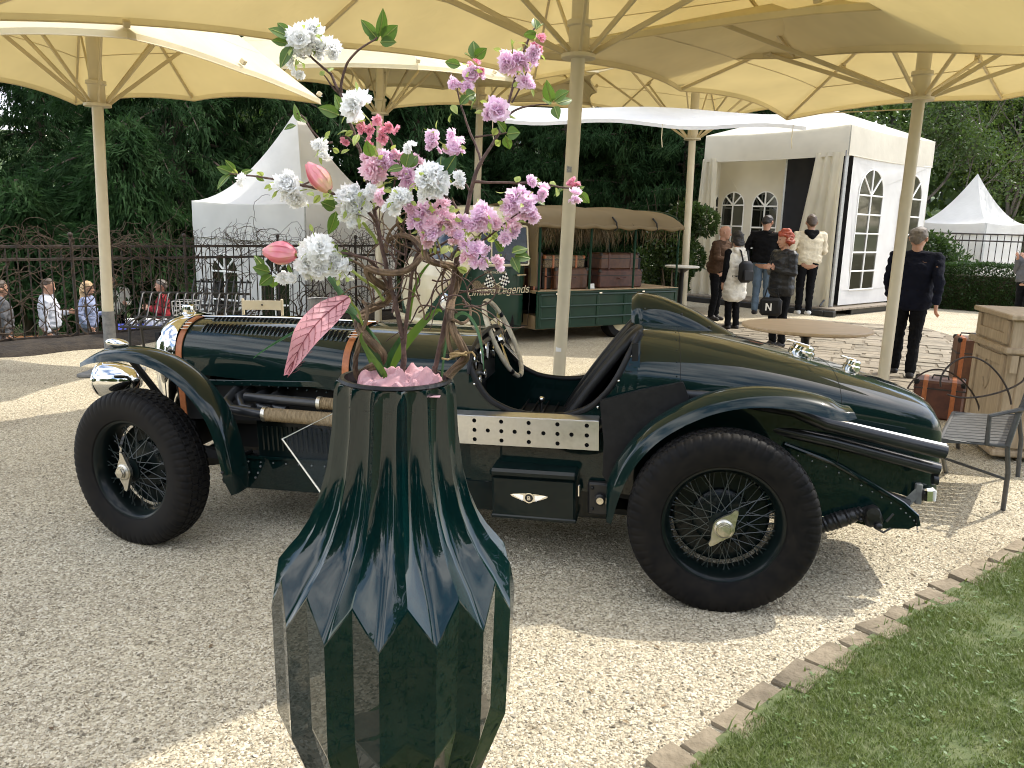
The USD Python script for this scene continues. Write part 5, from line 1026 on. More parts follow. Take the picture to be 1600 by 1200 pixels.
G = np.array(G); mb = MB(); mb.grid(G); mb.tube(G[:, 0] - [0, 0, .02], .03 + .006 * np.sin(np.arange(34) * 1.3), 8); mb.tube(G[:, -1] - [0, 0, .02], .03, 8); cp = part('canopy', mb, 'tarp', tk, smooth=50)
for x in (1.95, 2.75, 3.55):
    mb = MB(); mb.tube([[x - .05, -.03, 1.86], [x, -.075, 1.78], [x + .03, -.06, 1.70], [x + .01, -.02, 1.66]], .014, 6); part('strap', mb, 'black_metal', cp)
for x in (sl0 + .03, 2.35, 3.2, sl1 - .05):
    mb = MB(); mb.tube([[x, .0, .78], [x, .0, 1.73]] + [[x, W_ / 2 - math.cos(a) * W_ / 2, 1.71 + .27 * math.sin(a) ** .55] for a in np.linspace(.1, pi - .1, 9)] + [[x, W_, 1.73], [x, W_, .78]], .018, 6); part('bow', mb, 'truck_green', tk, smooth=50)
mb = MB(); Gc = [[[sl0 + .01 + .02 * math.sin(j * 1.9), y, .85 + .9 * i / 8] for j, y in enumerate(np.linspace(.02, .5, 8))] for i in range(9)]; mb.grid(Gc); part('rear_flap', mb, 'tarp', tk, smooth=50)
r = np.random.default_rng(5); n = 3600; c = np.c_[r.uniform(sl0, sl1, n), np.where(r.random(n) < .75, W_ - .03, .06 + 0 * r.random(n)) + r.normal(0, .05, n), r.uniform(1.52, 1.80, n)]; c = c[(c[:, 1] > 1) | (c[:, 2] > 1.64)]; n = len(c); mb = MB(); mb.add(*cards(c, np.array([0, 0, -1.0]) + r.normal(0, .3, (n, 3)), rdirs(r, n), r.uniform(.06, .26, n), .008)); part('straw_fringe', mb, 'straw', tk, smooth=False, kind='stuff')
for x, y in ((.75, .12), (3.05, .12), (.75, W_ - .12), (3.05, W_ - .12)):
    mb = MB(); mb.rev([(.20, -.09), (.30, -.10), (.33, -.06), (.335, 0), (.33, .06), (.30, .10), (.20, .09)], (x, y, .335), RX(pi / 2), n=36); w = part('wheel', mb, 'rubber', tk, smooth=50); mb = MB(); mb.rev([(.21, .085), (.19, .06), (.12, .09), (.1, .11), (0, .12)], (x, y, .335), RX(pi / 2) if y < 1 else RX(-pi / 2), n=28); part('rim', mb, 'truck_cream', w, smooth=50)
mb = MB(); mb.box((2.2, W_ / 2, .38), (3.8, .9, .18)); part('chassis', mb, 'underbody', tk)
# lettering and flags on the door: flat paint
Rd = np.array([[1., 0, 0], [0, 0, 1.], [0, -1., 0]]).T; Rd = np.stack([[1., 0, 0], [0, 0, 1.], [0, -1., 0]], 1)
def text(s, x, z, h, m, y, shear=0.0, parent=tk, name='lettering', bold=False, ang=0.0, width=None):
    t = meshkit.text_mesh(s, h, .002, bold); v = np.array(t.vertices); v[:, 0] += v[:, 1] * shear
    if width: v[:, 0] *= width / np.ptp(v[:, 0])
    v[:, :2] = v[:, :2] @ RZ(ang)[:2, :2].T; mb = MB(); mb.add(v @ Rd.T + [x, y, z], t.faces); return part(name, mb, m, parent, smooth=False)
yd = on_cab(.8, .7) - .004
text('Limited Legends', .27, .745, .105, 'truck_cream', yd, .32, ang=.03, width=1.0)
text('TIME PETROLHEADS', .52, 1.045, .028, 'truck_cream', yd, width=.36)
for fx, fz, sg in ((.62, .93, 1), (.86, .95, -1)):
    dk, lt_ = MB(), MB()
    for i in range(5):
        for j in range(5):
            u, v_ = (i - 2) * .03, (j - 2) * .034; c = np.array([fx + (u * .8 + v_ * .35 * sg), yd - .001, fz + v_ * .8 - u * .55 * sg]); (dk if (i + j) % 2 else lt_).box(c, (.026, .002, .028), RY(.5 * sg))
    part('flag_light', lt_, 'sign_white', tk); part('flag_dark', dk, 'louvre_black', tk)
mb = MB(); mb.tube([[.55, yd - .001, .80], [.92, yd - .001, .99]], .005, 4); mb.tube([[.93, yd - .001, .80], [.56, yd - .001, .99]], .005, 4); part('flag_staff', mb, 'truck_cream', tk)
mb = MB(); mb.prism(Point(.42, .88).buffer(.075, 20).union(Point(.56, .84).buffer(.09, 20)).union(Point(.74, .84).buffer(.07)), .002, R=np.array([[1., 0, 0], [0, 0, 1], [0, 1, 0]]), T=(0, yd - .0, 0)); part('emblem', mb, 'wicker', tk)

# ------------------------------------------------------------------ luggage on the load bed (each a thing)
def tw(x, y, z): return TO + TX * x + TY * y + np.array([0, 0, z])
def suitcase(label, px0, px1, pyt, pyb, y, depth, m, name='suitcase', straps=2, handle=True, rz=0.0, z0=None):
    a, b = tl_(px0, pyb, y), tl_(px1, pyb, y); w = b[0] - a[0]; zb = .793 if z0 is None else z0; h = abs(tl_((px0 + px1) / 2, pyt, y)[2] - tl_((px0 + px1) / 2, pyb, y)[2])
    c = tw((a[0] + b[0]) / 2, y + depth / 2, zb); t = thing(name, label, name.replace('_', ' '), c, TRZ + rz, group=None)
    mb = MB(); mb.box((0, 0, h / 2), (w, depth, h), bev=.02); part('body', mb, m, t); mb = MB(); mb.box((0, 0, h * .68), (w + .008, depth + .008, .012), bev=.003); part('lid_seam', mb, 'suitcase_black', t)
    for k in range(straps):
        mb = MB(); x = (-.28 + .56 * k / max(1, straps - 1)) * w; mb.box((x, 0, h / 2), (.035, depth + .012, h + .010), bev=.004); part('strap', mb, 'leather_brown' if m != 'suitcase_brown' else 'suitcase_red', t)
    if handle: mb = MB(); mb.tube([(-.07, -depth / 2 - .006, h * .55), (-.06, -depth / 2 - .035, h * .52), (.06, -depth / 2 - .035, h * .52), (.07, -depth / 2 - .006, h * .55)], .009, 6); part('handle', mb, 'suitcase_red', t)
    for s in (-1, 1):
        for e in (-1, 1): mb = MB(); mb.box((s * (w / 2 - .02), e * (depth / 2 - .02), h - .02), (.05, .05, .05), bev=.012); part('corner', mb, 'suitcase_black' if m != 'wicker' else 'leather_brown', t)
    return t, zb + h
suitcase('tall brown leather trunk nearest the truck cab', 831, 846, 393, 451, .15, .35, 'suitcase_red', name='trunk', straps=1, handle=False)
suitcase('black box standing behind the parasol pole on the truck bed', 848, 866, 412, 450, .2, .4, 'suitcase_black', name='case')
_, zt = suitcase('brown box right beside the parasol pole on the truck bed', 867, 918, 416, 449, .10, .42, 'suitcase_brown', name='picnic_case', straps=0)
suitcase('dark wicker hamper lying on top of the brown box on the truck', 850, 914, 396, 415, .14, .36, 'wicker', name='hamper', straps=2, handle=False, z0=zt + .002)
suitcase('small brown case half hidden between the larger luggage on the truck', 916, 934, 414, 443, .45, .25, 'suitcase_brown', straps=0)
_, zt = suitcase('broad reddish suitcase with a handle, lower of the pair on the truck bed', 936, 1003, 418, 446, .18, .42, 'suitcase_red', straps=0)
suitcase('tan suitcase with two dark straps on top of the broad reddish one', 938, 998, 393, 418, .22, .34, 'suitcase_brown', straps=2, handle=False, z0=zt + .002)
q = tl_(925, 447, .06); t = thing('paper_card', 'small white paper card standing on the edge of the truck bed', 'card', tw(q[0], .06, .797), TRZ); mb = MB(); mb.box((0, 0, .04), (.085, .004, .075), RX(-.15)); mb.box((0, .02, .02), (.08, .004, .05), RX(.5)); part('sheet', mb, 'sign_white', t)

# ------------------------------------------------------------------ furniture
def round_table(label, c, ht, r, thick=.035, edge='wood_light'):
    t = thing('round_table', label, 'table', c); mb = MB(); mb.rev([(0, ht - thick), (r - .02, ht - thick), (r, ht - thick * .7), (r, ht - thick * .2), (r - .01, ht), (0, ht)], n=64); part('table_top', mb, edge, t, smooth=30)
    mb = MB(); mb.tube([[0, 0, .02], [0, 0, ht - thick]], .042, 14); mb.rev([(.0, .03), (.06, .06), (.24, .03), (.27, .0)], n=28); mb.rev([(.05, ht - .12), (.14, ht - .05), (.14, ht - thick)], n=20); part('pedestal', mb, 'black_metal', t, smooth=40)
c = at(1260, 511, 8.0); round_table('round wooden table with a light top behind the hump of the car tail', (c[0], c[1], 0), c[2] + .01, .635)
c = at(1066, 416, 14.0); round_table('high white edged bistro table by the left curtain of the pavilion', (c[0], c[1], 0), c[2] + .01, .30, edge='white_paint')
# old wooden sideboard at the right edge
cb0 = gr(1552, 718); rzc = math.radians(-13)
sb = thing('sideboard', 'old bleached wooden counter with panelled sides at the right edge', 'counter', (cb0[0], cb0[1], 0), rzc)   # local: x along its front to the right, y to the back
Hc = at(1583, 492, cb0[1])[2]; Dp = .78; Wc = 1.25
mb = MB(); mb.box((Wc / 2, Dp / 2, (Hc - .04) / 2 + .02), (Wc, Dp, Hc - .06)); part('carcass', mb, 'wood_grey', sb)
mb = MB(); mb.box((Wc / 2, Dp / 2, Hc - .02), (Wc + .07, Dp + .07, .04), bev=.008); part('top', mb, 'wood_grey', sb)
for z, g_ in ((Hc - .27, .03), (.06, .02)):
    mb = MB(); mb.box((Wc / 2, Dp / 2, z), (Wc + .06 + g_, Dp + .06 + g_, .05), bev=.012); part('moulding', mb, 'wood_grey', sb)
for (y0, y1) in ((.04, .12), (Dp - .12, Dp - .04)):
    for z0, z1 in ((.10, Hc - .31), (Hc - .23, Hc - .05)): mb = MB(); mb.box((-.008, (y0 + y1) / 2, (z0 + z1) / 2), (.02, y1 - y0, z1 - z0), bev=.004); part('stile', mb, 'wood_grey', sb)
for z in (.14, Hc - .36, Hc - .19):
    mb = MB(); mb.box((-.0065, Dp / 2, z), (.017, Dp - .2, .08), bev=.004); part('frame_rail', mb, 'wood_grey', sb)
mb = MB(); th = np.linspace(.4, 2 * pi - .4, 30); mb.tube(np.stack([np.full(30, -.004), Dp * .52 + .07 * np.cos(th), .62 + .13 * np.sin(th)], -1), .009, 6); part('carved_ornament', mb, 'wood_grey', sb)
for k in range(2):
    x = .05 + k * .6; mb = MB(); mb.box((x + .28, -.008, (Hc - .31 + .1) / 2), (.52, .02, Hc - .41), bev=.006); d_ = part('door', mb, 'wood_grey', sb); mb = MB(); mb.box((x + .28, -.02, (Hc - .21) / 2), (.36, .012, Hc - .62), bev=.005); part('door_panel', mb, 'wood_grey', d_)
for s in (0, 1):
    mb = MB(); mb.prism([(0, 0), (.07, 0), (.05, -.06), (.03, -.10), (0, -.13)], .05, R=np.array([[0., 0, 1], [1, 0, 0], [0, 1, 0]]) @ np.eye(3), T=(.02 + s * (Wc - .04), -.06, Hc - .30)); part('bracket', mb, 'wood_grey', sb)
# luggage and hoop beside the counter
def case_at(name, label, base, size, rz, m, upright=False):
    t = thing(name, label, name.replace('_', ' '), base, rz); w, d, h = size; mb = MB(); mb.box((0, 0, h / 2), size, bev=.02); part('body', mb, m, t)
    for s in (-1, 1):
        mb = MB(); mb.box((s * w * .28, 0, h / 2), (.04, d + .01, h + .01), bev=.004); part('strap', mb, 'leather_brown', t)
    mb = MB(); mb.tube([(-.07, -.0, h), (-.06, 0, h + .035), (.06, 0, h + .035), (.07, 0, h)], .008, 6); part('handle', mb, 'black_metal', t); mb = MB(); mb.box((0, 0, h * .8), (w + .008, d + .008, .012)); part('lid_seam', mb, 'suitcase_black', t)
    for e in (-1, 1):
        for s in (-1, 1): mb = MB(); mb.box((s * (w / 2 - .02), e * (d / 2 - .02), h - .02), (.05, .05, .05), bev=.012); part('corner', mb, 'leather_black', t)
c = at(1463, 640, 7.3); case_at('suitcase', 'brown suitcase lying on the gravel left of the wooden counter', (c[0], c[1], 0), (.42, .34, at(1455, 592, 7.3)[2]), -.5, 'suitcase_red')
c = at(1501, 606, 7.6); zb_ = .30; case_at('suitcase', 'tall rust red case standing upright against the wooden counter', (c[0], c[1], 0), (.20, .3, at(1500, 526, 7.6)[2]), -.35, 'suitcase_brown')
hp_ = thing('wire_hoop', 'thin dark metal hoops leaning against the wooden counter', 'hoops')
def arcpx(pts, Y, rad=.008):
    P_ = np.array([at(*p, Y) for p in pts]); cs2 = CubicSpline(np.arange(len(P_)), P_); return cs2(np.linspace(0, len(P_) - 1, 40))
for pts, Y in ((((1416, 612), (1440, 584), (1480, 580), (1518, 612), (1530, 650), (1500, 662)), 6.3), (((1470, 604), (1482, 572), (1520, 558), (1560, 585), (1580, 632)), 5.7), (((1480, 616), (1530, 620), (1580, 606), (1600, 590)), 5.7)):
    P_ = arcpx(pts, Y); P_[:, 2] = np.maximum(P_[:, 2], .02); mb = MB(); mb.tube(P_, .007, 6); part('hoop', mb, 'rust_iron', hp_, smooth=60)
# grey metal garden chair
gc = thing('garden_chair', 'dark grey metal garden chair with slatted seat behind the car tail', 'chair'); mat('chair_grey', (.035, .036, .036), (.06, .06, .058), rough=.45, scale=20, bump=.1)
zs_ = .46
def sp(px, py, z=zs_): return gr(px, py, z)
sA, sB, sC, sD = sp(1468, 688), sp(1574, 697), sp(1592, 650), sp(1490, 646); nn = 11
mb = MB(); mb.tube([sA, sB, sC, sD], .016, 8, closed=True); part('seat_frame', mb, 'chair_grey', gc)
for k in range(nn):
    u = (k + .5) / nn; a, b = sA * (1 - u) + sD * u, sB * (1 - u) + sC * u; x = nrm(b - a); mb = MB(); mb.box((a + b) / 2 + [0, 0, .004], (np.linalg.norm(b - a), np.linalg.norm(sD - sA) / nn * .8, .008), np.stack([x, np.cross([0, 0, 1.], x), [0, 0, 1]], 1)); part('slat', mb, 'chair_grey', gc)
for p, fx in ((sA, gr(1478, 738)), (sD, gr(1497, 700)), (sB, gr(1567, 797)), (sC, gr(1590, 745))):
    m_ = (p + fx) / 2 + nrm(p - (sA + sC) / 2) * .03; mb = MB(); mb.tube([p, m_ + [0, 0, .05], fx * [1, 1, 0]], .015, 8); part('leg', mb, 'chair_grey', gc, smooth=60)
bx = nrm((sB + sC) / 2 - (sA + sD) / 2); 
for p, o in ((sB, 0), (sC, 1)):
    mb = MB(); mb.tube([p, p + bx * .03 + [0, 0, .2], p + bx * .14 + [0, 0, .50]], .016, 8); part('back_post', mb, 'chair_grey', gc, smooth=60)
mb = MB(); mb.tube([sB + bx * .14 + [0, 0, .5], (sB + sC) / 2 + bx * .16 + [0, 0, .53], sC + bx * .14 + [0, 0, .5]], .016, 8); part('back_rail', mb, 'chair_grey', gc)
for k in range(5):
    u = (k + .5) / 5; p = sB * (1 - u) + sC * u; mb = MB(); mb.tube([p + [0, 0, .01], p + bx * .05 + [0, 0, .25], p + bx * .14 + [0, 0, .5]], .008, 6); part('back_bar', mb, 'chair_grey', gc)
mb = MB(); mb.tube([(sA * .3 + sB * .7), (sA * .35 + sB * .65) + [0, -.02, .18], sB + bx * .06 + [0, -.02, .24]], .014, 6); part('arm_rest', mb, 'chair_grey', gc); mb = MB(); mb.tube([sA * .5 + gr(1478, 738) * .5, sB * .5 + gr(1567, 797) * .5], .009, 6); part('stretcher', mb, 'chair_grey', gc)
# black park bench, cream folding chair and wire basket before the left fence
pb = thing('park_bench', 'black metal bench with a curved rod back behind the front fender of the car', 'bench'); c = at(240, 505, 9.2); rb_ = .12; e1_, e2_ = np.array([math.cos(rb_), math.sin(rb_), 0]), np.array([-math.sin(rb_), math.cos(rb_), 0]); c = np.array([c[0], c[1], 0])
for k in range(13):
    x = -.25 + k * .1; mb = MB(); mb.tube([c + e1_ * x - e2_ * .22 + [0, 0, .40], c + e1_ * x + [0, 0, .44], c + e1_ * x + e2_ * .24 + [0, 0, .46], c + e1_ * x + e2_ * .34 + [0, 0, .60], c + e1_ * x + e2_ * .44 + [0, 0, .72], c + e1_ * x + e2_ * .52 + [0, 0, .73]], .011, 6); part('rod', mb, 'black_metal', pb, smooth=60)
for y, z in ((-.22, .40), (.24, .46), (.52, .73)): mb = MB(); mb.tube([c + e1_ * -.3 + e2_ * y + [0, 0, z], c + e1_ * 1.0 + e2_ * y + [0, 0, z]], .016, 6); part('cross_bar', mb, 'black_metal', pb)
for x in (-.22, .9):
    for y in (-.2, .3): mb = MB(); mb.tube([c + e1_ * x + e2_ * y * .7 + [0, 0, .42], c + e1_ * x + e2_ * y + [0, 0, 0]], .016, 6); part('leg', mb, 'black_metal', pb)
b2 = thing('park_bench', 'second black rod bench, farther right along the vine grown fence before the white tent', 'bench', (0, 0, 0)); c2_ = at(335, 470, 10.7); c2_ = np.array([c2_[0], c2_[1], 0])
for k in range(9):
    x = -.36 + k * .09; mb = MB(); mb.tube([c2_ + e1_ * x - e2_ * .2 + [0, 0, .42], c2_ + e1_ * x + e2_ * .2 + [0, 0, .46], c2_ + e1_ * x + e2_ * .3 + [0, 0, .68], c2_ + e1_ * x + e2_ * .42 + [0, 0, .80], c2_ + e1_ * x + e2_ * .5 + [0, 0, .76]], .011, 6); part('rod', mb, 'black_metal', b2, smooth=60)
for y, z in ((-.2, .42), (.2, .46), (.5, .76)): mb = MB(); mb.tube([c2_ + e1_ * -.4 + e2_ * y + [0, 0, z], c2_ + e1_ * .4 + e2_ * y + [0, 0, z]], .015, 6); part('cross_bar', mb, 'black_metal', b2)
for x in (-.36, .36):
    for y in (-.2, .3): mb = MB(); mb.tube([c2_ + e1_ * x + e2_ * y * .7 + [0, 0, .42], c2_ + e1_ * x + e2_ * y + [0, 0, 0]], .015, 6); part('leg', mb, 'black_metal', b2)
c = at(410, 500, 9.4); zt_ = at(410, 470, 9.4)[2]; hw = .5 * 58 / F * 9.6; fc = thing('folding_chair', 'cream wooden folding chair with its curved back rail showing above the bonnet', 'chair', (c[0], c[1], 0), .15)
mb = MB(); mb.grid([[[x, .03 * (1 - (x / hw) ** 2) + e, z] for x in np.linspace(-hw, hw, 9)] for e, z in ((-.012, zt_ - .11), (-.012, zt_ - .0), (.012, zt_ - .0), (.012, zt_ - .11), (-.012, zt_ - .11))]); part('back_rail', mb, 'wood_cream' if 'wood_cream' in L else 'pole_cream', fc, smooth=25)
for x in (-hw, hw):
    mb = MB(); mb.box((x, .08, (zt_ + .02) / 2), (.03, .035, zt_ + .02), RX(.10), bev=.006); part('post', mb, 'pole_cream', fc); mb = MB(); mb.box((x * .9, -.1, .22), (.03, .03, .5), RX(-.5), bev=.006); part('leg', mb, 'pole_cream', fc)
for k in range(5): mb = MB(); mb.box((0, -.22 + k * .085, .44), (hw * 1.8, .07, .018), bev=.004); part('seat_slat', mb, 'pole_cream', fc)
mb = MB(); mb.sph((0, .012, zt_ - .05), (.012, .012, .012), sub=1); part('knob', mb, 'black_metal', fc)
c = at(292, 494, 10.6); wbk = thing('wire_basket', 'pale wire basket standing before the fence at the left edge of the white tent', 'basket', (c[0], c[1], 0)); mb = MB(); zt_ = at(292, 470, 10.6)[2]
for z in np.linspace(.1, zt_, 8): mb.tube([(-.14, -.12, z), (.14, -.12, z), (.14, .12, z), (-.14, .12, z)], .005, 4, closed=True)
for x in np.linspace(-.14, .14, 6):
    for y in (-.12, .12): mb.tube([(x, y, 0), (x, y, zt_)], .005, 4)
part('wire_mesh', mb, 'white_paint', wbk, kind='stuff')
c = at(500, 500, 9.2); bn_ = thing('metal_bin', 'grey ribbed metal bucket behind the bonnet beside the folding chair', 'bucket', (c[0], c[1], 0)); zt_ = at(500, 466, 9.2)[2]; th = np.linspace(0, 2 * pi, 60, endpoint=False); mb = MB(); mb.grid([np.stack([(rr_ + .004 * np.cos(th * 15)) * np.cos(th), (rr_ + .004 * np.cos(th * 15)) * np.sin(th), 0 * th + z], -1) for rr_, z in ((.10, 0), (.135, zt_ - .02), (.14, zt_), (.128, zt_ - .01))], closed_v=True); part('body', mb, 'grey_steel', bn_, smooth=50)
# colourful stall clutter on the lower ground behind the fence
mat('blue_cloth', (.02, .03, .22), (.03, .05, .32), rough=.8, scale=4); mat('orange_paint', (.42, .16, .03), rough=.6)
st_ = thing('market_stall', 'low stall table under a blue cloth with white wares behind the left fence', 'stall', (-6.6, 14.9, -1.25), .35); mb = MB(); mb.grid([[[x, y * (1 + .1 * v) - .02 * math.sin(x * 9), .85 - .7 * v * v] for x in np.linspace(-.9, .9, 24)] for y, v in ((.35, 0), (-.35, 0), (-.4, .3), (-.4, .7), (-.42, 1))]); part('cloth', mb, 'blue_cloth', st_, smooth=50); mb = MB(); mb.box((0, 0, .8), (1.75, .68, .05))
part('table', mb, 'wood_grey', st_)
r = np.random.default_rng(4)
for k in range(9):
    t = thing('ware_box', ['small white packet at the left end of the blue stall cloth', 'second white packet from the left on the blue stall', 'third white packet from the left on the blue stall', 'fourth white packet from the left on the blue stall', 'white packet in the middle of the blue stall cloth', 'fourth white packet from the right on the blue stall', 'third white packet from the right on the blue stall', 'second white packet from the right on the blue stall', 'white packet at the right end of the blue stall cloth'][k], 'packet', (-6.6 + (-.7 + k * .17) * .94 , 14.9 + (-.7 + k * .17) * .34 + r.uniform(-.15, .15), -.4), r.uniform(0, 3), group='white packets on the blue stall'); mb = MB(); mb.box((0, 0, .06), (.16, .11, .10 + .04 * r.random()), bev=.01); part('box', mb, 'white_paint', t)
t = thing('orange_cart', 'orange handcart low at the left edge behind the fence', 'cart', (-8.6, 13.2, -1.25), .3); mb = MB(); mb.box((0, 0, .62), (1.3, .6, .35), bev=.05); part('body', mb, 'orange_paint', t)
for x in (-.4, .4): mb = MB(); mb.rev([(.12, -.04), (.24, -.04), (.25, 0), (.24, .04), (.12, .04)], (x, -.34, .26), RX(pi / 2), n=28); part('wheel', mb, 'rubber', t, smooth=50)
# ------------------------------------------------------------------ people: one continuous body each, clothes and hair as its children
mat('skin', (.36, .19, .12), (.42, .23, .15), rough=.5, scale=14, subsurface_weight=.08, subsurface_radius=(1, .35, .2), subsurface_scale=.01); mat('eye_dark', (.02, .012, .01), rough=.2)
def cloth(name, c, c2=None, rough=.85, bump=.5, bs=26, **k): mat(name, c, c2 or tuple(x * 1.35 for x in c), rough=rough, spec=.1 if rough > .6 else .35, scale=9, bump=bump, bscale=bs, bdist=.02, **k)
cloth('cloth_black', (.004, .004, .0045)); cloth('cloth_navy', (.005, .006, .012)); cloth('cloth_cream', (.52, .46, .34)); cloth('cloth_white', (.55, .52, .45)); cloth('denim', (.085, .12, .16)); cloth('cloth_grey', (.09, .09, .095)); cloth('cloth_palegrey', (.42, .43, .47)); cloth('cloth_blue', (.22, .25, .36)); cloth('cloth_red', (.22, .025, .03)); cloth('leather_jacket', (.009, .009, .009), rough=.35); cloth('cloth_brown', (.06, .035, .022)); cloth('shoe_dark', (.012, .010, .009), rough=.5); cloth('shoe_white', (.5, .5, .48), rough=.6)
for nm, c in (('hair_black', (.010, .008, .007)), ('hair_brown', (.045, .028, .017)), ('hair_red', (.20, .028, .007)), ('hair_grey', (.09, .075, .06)), ('hair_blond', (.30, .20, .10))): mat(nm, c, tuple(x * 1.6 for x in c), rough=.55, scale=60, bump=.6, bscale=180, bdist=.004, stretch=(1, 1, .25))
def man(mesh):
    mm = mesh.to_mesh(); return trimesh.Trimesh(np.array(mm.vert_properties[:, :3]), np.array(mm.tri_verts), process=False)
def sphm(p, r, n=14): return Manifold.sphere(float(r), n).translate([float(x) for x in p])
def bones(lst, edge=.03, it=10, fold=0.0, seed=0, sub=None):
    hs = [Manifold.batch_hull([sphm(p, r) for p, r in b]) for b in lst]; m = Manifold.batch_boolean(hs, m3.OpType.Add)
    if sub is not None: m = m - sub
    m = m.refine_to_length(edge); t = man(m); t.merge_vertices(); trimesh.smoothing.filter_taubin(t, lamb=.5, nu=.53, iterations=it)
    if fold:
        n = np.array(t.vertex_normals); v = np.array(t.vertices); k = meshkit.fbm(v * [9, 9, 22] + seed, 3) - .5; t.vertices = v + n * (k * fold)[:, None]
    return t
A_ = lambda *v: np.array(v, float)
def person(label, base, H, yaw, top='cloth_black', bottom='cloth_black', shoes='shoe_dark', hair=('short', 'hair_black'), arms=('down', 'down'), stride=.0, longcoat=0.0, lean=0.0, head=(0, 0), build=1.0, hood=None, bareleg=False, sit=False, group=None, vest=None, female=False, seed=0):
    """faces local +x; head = (turn left, nod down)"""
    t = thing('person', label, 'person', base, yaw, group=group); s = H / 1.75; build = build * 1.07; sw = (.182 if not female else .160) * build
    LN = lambda p: np.array(p) + [lean * max(0, p[2] - .9), 0, 0]
    nk, hd = LN([.0, 0, 1.46]), LN([.015, 0, 1.615]); sh = [LN([0, q * sw, 1.40]) for q in (1, -1)]; hip = [A_(0, q * .088, .90) for q in (1, -1)]
    if sit: hip = [A_(0, q * .09, .5) for q in (1, -1)]
    kn = [A_(.02 + stride * .45, .09, .49), A_(.04 - stride * .30, -.09, .49)]; an = [A_(stride * .75, .09, .075), A_(-stride * .85, -.09, .075 + .10 * (stride > .2))]
    EL, WR = [], []
    for i, q in ((0, 1), (1, -1)):
        a = arms[i]; S = sh[i]
        e, w = {'down': ((-.03, .055, -.28), (.02, .06, -.53)), 'back': ((-.14, .05, -.25), (-.17, .05, -.50)), 'fwd': ((.03, .05, -.28), (.26, -.02, -.24)), 'cross': ((.02, .075, -.26), (.20, -.17, -.20)), 'pocket': ((-.07, .10, -.26), (.06, .03, -.47)), 'phone': ((.05, .04, -.27), (.23, -.08, -.02)), 'swing': ((.08, .05, -.26), (.20, .03, -.46)), 'table': ((.10, .10, -.24), (.33, .0, -.26))}[a]
        EL.append(S + A_(e[0], q * e[1], e[2])); WR.append(S + A_(w[0], q * w[1], w[2]))
    hz, hy = head[1], head[0]; HR = RZ(hy) @ RY(hz)
    def hp(*p): return hd + HR @ (A_(*p))
    fat = build
    def body(g):
        B = [[(hd + HR @ A_(-.012, 0, .03), .092), (hd + HR @ A_(.02, 0, .045), .082), (hp(.035, 0, -.02), .068)], [(hp(.03, 0, -.05), .06), (hp(.055, 0, -.085), .038), (hp(-.02, 0, -.02), .075)], [(hp(.095, 0, .005), .012), (hp(.112, 0, -.028), .014), (hp(.085, 0, -.03), .018)], [(hp(.0, .086, -.01), .018), (hp(-.015, .092, .015), .016)], [(hp(.0, -.086, -.01), .018), (hp(-.015, -.092, .015), .016)],
             [(hp(-.015, 0, -.06), .055), (nk, .056)], [(hp(.09, .015, -.065), .012), (hp(.09, -.015, -.065), .012), (hp(.07, 0, -.07), .02)]]
        pel = A_(0, 0, .93) if not sit else A_(0, 0, .55)
        B += [[(nk - [0, 0, .03], .06), (sh[0] - A_(0, .05, .0), .06), (sh[1] + A_(0, .05, 0), .06)], [(LN([0, .07, 1.30]), .11 * fat), (LN([0, -.07, 1.30]), .11 * fat), (LN([.01, .05, 1.08]), .10 * fat), (LN([.01, -.05, 1.08]), .10 * fat)], [(LN([.01, .05, 1.08]), .10 * fat), (LN([.01, -.05, 1.08]), .10 * fat), (pel + [0, .06, 0], .11 * fat), (pel - [0, .06, 0], .11 * fat)]]
        for i in (0, 1):
            B += [[(sh[i], .058), (EL[i], .042)], [(EL[i], .041), (WR[i], .027)], [(hip[i], .082), (kn[i], .055)], [(kn[i], .052), (an[i], .036)], [(an[i] + [-.03, 0, -.03], .03), (an[i] + [.11, 0, -.045], .025)]]
            q = 1 if i == 0 else -1; d = nrm(WR[i] - EL[i]); ux_ = nrm(np.cross(d, [q * .3, 1, 0.1])); uy_ = np.cross(d, ux_); P = WR[i] + d * .045
            B += [[(WR[i], .024), (P + ux_ * .022, .014), (P - ux_ * .022, .014), (P + d * .03 + ux_ * .026, .012), (P + d * .03 - ux_ * .026, .012)]]
            for k, (o, ln) in enumerate(((.028, .060), (.010, .070), (-.009, .066), (-.027, .052))): f0 = P + d * .035 + ux_ * o; f1 = f0 + d * ln * .55 + uy_ * .010; B += [[(f0, .0095), (f1, .009)], [(f1, .009), (f1 + d * ln * .4 + uy_ * .022, .0078)]]
            B += [[(P - d * .02 + ux_ * .02, .012), (P + d * .02 + ux_ * .048 + uy_ * .012, .0095)], [(P + d * .02 + ux_ * .048 + uy_ * .012, .0095), (P + d * .045 + ux_ * .05 + uy_ * .02, .0085)]]
        return B
    sc = lambda tm: (np.array(tm.vertices) * s, np.array(tm.faces))
    bd = part('body', sc(bones(body(0), .014, 6)), 'skin', t, smooth=50)
    for q in (1, -1): mb = MB(); mb.sph(hp(.088, q * .032, .012) * s, .011 * s, sub=1); part('eye', mb, 'eye_dark', bd)
    # trousers, shoes
    pel = A_(0, 0, .93) if not sit else A_(0, 0, .55)
    B = [[(pel + [0, .06, .05], .125 * fat), (pel + [0, -.06, .05], .125 * fat), (hip[0], .10), (hip[1], .10)]]
    for i in (0, 1): B += [[(hip[i], .098), (kn[i], .07)], [(kn[i], .069), (an[i] + [-.01, 0, .03], .058)]]
    part('trousers', sc(bones(B, .026, 4, .036, seed)), bottom, bd, smooth=50)
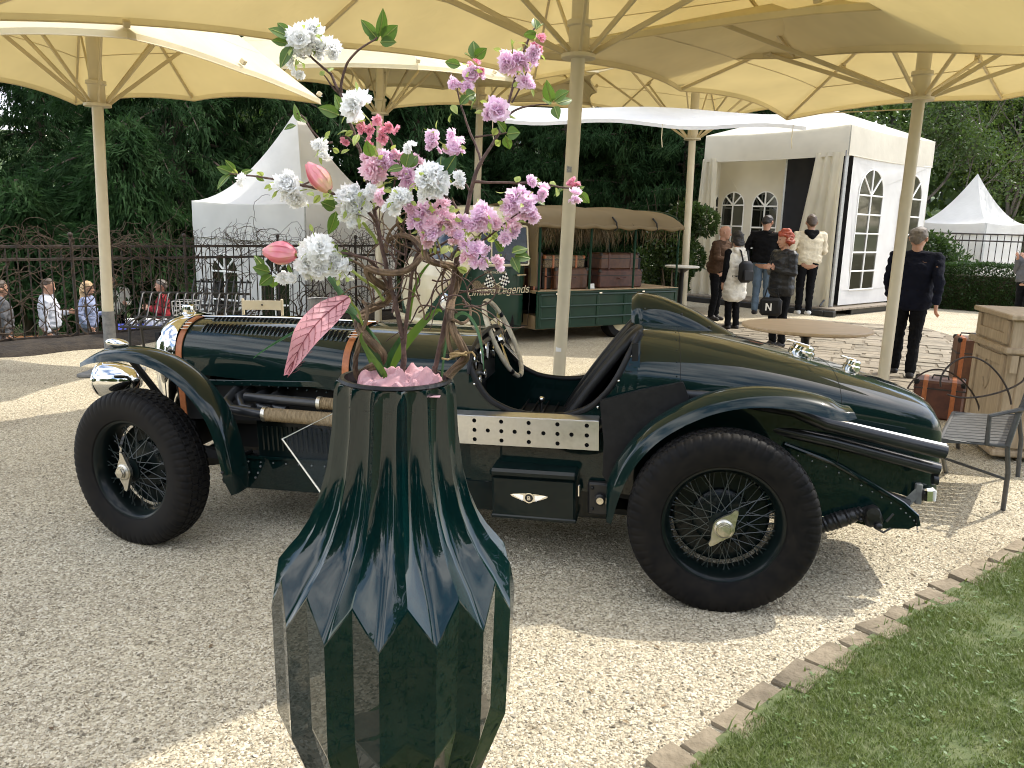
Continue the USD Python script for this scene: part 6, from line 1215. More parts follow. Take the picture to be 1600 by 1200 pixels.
    for i in (0, 1): part('shoe', sc(bones([[(an[i] + [-.035, 0, -.025], .046), (an[i] + [.04, 0, -.015], .046)], [(an[i] + [.02, 0, -.03], .046), (an[i] + [.13, 0, -.045], .036)]], .025, 4)), shoes, bd, smooth=50)
    # top
    lo = 1.0 - longcoat if not sit else .6
    B = [[(nk - [0, 0, .035], .075), (sh[0] - A_(0, .04, -.0), .072), (sh[1] + A_(0, .04, 0), .072)], [(sh[0] - A_(0, .03, .03), .075), (sh[1] + A_(0, .03, -.0), .075), (LN([.0, .07, 1.28]), .128 * fat), (LN([.0, -.07, 1.28]), .128 * fat)], [(LN([.0, .07, 1.28]), .128 * fat), (LN([.0, -.07, 1.28]), .128 * fat), (LN([.01, .07, 1.05]), .128 * fat), (LN([.01, -.07, 1.05]), .128 * fat)],
         [(LN([.01, .07, 1.05]), .128 * fat), (LN([.01, -.07, 1.05]), .128 * fat), (A_(.0, .075, lo), .135 * fat), (A_(.0, -.075, lo), .135 * fat)]]
    if vest: BA = [[(sh[i], .070), (EL[i], .054)] for i in (0, 1)] + [[(EL[i], .054), (WR[i] - nrm(WR[i] - EL[i]) * .02, .038)] for i in (0, 1)]
    else:
        BA = []
        for i in (0, 1): B += [[(sh[i], .076), (EL[i], .058)], [(EL[i], .058), (WR[i] - nrm(WR[i] - EL[i]) * .02, .042)]]
    tp = part('jacket', sc(bones(B, .024, 4, .048, seed + 3)), top, bd, smooth=50)
    if vest: part('sleeves', sc(bones(BA, .026, 4, .02, seed)), vest, bd, smooth=50)
    if hood:
        part('hood', sc(bones([[(nk + [-.06, .06, -.02], .06), (nk + [-.06, -.06, -.02], .06), (nk + [-.11, 0, -.09], .05)], [(nk + [.04, .07, .0], .035), (nk + [-.06, .08, .0], .05)], [(nk + [.04, -.07, .0], .035), (nk + [-.06, -.08, .0], .05)]], .022, 5, .02, seed)), hood, bd, smooth=50)
    st, hm = hair
    if st != 'bald':
        def H_(*p): return hp(*p)
        if st == 'short': hb = [[(H_(-.02, 0, .045), .098), (H_(.012, 0, .066), .086)], [(H_(-.055, .0, -.0), .068), (H_(-.02, 0, .04), .096)]]
        elif st == 'bob': hb = [[(H_(-.02, 0, .045), .108), (H_(.01, 0, .065), .095)], [(H_(-.05, .05, -.03), .075), (H_(-.05, -.05, -.03), .075), (H_(-.03, 0, .04), .105)], [(H_(-.045, .055, -.09), .055), (H_(-.045, -.055, -.09), .055), (H_(-.05, 0, .0), .09)]]
        elif st == 'spiky': hb = [[(H_(-.02, 0, .055), .108), (H_(.012, 0, .085), .092)], [(H_(-.05, .03, -.02), .075), (H_(-.05, -.03, -.02), .075), (H_(-.03, 0, .05), .1)], [(H_(-.01, .075, .0), .03), (H_(.0, .07, .06), .04)], [(H_(-.01, -.075, .0), .03), (H_(.0, -.07, .06), .04)]]
        else: hb = [[(H_(-.02, 0, .045), .104), (H_(.012, 0, .066), .09)], [(H_(-.05, .05, -.03), .07), (H_(-.05, -.05, -.03), .07), (H_(-.03, 0, .04), .1)], [(H_(-.06, .05, -.05), .06), (H_(-.06, -.05, -.05), .06), (H_(-.075, .04, -.25), .045), (H_(-.075, -.04, -.25), .045)]]
        cut_ = Manifold.cube([.14, .30, .40], True).translate([.125, 0, -.165]).rotate([0, 0, 0]); mt = np.eye(4)[:3]; mt[:, :3] = HR; mt[:, 3] = hd; cut_ = cut_.transform(mt)
        hm_ = bones(hb, .012, 2, .035 if st != 'spiky' else .07, seed + 9, sub=cut_); part('hair', sc(hm_), hm, bd, smooth=50 if st != 'spiky' else 25)
    return t, bd, dict(s=s, sh=sh, WR=WR, EL=EL, hd=hd, nk=nk)
def pz(px, py, z=0.0):
    p = gr(px, py, z); return p
to_cam = lambda p: math.atan2(-p[1], -p[0])
# right hand group by the pavilion
p = pz(1408, 588); person('man in navy quilted jacket walking past the right parasol pole, seen from behind', p, 1.77, math.radians(62), top='cloth_navy', bottom='cloth_black', hair=('short', 'hair_grey'), arms=('swing', 'back'), stride=.16, build=1.12, longcoat=.06, head=(-.35, .05), seed=1)
p = pz(1212, 543); person('woman with spiky red hair in a black leather jacket standing with crossed arms', p, 1.69, math.radians(205), top='leather_jacket', bottom='cloth_black', hair=('spiky', 'hair_red'), arms=('cross', 'cross'), build=.98, longcoat=.12, female=True, head=(-.35, .1), seed=2)
pr_ = p; bg = thing('handbag', 'black handbag with white letters held by the red haired woman', 'bag', p + np.array([-.20, -.22, .62]), math.radians(-30)); mb = MB(); mb.box((0, 0, 0), (.30, .13, .26), bev=.04); bb = part('bag', mb, 'leather_black', bg, smooth=40); mb = MB(); mb.tube([(-.1, 0, .12), (-.07, 0, .26), (.07, 0, .26), (.1, 0, .12)], .009, 6); part('strap', mb, 'leather_black', bg); t_ = meshkit.text_mesh('N', .10, .003, bold=True); mb = MB(); mb.tm(t_, np.stack([[1., 0, 0], [0, 0, 1], [0, -1., 0]], 1), (-.07, -.068, -.05)); part('lettering', mb, 'white_paint', bg, smooth=False)
p = pz(1142, 515); ps, bd_, J = person('woman with dark curly hair in a long cream vest with a black backpack', p, 1.63, math.radians(112), top='cloth_white', bottom='cloth_black', hair=('spiky', 'hair_black'), arms=('down', 'fwd'), build=1.1, longcoat=.33, female=True, vest='cloth_black', hood='cloth_white', seed=3)
bp = thing('backpack', 'black leather backpack on the back of the woman in the cream vest', 'backpack', p + np.array([.06, -.23, 1.02]), math.radians(22)); mb = MB(); mb.box((.05, 0, -.02), (.27, .15, .36), bev=.06); part('bag', mb, 'leather_black', bp, smooth=50); mb = MB(); mb.box((.05, -.085, -.08), (.20, .04, .18), bev=.02); part('pocket', mb, 'leather_black', bp, smooth=40); mb = MB(); mb.tube([(.0, .02, .15), (.0, .1, .32), (.0, .2, .36)], .014, 6); part('strap', mb, 'leather_black', bp); mb = MB(); mb.tube([(.12, .02, .15), (.13, .1, .32), (.12, .2, .36)], .014, 6); part('strap', mb, 'leather_black', bp)
p = pz(1114, 500); person('bald man in a dark patterned jacket leaning on the bistro table', p, 1.76, math.radians(-40), top='cloth_brown', bottom='cloth_black', hair=('bald', None), arms=('table', 'table'), build=1.15, lean=.12, head=(.5, .1), seed=4)
dz_ = .16
p = pz(1186, 492, dz_); person('dark haired man in black sweater and jeans looking into the pavilion', p, 1.80, math.radians(62), top='cloth_black', bottom='denim', hair=('short', 'hair_black'), arms=('pocket', 'fwd'), build=1.08, head=(-.2, .25), seed=5)
p = pz(1254, 492, dz_); person('man in a cream hooded sweater seen from behind inside the pavilion', p, 1.82, math.radians(85), top='cloth_cream', bottom='cloth_black', shoes='shoe_white', hair=('short', 'hair_brown'), arms=('pocket', 'fwd'), build=1.12, hood='cloth_black', seed=6)
p = at(1596, 478, 14.5); p[2] = 0; person('person in grey jacket holding a phone, cut off at the right edge', p + np.array([.04, 0, 0]), 1.66, math.radians(200), top='cloth_grey', bottom='cloth_black', hair=('long', 'hair_brown'), arms=('phone', 'phone'), female=True, stride=.08, seed=7)
# left, behind the fence, on lower ground
LZ = -1.25
def lowp(px, Y): q = at(px, 500, Y); q[2] = LZ; return q
person('person in pale grey hooded sweatshirt behind the left fence, walking right', lowp(78, 13.6), 1.78, math.radians(20), top='cloth_palegrey', bottom='cloth_grey', hair=('short', 'hair_brown'), arms=('fwd', 'down'), build=1.12, hood='cloth_palegrey', head=(-.2, .1), seed=8)
person('person with blond hair in pale blue top right of the hooded one behind the fence', lowp(139, 14.2), 1.70, math.radians(10), top='cloth_blue', bottom='cloth_grey', hair=('long', 'hair_blond'), arms=('fwd', 'pocket'), female=True, seed=9)
person('person in dark jacket cut off at the left edge behind the fence', lowp(4, 13.2), 1.76, math.radians(40), top='cloth_grey', bottom='cloth_grey', hair=('short', 'hair_brown'), arms=('down', 'down'), build=1.1, seed=10)
person('person in red jacket behind the fence near the white tent corner', lowp(256, 15.6), 1.66, math.radians(200), top='cloth_red', bottom='cloth_black', hair=('short', 'hair_grey'), arms=('fwd', 'fwd'), seed=11)
person('person in pink top behind the blue stall, right of the left parasol pole', lowp(183, 16.0), 1.72, math.radians(-60), top='cloth_white', bottom='cloth_black', hair=('bald', None), arms=('fwd', 'down'), seed=12)
# ------------------------------------------------------------------ the tall fluted vase and its flowers
VY = 1.72; vb = at(619, 900, VY); vb = np.array([vb[0], VY, 0])
vs = thing('floor_vase', 'tall glossy dark green fluted vase in the foreground', 'vase', vb, .13)
NV = 30; prA = [(0, .185), (.04, .19), (.23, .195), (.27, .205), (.40, .242), (.56, .304), (.57, .306), (.825, .311), (.83, .310), (.90, .262), (.95, .222), (1.0, .192), (1.06, .165), (1.13, .146), (1.22, .134), (1.30, .130), (1.326, .132), (1.332, .132)]
prB = [(0, .172), (.04, .176), (.23, .182), (.27, .190), (.40, .226), (.60, .288), (.615, .290), (.91, .296), (.915, .294), (.94, .272), (.97, .244), (1.01, .216), (1.06, .192), (1.13, .171), (1.22, .157), (1.30, .151), (1.326, .147), (1.332, .143)]
kA = len(prA); sub_ = 5; cols = []
for k in range(NV):
    a = 2 * pi * k / NV; pr_ = np.array(prA if k % 2 == 0 else prB) * [1, .905]; cols.append(np.c_[pr_[:, 1] * math.cos(a), pr_[:, 1] * math.sin(a), pr_[:, 0]])
cols = np.array(cols); mb = MB()
for k in range(NV):
    A, B = cols[k], cols[(k + 1) % NV]; G = []
    for j in range(sub_ + 1):
        u = j / sub_; p = A * (1 - u) + B * u; rad_ = np.linalg.norm(p[:, :2], axis=1, keepdims=True); w_ = u if k % 2 == 0 else 1 - u; rA_, rB_ = (np.linalg.norm(q[:, :2], axis=1) for q in ((A, B) if k % 2 == 0 else (B, A))); rr0 = np.where(np.arange(len(p)) >= 9, rA_ + (rB_ - rA_) * w_ ** 2.2, rad_[:, 0]); p = np.c_[p[:, :2] / rad_ * rr0[:, None], p[:, 2]]; G.append(p)
    mb.grid(G)
body_v = mb.done()
tm = trimesh.Trimesh(*body_v, process=False); tm.merge_vertices(digits_vertex=6); vbod = part('body', (np.array(tm.vertices), np.array(tm.faces)), 'vase_glaze', vs, smooth=16)
mb = MB(); mb.rev([(.136 * .905, 1.331), (.139 * .905, 1.334), (.135 * .905, 1.340), (.113, 1.340), (.111, 1.31), (.108, 1.2), (0, 1.19)], n=64); part('inner_liner', mb, 'leather_black', vs, smooth=40)
mat('moss', (.02, .018, .01), (.06, .05, .03), rough=.95, scale=60, bump=1)
mb = MB(); mb.rev([(0, 1.285), (.06, 1.29), (.12, 1.285)], n=30); part('soil_fill', mb, 'moss', vs)

def V(px, py, dy=0.0): return at(px, py, VY + dy)
leafmat('petal_white', (.80, .80, .79), (.90, .90, .89), trans=.35, rough=.6, scale=9); leafmat('petal_pink', (.80, .61, .68), (.88, .76, .80), trans=.35, rough=.6, scale=9); leafmat('petal_lilac', (.80, .64, .75), (.88, .77, .84), trans=.35, rough=.6, scale=9); leafmat('petal_rose', (.74, .38, .46), (.84, .56, .60), trans=.3, rough=.6, scale=9)
leafmat('bud_green', (.30, .36, .10), (.48, .50, .20), trans=.35, scale=9); leafmat('leaf_green', (.075, .13, .025), (.16, .22, .05), trans=.35, rough=.35, scale=9); leafmat('leaf_dark', (.025, .065, .022), (.06, .12, .045), trans=.25, rough=.35, scale=9); leafmat('strap_green', (.05, .11, .05), (.10, .19, .08), trans=.2, rough=.35, scale=9); leafmat('leaf_bronze', (.09, .10, .03), (.17, .14, .05), trans=.3, rough=.4, scale=9)
mat('twig_brown', (.045, .022, .016), (.10, .055, .04), rough=.75, scale=60, bump=.5); mat('twisted_bark', (.055, .032, .018), (.17, .11, .06), rough=.85, scale=34, stretch=(1, 1, .35), bump=1.0, bscale=90, bdist=.004)
fr_ = np.random.default_rng(2024)
def frame(n):
    n = nrm(n); a = nrm(np.cross(n, [0.3, .2, 1.0])); return a, np.cross(n, a), n
def petal(mb, c, R, L_, w, cup, r):
    """ruffled petal from c along R[:,0], facing R[:,2]"""
    G = []
    for i, (u, ww) in enumerate(((.0, .12), (.35, .72), (.72, 1.0), (1.0, .62))):
        row = []
        for j in (-1, 0, 1):
            ruf = r.normal(0, .10) * L_ * (i > 1); row.append(c + R @ np.array([u * L_ - .10 * L_ * (i == 3) * (j == 0), j * ww * w / 2, cup * L_ * u * u + .16 * L_ * abs(j) * u + ruf]))
        G.append(row)
    mb.grid(G)
def flower(mb, c, n, rad, r, whorls=((8, 1.0, .25), (7, .8, .75), (6, .55, 1.5), (4, .35, 2.4))):
    a, b, n = frame(n)
    for (k, ln, cup) in whorls:
        o = r.uniform(0, 6.28)
        for i in range(k):
            t = o + i * 2 * pi / k + r.normal(0, .15); d = a * math.cos(t) + b * math.sin(t); el = min(1.35, cup * .55 + r.normal(0, .1)); x = nrm(d * math.cos(el) + n * math.sin(el)); y = np.cross(n, d); R = np.stack([x, y, np.cross(x, y)], 1)
            petal(mb, c + n * rad * .08 * cup, R, rad * ln * r.uniform(.85, 1.1), rad * .62 * r.uniform(.85, 1.15), .18, r)
def pale(px): return px * 1.0
def blossom(parent, px, py, rp, m, dy=0.0, n=None, bud=True):
    """a head of several double flowers, rp pixels in radius"""
    rp = rp * 1.15; c = V(px, py, dy); R_ = rp / F * np.linalg.norm(c - EYE); k = n or min(9, max(2, int(round((rp / 9.0) ** 1.6)))); mb = MB(); fr0 = min(.026, R_ * .85)
    for i in range(k):
        d = rdirs(fr_, 1)[0]; d[1] = -abs(d[1]) if i % 3 else d[1]; o = d * (R_ - fr0 * .6) * (fr_.random() ** .4 if k > 1 else 0) if R_ > fr0 * .6 else d * 0
        flower(mb, c + o, d + np.array([0, -.55, .05]), fr0 * fr_.uniform(.85, 1.12), fr_)
    part('blossom', mb, m, parent, smooth=60)
    if bud and rp > 14:
        mb = MB()
        for i in range(4):
            d = rdirs(fr_, 1)[0]; q = c + d * R_ * .95; mb.tube([c + d * R_ * .4, q], .0012, 4); x = nrm(d + [0, 0, -.4]); leaf_shape(mb, q, x, rdirs(fr_, 1)[0], .018, .009, .2)
        part('bud', mb, 'bud_green', parent, smooth=60)
def leaf_shape(mb, c, d, nrm_, L_, w, curl=.25, n=7, fold=.22):
    d = nrm(d); s = nrm(np.cross(d, nrm_)); u = np.cross(s, d); G = []
    for i in range(n):
        v = i / (n - 1); ww = w / 2 * math.sin(pi * min(1, v ** .8 * 1.0)) ** .9 * (1 if v < .99 else .02); p = c + d * L_ * v + u * (-curl * L_ * v * v); G.append([p - s * ww + u * fold * ww, p - s * ww * .5 + u * fold * ww * .35, p, p + s * ww * .5 + u * fold * ww * .35, p + s * ww + u * fold * ww])
    mb.grid(G)
def leaf(parent, p0, p1, w, m='leaf_green', dy=0.0, curl=.2, vein=True):
    a, b = V(*p0, dy), V(*p1, dy + fr_.uniform(-.03, .02)); mb = MB(); nn_ = np.array([fr_.normal(0, .5), -1, fr_.normal(0.3, .5)]); L_ = np.linalg.norm(b - a); leaf_shape(mb, a, b - a, nn_, L_, w / F * 1.9, curl); lf = part('leaf', mb, m, parent, smooth=60)
    d = nrm(b - a); s = nrm(np.cross(d, nn_)); u = np.cross(s, d); mb = MB(); mb.tube([a + d * L_ * v + u * (-curl * L_ * v * v) for v in np.linspace(0, .95, 6)], [.0012] * 5 + [.0005], 4, caps=False); part('midrib', mb, 'bud_green', lf)
def stem(parent, pts, r0, r1, m='twig_brown', dys=None, name='stem', n=26, kn=True):
    dys = dys or [0] * len(pts); P_ = np.array([V(p[0], p[1], d) for p, d in zip(pts, dys)]); k = len(P_); cs = CubicSpline(np.arange(k), P_) if k > 2 else None; t = np.linspace(0, k - 1, n); Q = cs(t) if cs is not None else P_[0] + (P_[1] - P_[0]) * t[:, None]
    Q = Q + (meshkit.noise(Q * 45)[:, None] - .5) * .004; mb = MB(); rr_ = np.linspace(r0, r1, n) * (1 + .25 * (meshkit.noise(Q * 120) - .3)); mb.tube(Q, rr_, 7)
    if kn:
        for i in range(2, n - 1, 4): mb.sph(Q[i] + rdirs(fr_, 1)[0] * rr_[i] * .7, rr_[i] * .7, sub=1)
    return part(name, mb, m, parent, smooth=60)
def branch(label, cat='branch', name='blossom_branch'): return thing(name, label, cat)
# --- white blossom branch, left
b = branch('tall white cherry blossom branch reaching the top left of the vase')
stem(b, [(625, 592), (628, 520), (607, 430), (585, 330), (562, 238), (532, 148), (508, 108), (478, 82)], .0062, .0020, dys=[0, 0, 0, .0, .02, .03, .03, .02], n=48)
stem(b, [(534, 150), (545, 96), (572, 70), (590, 58)], .0030, .0015, dys=[.03, .02, .0, 0]); stem(b, [(532, 150), (514, 128), (506, 115)], .002, .0012, dys=[.03, .03, .03]); stem(b, [(520, 222), (495, 214), (478, 190), (463, 178)], .0022, .0012, dys=[.02, 0, 0, 0]); stem(b, [(560, 232), (545, 215), (530, 215)], .002, .0012)
for a in ((472, 66, 27), (488, 55, 18), (462, 92, 15), (490, 84, 16), (512, 76, 15), (522, 84, 10), (468, 112, 10)): blossom(b, *a, 'petal_white', dy=.02)
blossom(b, 559, 168, 21, 'petal_white', dy=-.02); blossom(b, 501, 228, 13, 'petal_white'); blossom(b, 507, 250, 10, 'petal_white')
for p0, p1, w in (((455, 60), (420, 40), 18), ((450, 68), (424, 62), 12), ((456, 72), (436, 102), 17), ((452, 52), (432, 34), 12), ((590, 60), (562, 30), 15), ((592, 58), (602, 16), 17), ((596, 62), (622, 40), 20), ((590, 64), (578, 45), 16), ((594, 66), (618, 64), 15), ((530, 180), (497, 166), 18), ((532, 172), (526, 148), 16), ((470, 190), (455, 162), 13), ((462, 196), (443, 200), 12), ((480, 192), (466, 180), 12)): leaf(b, p0, p1, w)
for p0, p1 in (((560, 195), (545, 186)), ((556, 198), (570, 188)), ((552, 205), (538, 212)), ((530, 238), (519, 232)), ((533, 240), (545, 232)), ((528, 210), (540, 200)), ((514, 112), (520, 103)), ((506, 118), (500, 110))): leaf(b, p0, p1, 8, 'bud_green')
for a in ((573, 200, 11), (592, 190, 9), (612, 197, 10), (600, 212, 10), (582, 222, 9), (540, 218, 7)): blossom(b, *a, 'petal_rose', n=2)
# --- low white and green branch to the left
b = branch('white blossom branch stretching far out to the left at mid height', )
stem(b, [(590, 350), (555, 318), (500, 296), (440, 284), (400, 276), (352, 272)], .0040, .0014, dys=[0, -.02, -.03, -.03, -.02, 0], n=34); stem(b, [(470, 290), (490, 280), (500, 268)], .002, .0014)
for a in ((440, 290, 14), (460, 300, 18), (452, 280, 12), (448, 308, 9), (380, 284, 9), (545, 312, 19), (560, 328, 16), (536, 330, 12), (575, 300, 13), (563, 292, 11), (550, 350, 9), (575, 322, 10)): blossom(b, *a, 'petal_white', dy=-.03)
for p0, p1, w in (((362, 270), (338, 260), 12), ((360, 272), (336, 292), 14), ((368, 268), (352, 250), 10), ((375, 272), (395, 264), 8), ((520, 322), (530, 296), 20), ((524, 325), (503, 316), 16), ((525, 330), (516, 368), 18), ((400, 274), (412, 284), 8), ((385, 270), (372, 282), 8)): leaf(b, p0, p1, w)
for p0, p1 in (((372, 272), (360, 264)), ((410, 276), (402, 264)), ((430, 284), (420, 296)), ((500, 305), (490, 318)), ((505, 308), (515, 300)), ((515, 310), (505, 322)), ((490, 306), (478, 298))): leaf(b, p0, p1, 9, 'bud_green')
# --- lower white branch with tulip tip
b = branch('low white double blossom branch just above the bonnet, left of the twisted vine')
stem(b, [(608, 450), (580, 410), (545, 396), (505, 396), (470, 400), (438, 408)], .0036, .0018, dys=[0, -.03, -.05, -.05, -.04, -.03], n=30)
for a in ((498, 392, 27), (520, 405, 15), (480, 408, 18), (535, 424, 17), (505, 418, 18), (548, 428, 10), (478, 425, 10), (443, 431, 12), (455, 433, 9)): blossom(b, *a, 'petal_white', dy=-.05)
for p0, p1, w in (((422, 425), (395, 418), 17), ((425, 430), (406, 446), 16), ((428, 432), (426, 452), 14), ((412, 418), (398, 398), 12), ((530, 400), (548, 390), 10), ((520, 398), (530, 382), 9), ((534, 408), (550, 404), 9), ((450, 412), (456, 432), 8)): leaf(b, p0, p1, w, dy=-.04)
# --- pink mass in the centre
b = branch('bushy pink cherry blossom branch rising through the middle of the vine')
stem(b, [(632, 592), (630, 556), (640, 462), (648, 408), (660, 385), (672, 360)], .0052, .0026, n=34); stem(b, [(585, 330), (600, 315), (615, 295), (612, 260)], .0028, .0014); stem(b, [(640, 300), (612, 226), (596, 205)], .0024, .0014, dys=[0, .01, .01]); stem(b, [(655, 392), (640, 360), (650, 330), (668, 300)], .003, .0018); stem(b, [(697, 360), (712, 320), (676, 300), (640, 270)], .0028, .0014, dys=[.03] * 4); stem(b, [(668, 400), (690, 382), (720, 352), (690, 300)], .003, .0015, dys=[.03] * 4)
for a in ((584, 262, 18), (572, 250, 10), (606, 250, 14), (590, 278, 10), (612, 238, 10), (633, 280, 16), (645, 270, 14), (640, 248, 12), (625, 268, 11), (622, 236, 10), (655, 255, 10)): blossom(b, *a, 'petal_pink' if a[0] % 3 else 'petal_lilac', dy=-.01)
for a in ((660, 332, 17), (652, 348, 16), (670, 352, 16), (686, 340, 16), (680, 368, 17), (662, 372, 15), (698, 345, 14), (705, 358, 12), (690, 325, 12), (710, 370, 11), (640, 320, 12), (598, 308, 11)): blossom(b, *a, 'petal_pink' if a[0] % 4 else 'petal_lilac', dy=-.05)
for a in ((672, 284, 24), (668, 306, 13), (714, 276, 12), (720, 284, 9), (626, 312, 16), (615, 322, 12), (606, 328, 9), (686, 298, 12), (642, 232, 9)): blossom(b, *a, 'petal_white', dy=-.07)
for p0, p1, w in (((634, 262), (640, 232), 20), ((638, 262), (652, 240), 16), ((630, 262), (605, 264), 13), ((690, 272), (686, 242), 24), ((694, 272), (710, 244), 20), ((686, 274), (672, 262), 12), ((580, 245), (572, 222), 16), ((600, 300), (610, 290), 8)): leaf(b, p0, p1, w, 'leaf_green' if p0[0] < 680 else 'leaf_dark', dy=-.06)
for p0, p1 in (((600, 288), (612, 282)), ((606, 292), (616, 300)), ((602, 294), (594, 300)), ((590, 300), (600, 290)), ((630, 345), (618, 340)), ((700, 330), (712, 322)), ((560, 210), (552, 224)), ((588, 230), (575, 236)), ((580, 236), (592, 244))): leaf(b, p0, p1, 10, 'bud_green', dy=-.03)
# --- tall pink branch right
b = branch('tall pink cherry blossom branch rising to the upper right beside the parasol pole')
stem(b, [(676, 588), (692, 520), (714, 405), (738, 290), (756, 246), (784, 196), (806, 118), (838, 40)], .0060, .0018, dys=[.02, .02, .0, 0, 0, .02, .03, .03], n=50); stem(b, [(752, 258), (740, 218), (722, 170), (716, 130)], .003, .0014, dys=[0, .03, .04, .04]); stem(b, [(740, 284), (790, 285), (842, 288), (880, 294), (905, 292)], .0032, .0014, dys=[0, -.02, -.03, -.03, -.03]); stem(b, [(786, 190), (810, 170), (838, 164), (862, 162)], .0026, .0012); stem(b, [(742, 214), (762, 212), (792, 208)], .0022, .0012); stem(b, [(716, 400), (760, 372), (790, 348), (815, 330)], .0026, .0014, dys=[0, -.03, -.05, -.06]); stem(b, [(712, 420), (735, 385), (765, 350)], .0024, .0014, dys=[0, -.04, -.05]); stem(b, [(800, 160), (820, 120), (826, 90)], .002, .0012, dys=[.03] * 3); stem(b, [(735, 300), (712, 262), (700, 232)], .0024, .0012, dys=[.02] * 3)
for a in ((800, 92, 17), (790, 100, 12), (815, 88, 14), (832, 80, 13), (826, 98, 10), (822, 125, 13), (826, 135, 9), (735, 112, 13), (748, 118, 10), (725, 124, 11), (705, 133, 12), (745, 105, 9), (730, 138, 10), (775, 173, 18), (762, 178, 11), (788, 178, 9), (682, 218, 14), (672, 228, 9), (692, 230, 8), (714, 212, 12), (712, 232, 13), (720, 238, 8)): blossom(b, *a, 'petal_lilac', dy=.0)
for a in ((842, 66, 10), (838, 74, 8), (740, 98, 8), (748, 112, 7), (900, 286, 9), (893, 290, 7)): blossom(b, *a, 'petal_rose', n=2)
for a in ((806, 306, 17), (820, 322, 18), (800, 322, 14), (832, 336, 12), (848, 298, 12), (842, 308, 9), (826, 282, 10), (898, 304, 11), (760, 340, 19), (745, 350, 13), (774, 350, 12), (798, 352, 14), (790, 370, 13), (802, 362, 10), (742, 396, 16), (728, 382, 13), (748, 408, 12), (755, 385, 10), (732, 405, 11), (777, 408, 10), (782, 418, 8), (724, 345, 12), (716, 372, 11)): blossom(b, *a, 'petal_lilac' if a[0] % 3 else 'petal_pink', dy=-.05)
for p0, p1, w in (((742, 92), (740, 62), 17), ((742, 90), (760, 76), 15), ((738, 92), (728, 80), 12), ((720, 102), (693, 96), 13), ((838, 50), (818, 58), 15), ((838, 46), (836, 26), 13), ((840, 44), (848, 34), 12), ((862, 160), (852, 128), 18), ((866, 158), (886, 140), 19), ((870, 162), (896, 152), 14), ((866, 166), (872, 184), 14), ((860, 164), (848, 150), 12), ((728, 152), (745, 144), 18), ((732, 150), (718, 162), 14), ((792, 210), (812, 206), 20), ((790, 206), (780, 190), 12), ((790, 212), (796, 236), 14), ((812, 300), (828, 312), 22), ((838, 312), (852, 318), 16), ((905, 300), (920, 318), 14), ((900, 300), (912, 290), 12), ((880, 296), (862, 304), 11), ((842, 290), (836, 276), 9), ((800, 395), (825, 385), 17), ((804, 400), (830, 402), 17), ((800, 402), (812, 424), 14), ((786, 392), (776, 378), 13), ((784, 398), (770, 408), 11)): leaf(b, p0, p1, w, dy=-.03)
for p0, p1 in (((768, 365), (780, 372)), ((772, 370), (762, 380)), ((720, 395), (708, 400)), ((726, 360), (738, 366)), ((716, 350), (724, 362)), ((705, 395), (700, 380)), ((862, 292), (866, 282)), ((870, 294), (872, 306)), ((782, 220), (772, 228)), ((776, 200), (770, 212)), ((744, 155), (732, 170)), ((705, 178), (700, 190)), ((706, 164), (714, 176)), ((806, 285), (812, 274)), ((700, 385), (690, 395)), ((730, 425), (715, 418))): leaf(b, p0, p1, 10, 'bud_green', dy=-.03)
# --- tulips
def tulip(label, base, tip, wpx, stempts, dy=-.05):
    t = thing('tulip', label, 'tulip'); a, b2 = V(*base, dy), V(*tip, dy); d = nrm(b2 - a); L_ = np.linalg.norm(b2 - a); w = wpx / F * 1.85; x, y, z = frame(d)
    for k in range(6):
        an = k * pi / 3 + .3; o = x * math.cos(an) + y * math.sin(an); rr = w / 2 * (1 if k % 2 else .92); G = []
        for i in range(8):
            v = i / 7; rad_ = rr * math.sin(pi * (.12 + .80 * v ** .9)) ** .8; hw = rr * .85 * math.sin(pi * min(.97, .12 + .86 * v)) ; sd = np.cross(d, o); G.append([a + d * L_ * v + o * rad_ * (1 - .18 * abs(j)) + sd * hw * j for j in (-1, -.5, 0, .5, 1)])
        mb = MB(); mb.grid(G); part('petal', mb, 'tulip_pink', t, smooth=70)
    stem(t, stempts, .0035, .0030, 'bud_green', dys=[0] * (len(stempts) - 1) + [dy], kn=False); return t
L['tulip_pink'] = usdkit.material(stage, '/World/Looks/tulip_pink', {'g': ('geometry', {}), 'n': ('noise_texture', {'scale': 26.0, 'detail': 3.0}), 'r': ('rgb_ramp', {'ramp': [(.3, (.72, .20, .28)), (.55, (.78, .34, .36)), (.75, (.70, .60, .30))]}), 'p': ('principled_bsdf', {'roughness': .4}), 't': ('translucent_bsdf', {}), 'm': ('mix_closure', {'fac': .3})},
    [('g.position', 'n.vector'), ('n.fac', 'r.fac'), ('r.color', 'p.base_color'), ('r.color', 't.color'), ('p.BSDF', 'm.closure1'), ('t.BSDF', 'm.closure2')], surface='m.closure')
tulip('pink and yellow tulip lying sideways at the left end of the arrangement', (462, 398), (411, 393), 30, [(600, 470), (560, 430), (510, 405), (462, 398)])
tulip('pink tulip pointing up among the white blossoms in front of the pagoda tent', (514, 298), (480, 255), 26, [(590, 380), (560, 340), (530, 312), (514, 298)])
